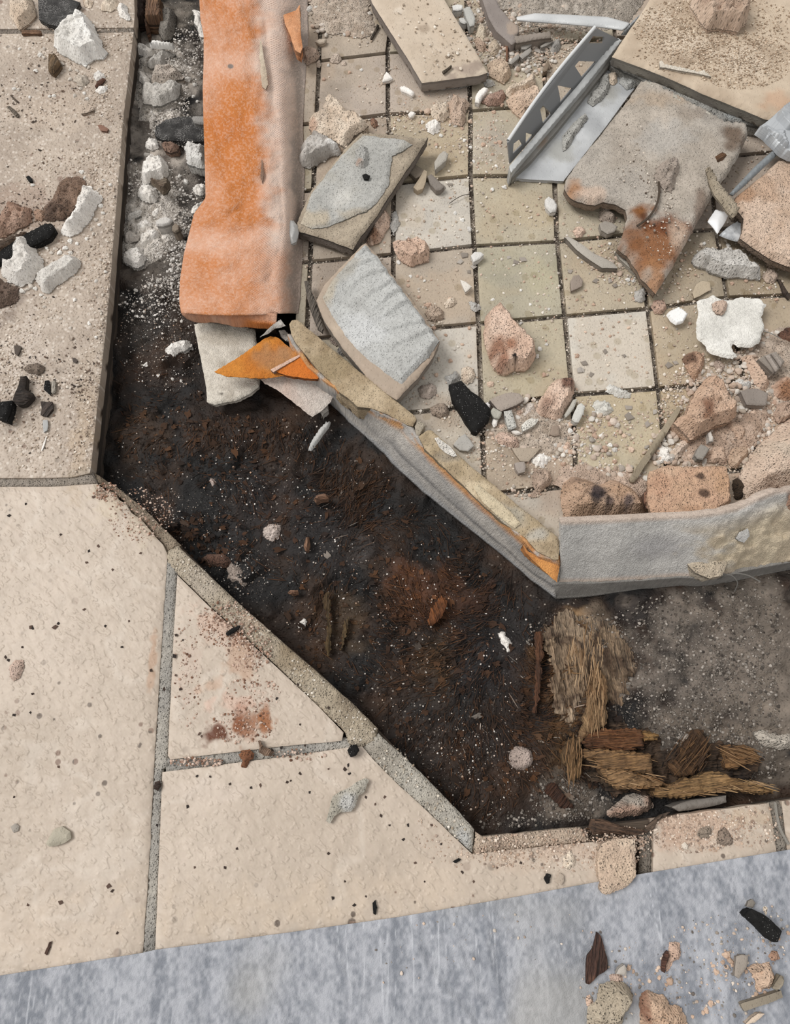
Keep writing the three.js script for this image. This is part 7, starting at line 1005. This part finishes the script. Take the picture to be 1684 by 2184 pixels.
{
  const tones = [], angles = []; for (const [, , , , n, a, t] of strands) for (let i = 0; i < n; i++) { tones.push(t); angles.push(a); }
  let at = 0;
  stuff('joist_fibres', 'golden and brown split wood fibres of the broken joist', 'fibres', { spots: strands.map((q) => q.slice(0, 5)), y: -9, shape: fibreShape, long: 1, size: [3, 13], bias: 1.8, lift: 2, angleOf: (i) => angles[i] * Math.PI / -180 * -1 + rr(-0.18, 0.18), colorOf: () => { const t = tones[at++]; return mix3(col(t[Math.floor(rnd() * t.length)]), col(t[0]), rnd() * 0.5); } });
}
stuff('wood_flakes', 'dark rotten wood flakes lying loose in the trench', 'flakes', { spots: [[420, 900, 220, 110, 420], [620, 1050, 280, 170, 260], [860, 1300, 260, 180, 520], [1000, 1560, 190, 190, 300], [1220, 1560, 120, 150, 300], [420, 1130, 110, 60, 240]], keep: inTrench, yOf: soilY, shape: flakeShape, size: [1.2, 6.5], bias: 2.6, lift: 1, colorOf: woodTone });
stuff('mosaic_grit', 'beige mortar dust and grit strewn over the mosaic floor', 'grit', { spots: [[1150, 450, 560, 560, 16000], [760, 90, 110, 110, 7000], [1090, 60, 180, 80, 8000], [1230, 20, 120, 40, 3500], [940, 260, 130, 60, 1600], [1110, 900, 170, 110, 6000], [1560, 900, 160, 160, 8000], [1340, 960, 130, 80, 2000], [1090, 1000, 110, 70, 1800], [1500, 600, 170, 90, 1800], [880, 650, 80, 60, 900], [1330, 560, 80, 50, 900], [1050, 310, 70, 60, 900]], keep: onPan, flat: 1, size: [0.24, 1.9], bias: 5, cols: ['#c2ab90', '#d8c7b0', '#b39a80', '#e4dacb', '#c79f82', '#a69a8b'], clump: 20 });
stuff('mosaic_rubble', 'loose pink and grey crumbs piled between the larger rubble on the mosaic', 'rubble', { spots: [[1150, 25, 200, 45, 900], [1100, 110, 90, 60, 420], [1120, 900, 90, 60, 300], [1240, 930, 90, 60, 140], [1560, 860, 110, 90, 700], [1620, 760, 60, 60, 360], [1460, 960, 90, 50, 380], [1640, 990, 60, 90, 260], [1300, 1020, 90, 30, 160], [1650, 1085, 40, 30, 160], [725, 40, 70, 50, 130], [960, 260, 60, 40, 70], [1340, 560, 50, 40, 60]], keep: onPan, size: [0.9, 4.2], bias: 3, cols: ['#c2a58c', '#d0b8a2', '#c9bfb2', '#a4998b', '#b3967d', '#d6cec2', '#bba993'] });
{
  const lines = []; for (let j = -1; j < 7; j++) for (let i = -1; i < 6; i++) { const a = node(i, j), b = node(i + 1, j), c = node(i, j + 1); lines.push([a, b], [a, c]); }
  const items = []; for (const [a, b] of lines) for (let k = 0; k < 110; k++) { const t = rnd(), x = lerp(a[0], b[0], t) + rr(-0.0015, 0.0015), z = lerp(a[1], b[1], t) + rr(-0.0015, 0.0015); if (inside(x, z, panEdge)) items.push([x, z]); }
  const m = ready(new THREE.InstancedMesh(gritShape, M.crumb, items.length));
  items.forEach(([x, z], i) => { const s = lerp(0.3, 1.3, Math.pow(rnd(), 2)) * MM * 0.5; mat4.compose(new THREE.Vector3(x, -0.0032 + s * 0.5, z), quat.setFromEuler(eul.set(rr(0, 3), rr(0, 3), rr(0, 3))), tmpS.set(s, s, s)); m.setMatrixAt(i, mat4); const c = col(['#8d7c69', '#c9bba8', '#5a4b3d', '#ddd0be', '#3b3027'][Math.floor(rnd() * 5)]); m.setColorAt(i, tmpC.setRGB(...c)); });
  m.name = 'grout_grit'; tag(m, 'crumbled grout grit lying in the open joints between mosaic tiles', 'grit'); m.userData.kind = 'stuff'; scene.add(m);
}
stuff('near_tile_grit', 'pinkish mortar dust and grit over the near row of tiles', 'grit', { spots: [[1200, 1810, 190, 50, 1700], [1480, 1770, 110, 50, 1900], [1600, 1760, 70, 50, 600], [1060, 1800, 70, 50, 700], [960, 1780, 80, 70, 400], [1330, 1790, 50, 30, 700]], keep: onNear, size: [0.22, 1.4], bias: 5, cols: ['#c3a285', '#d4b89d', '#b08d70', '#e0cdb8', '#8d7462'] });
stuff('rust_dust', 'pink and rust coloured dust scattered over the triangular tile', 'grit', { spots: [[520, 1548, 70, 40, 420], [480, 1330, 60, 50, 700], [530, 1385, 50, 50, 600], [400, 1430, 30, 130, 220], [540, 1480, 60, 40, 200], [300, 1100, 70, 60, 500], [230, 1050, 30, 20, 300], [640, 1610, 60, 12, 100], [420, 1625, 60, 10, 260]], size: [0.25, 1.4], bias: 3, cols: ['#c7a48c', '#b68c70', '#8a5a38', '#d6bba6', '#6d4226'] });
stuff('strip_grit', 'pale grit along the cut edge strip beside the trench', 'grit', { spots: [[560, 1350, 190, 14, 10], [420, 1215, 50, 40, 300], [540, 1320, 50, 40, 380], [660, 1440, 50, 50, 260], [760, 1530, 50, 50, 240], [860, 1640, 60, 60, 260], [950, 1740, 60, 60, 220], [300, 1105, 50, 40, 260]], keep: polyTest('352,1176 378,1162 513,1290 749,1498 806,1554 912,1663 1026,1783 1007,1822 905,1727 800,1627 735,1562 530,1366 377,1224 240,1046 210,1020'), y: -0.6, size: [0.25, 1.3], bias: 3, cols: ['#b5a58c', '#cfc2ac', '#937f65', '#ddd3c3'] });
stuff('corner_tile_grit', 'sandy grit over the big corner tile at the upper right', 'grit', { spots: [[1460, 60, 110, 60, 3500], [1580, 130, 110, 60, 3500], [1430, 120, 80, 40, 600], [1620, 60, 80, 60, 900]], keep: polyTest('1320,110 1350,58 1392,-14 1420,-40 1720,-40 1720,215 1640,240 1500,190 1430,160'), y: 19.1, size: [0.25, 1.4], bias: 3.5, cols: ['#c7ab8a', '#dcc8ac', '#a98a68', '#8f7354'] });
stuff('slab_grit', 'dust and crumbs over the rust stained slab', 'grit', { spots: [[1400, 260, 120, 80, 300], [1480, 340, 80, 60, 260], [1400, 370, 90, 40, 240], [1420, 500, 50, 60, 160], [1430, 400, 60, 60, 120]], keep: polyTest('1375,180 1590,275 1500,440 1405,600 1340,440 1220,400'), y: 16.2, size: [0.3, 1.8], bias: 3, cols: ['#cbbba8', '#8d7c6b', '#5b4736', '#dccfbe'] });
stuff('tile_piece_grit', 'pale crumbs scattered over the large beige tile piece', 'grit', { spots: [[920, 60, 100, 100, 260], [960, 110, 60, 40, 100]], keep: polyTest('800,2 800,-30 900,-60 946,-4 1030,150 905,165'), y: 12.2, size: [0.3, 2], bias: 3, cols: ['#dccbb4', '#bfa98d', '#8d775d', '#e6dac8'] });
stuff('paper_grit', 'fine peach and grey grit on the blue grey paper', 'grit', { spots: [[1540, 2060, 140, 110, 360], [1350, 2100, 120, 80, 160], [1650, 1990, 50, 60, 90], [1100, 2000, 260, 60, 60], [840, 2060, 60, 60, 12]], y: 1.3, size: [0.3, 1.5], bias: 3, cols: ['#cdb097', '#8d8378', '#dccbb8', '#6b6058'] });
// stray hairs and fibres
function hair(label, pts, r, c, m = M.felt) { const cu = new THREE.CatmullRomCurve3(pts.map(([x, y, h]) => W(x, y, h * MM))), g = new THREE.TubeGeometry(cu, 24, r * MM, 5, false); g.setAttribute('color', new THREE.Float32BufferAttribute(new Array(g.attributes.position.count).fill(0).flatMap(() => col(c)), 3)); const o = ready(new THREE.Mesh(g, m)); o.name = numbered('loose_fibre'); tag(o, label, 'fibre'); scene.add(o); }
hair('long white fibre hanging off the lower edge of the right curb', [[1530, 1236, -4], [1560, 1224, 2], [1590, 1226, 1], [1620, 1240, -2]], 0.35, '#b9b3aa');
hair('short white fibre tangled under the right curb', [[1566, 1262, -8], [1572, 1242, 0], [1560, 1228, 2], [1548, 1226, 2]], 0.35, '#aaa49b');
hair('white thread sticking out of the felt cloth to the right', [[1628, 706, 6], [1646, 712, 8], [1664, 722, 6]], 0.3, '#dcd6ca');
hair('dark thin hair lying on the light mosaic tile', [[958, 434, 1], [972, 424, 2], [986, 417, 2], [1000, 414, 1]], 0.22, '#6b5a48');
hair('white scraped fibre curl against the rim of the near right tile', [[1652, 1712, 1], [1656, 1740, 3], [1664, 1770, 2], [1680, 1800, 1]], 0.8, '#e6dccb');
renderer.render(scene, camera);
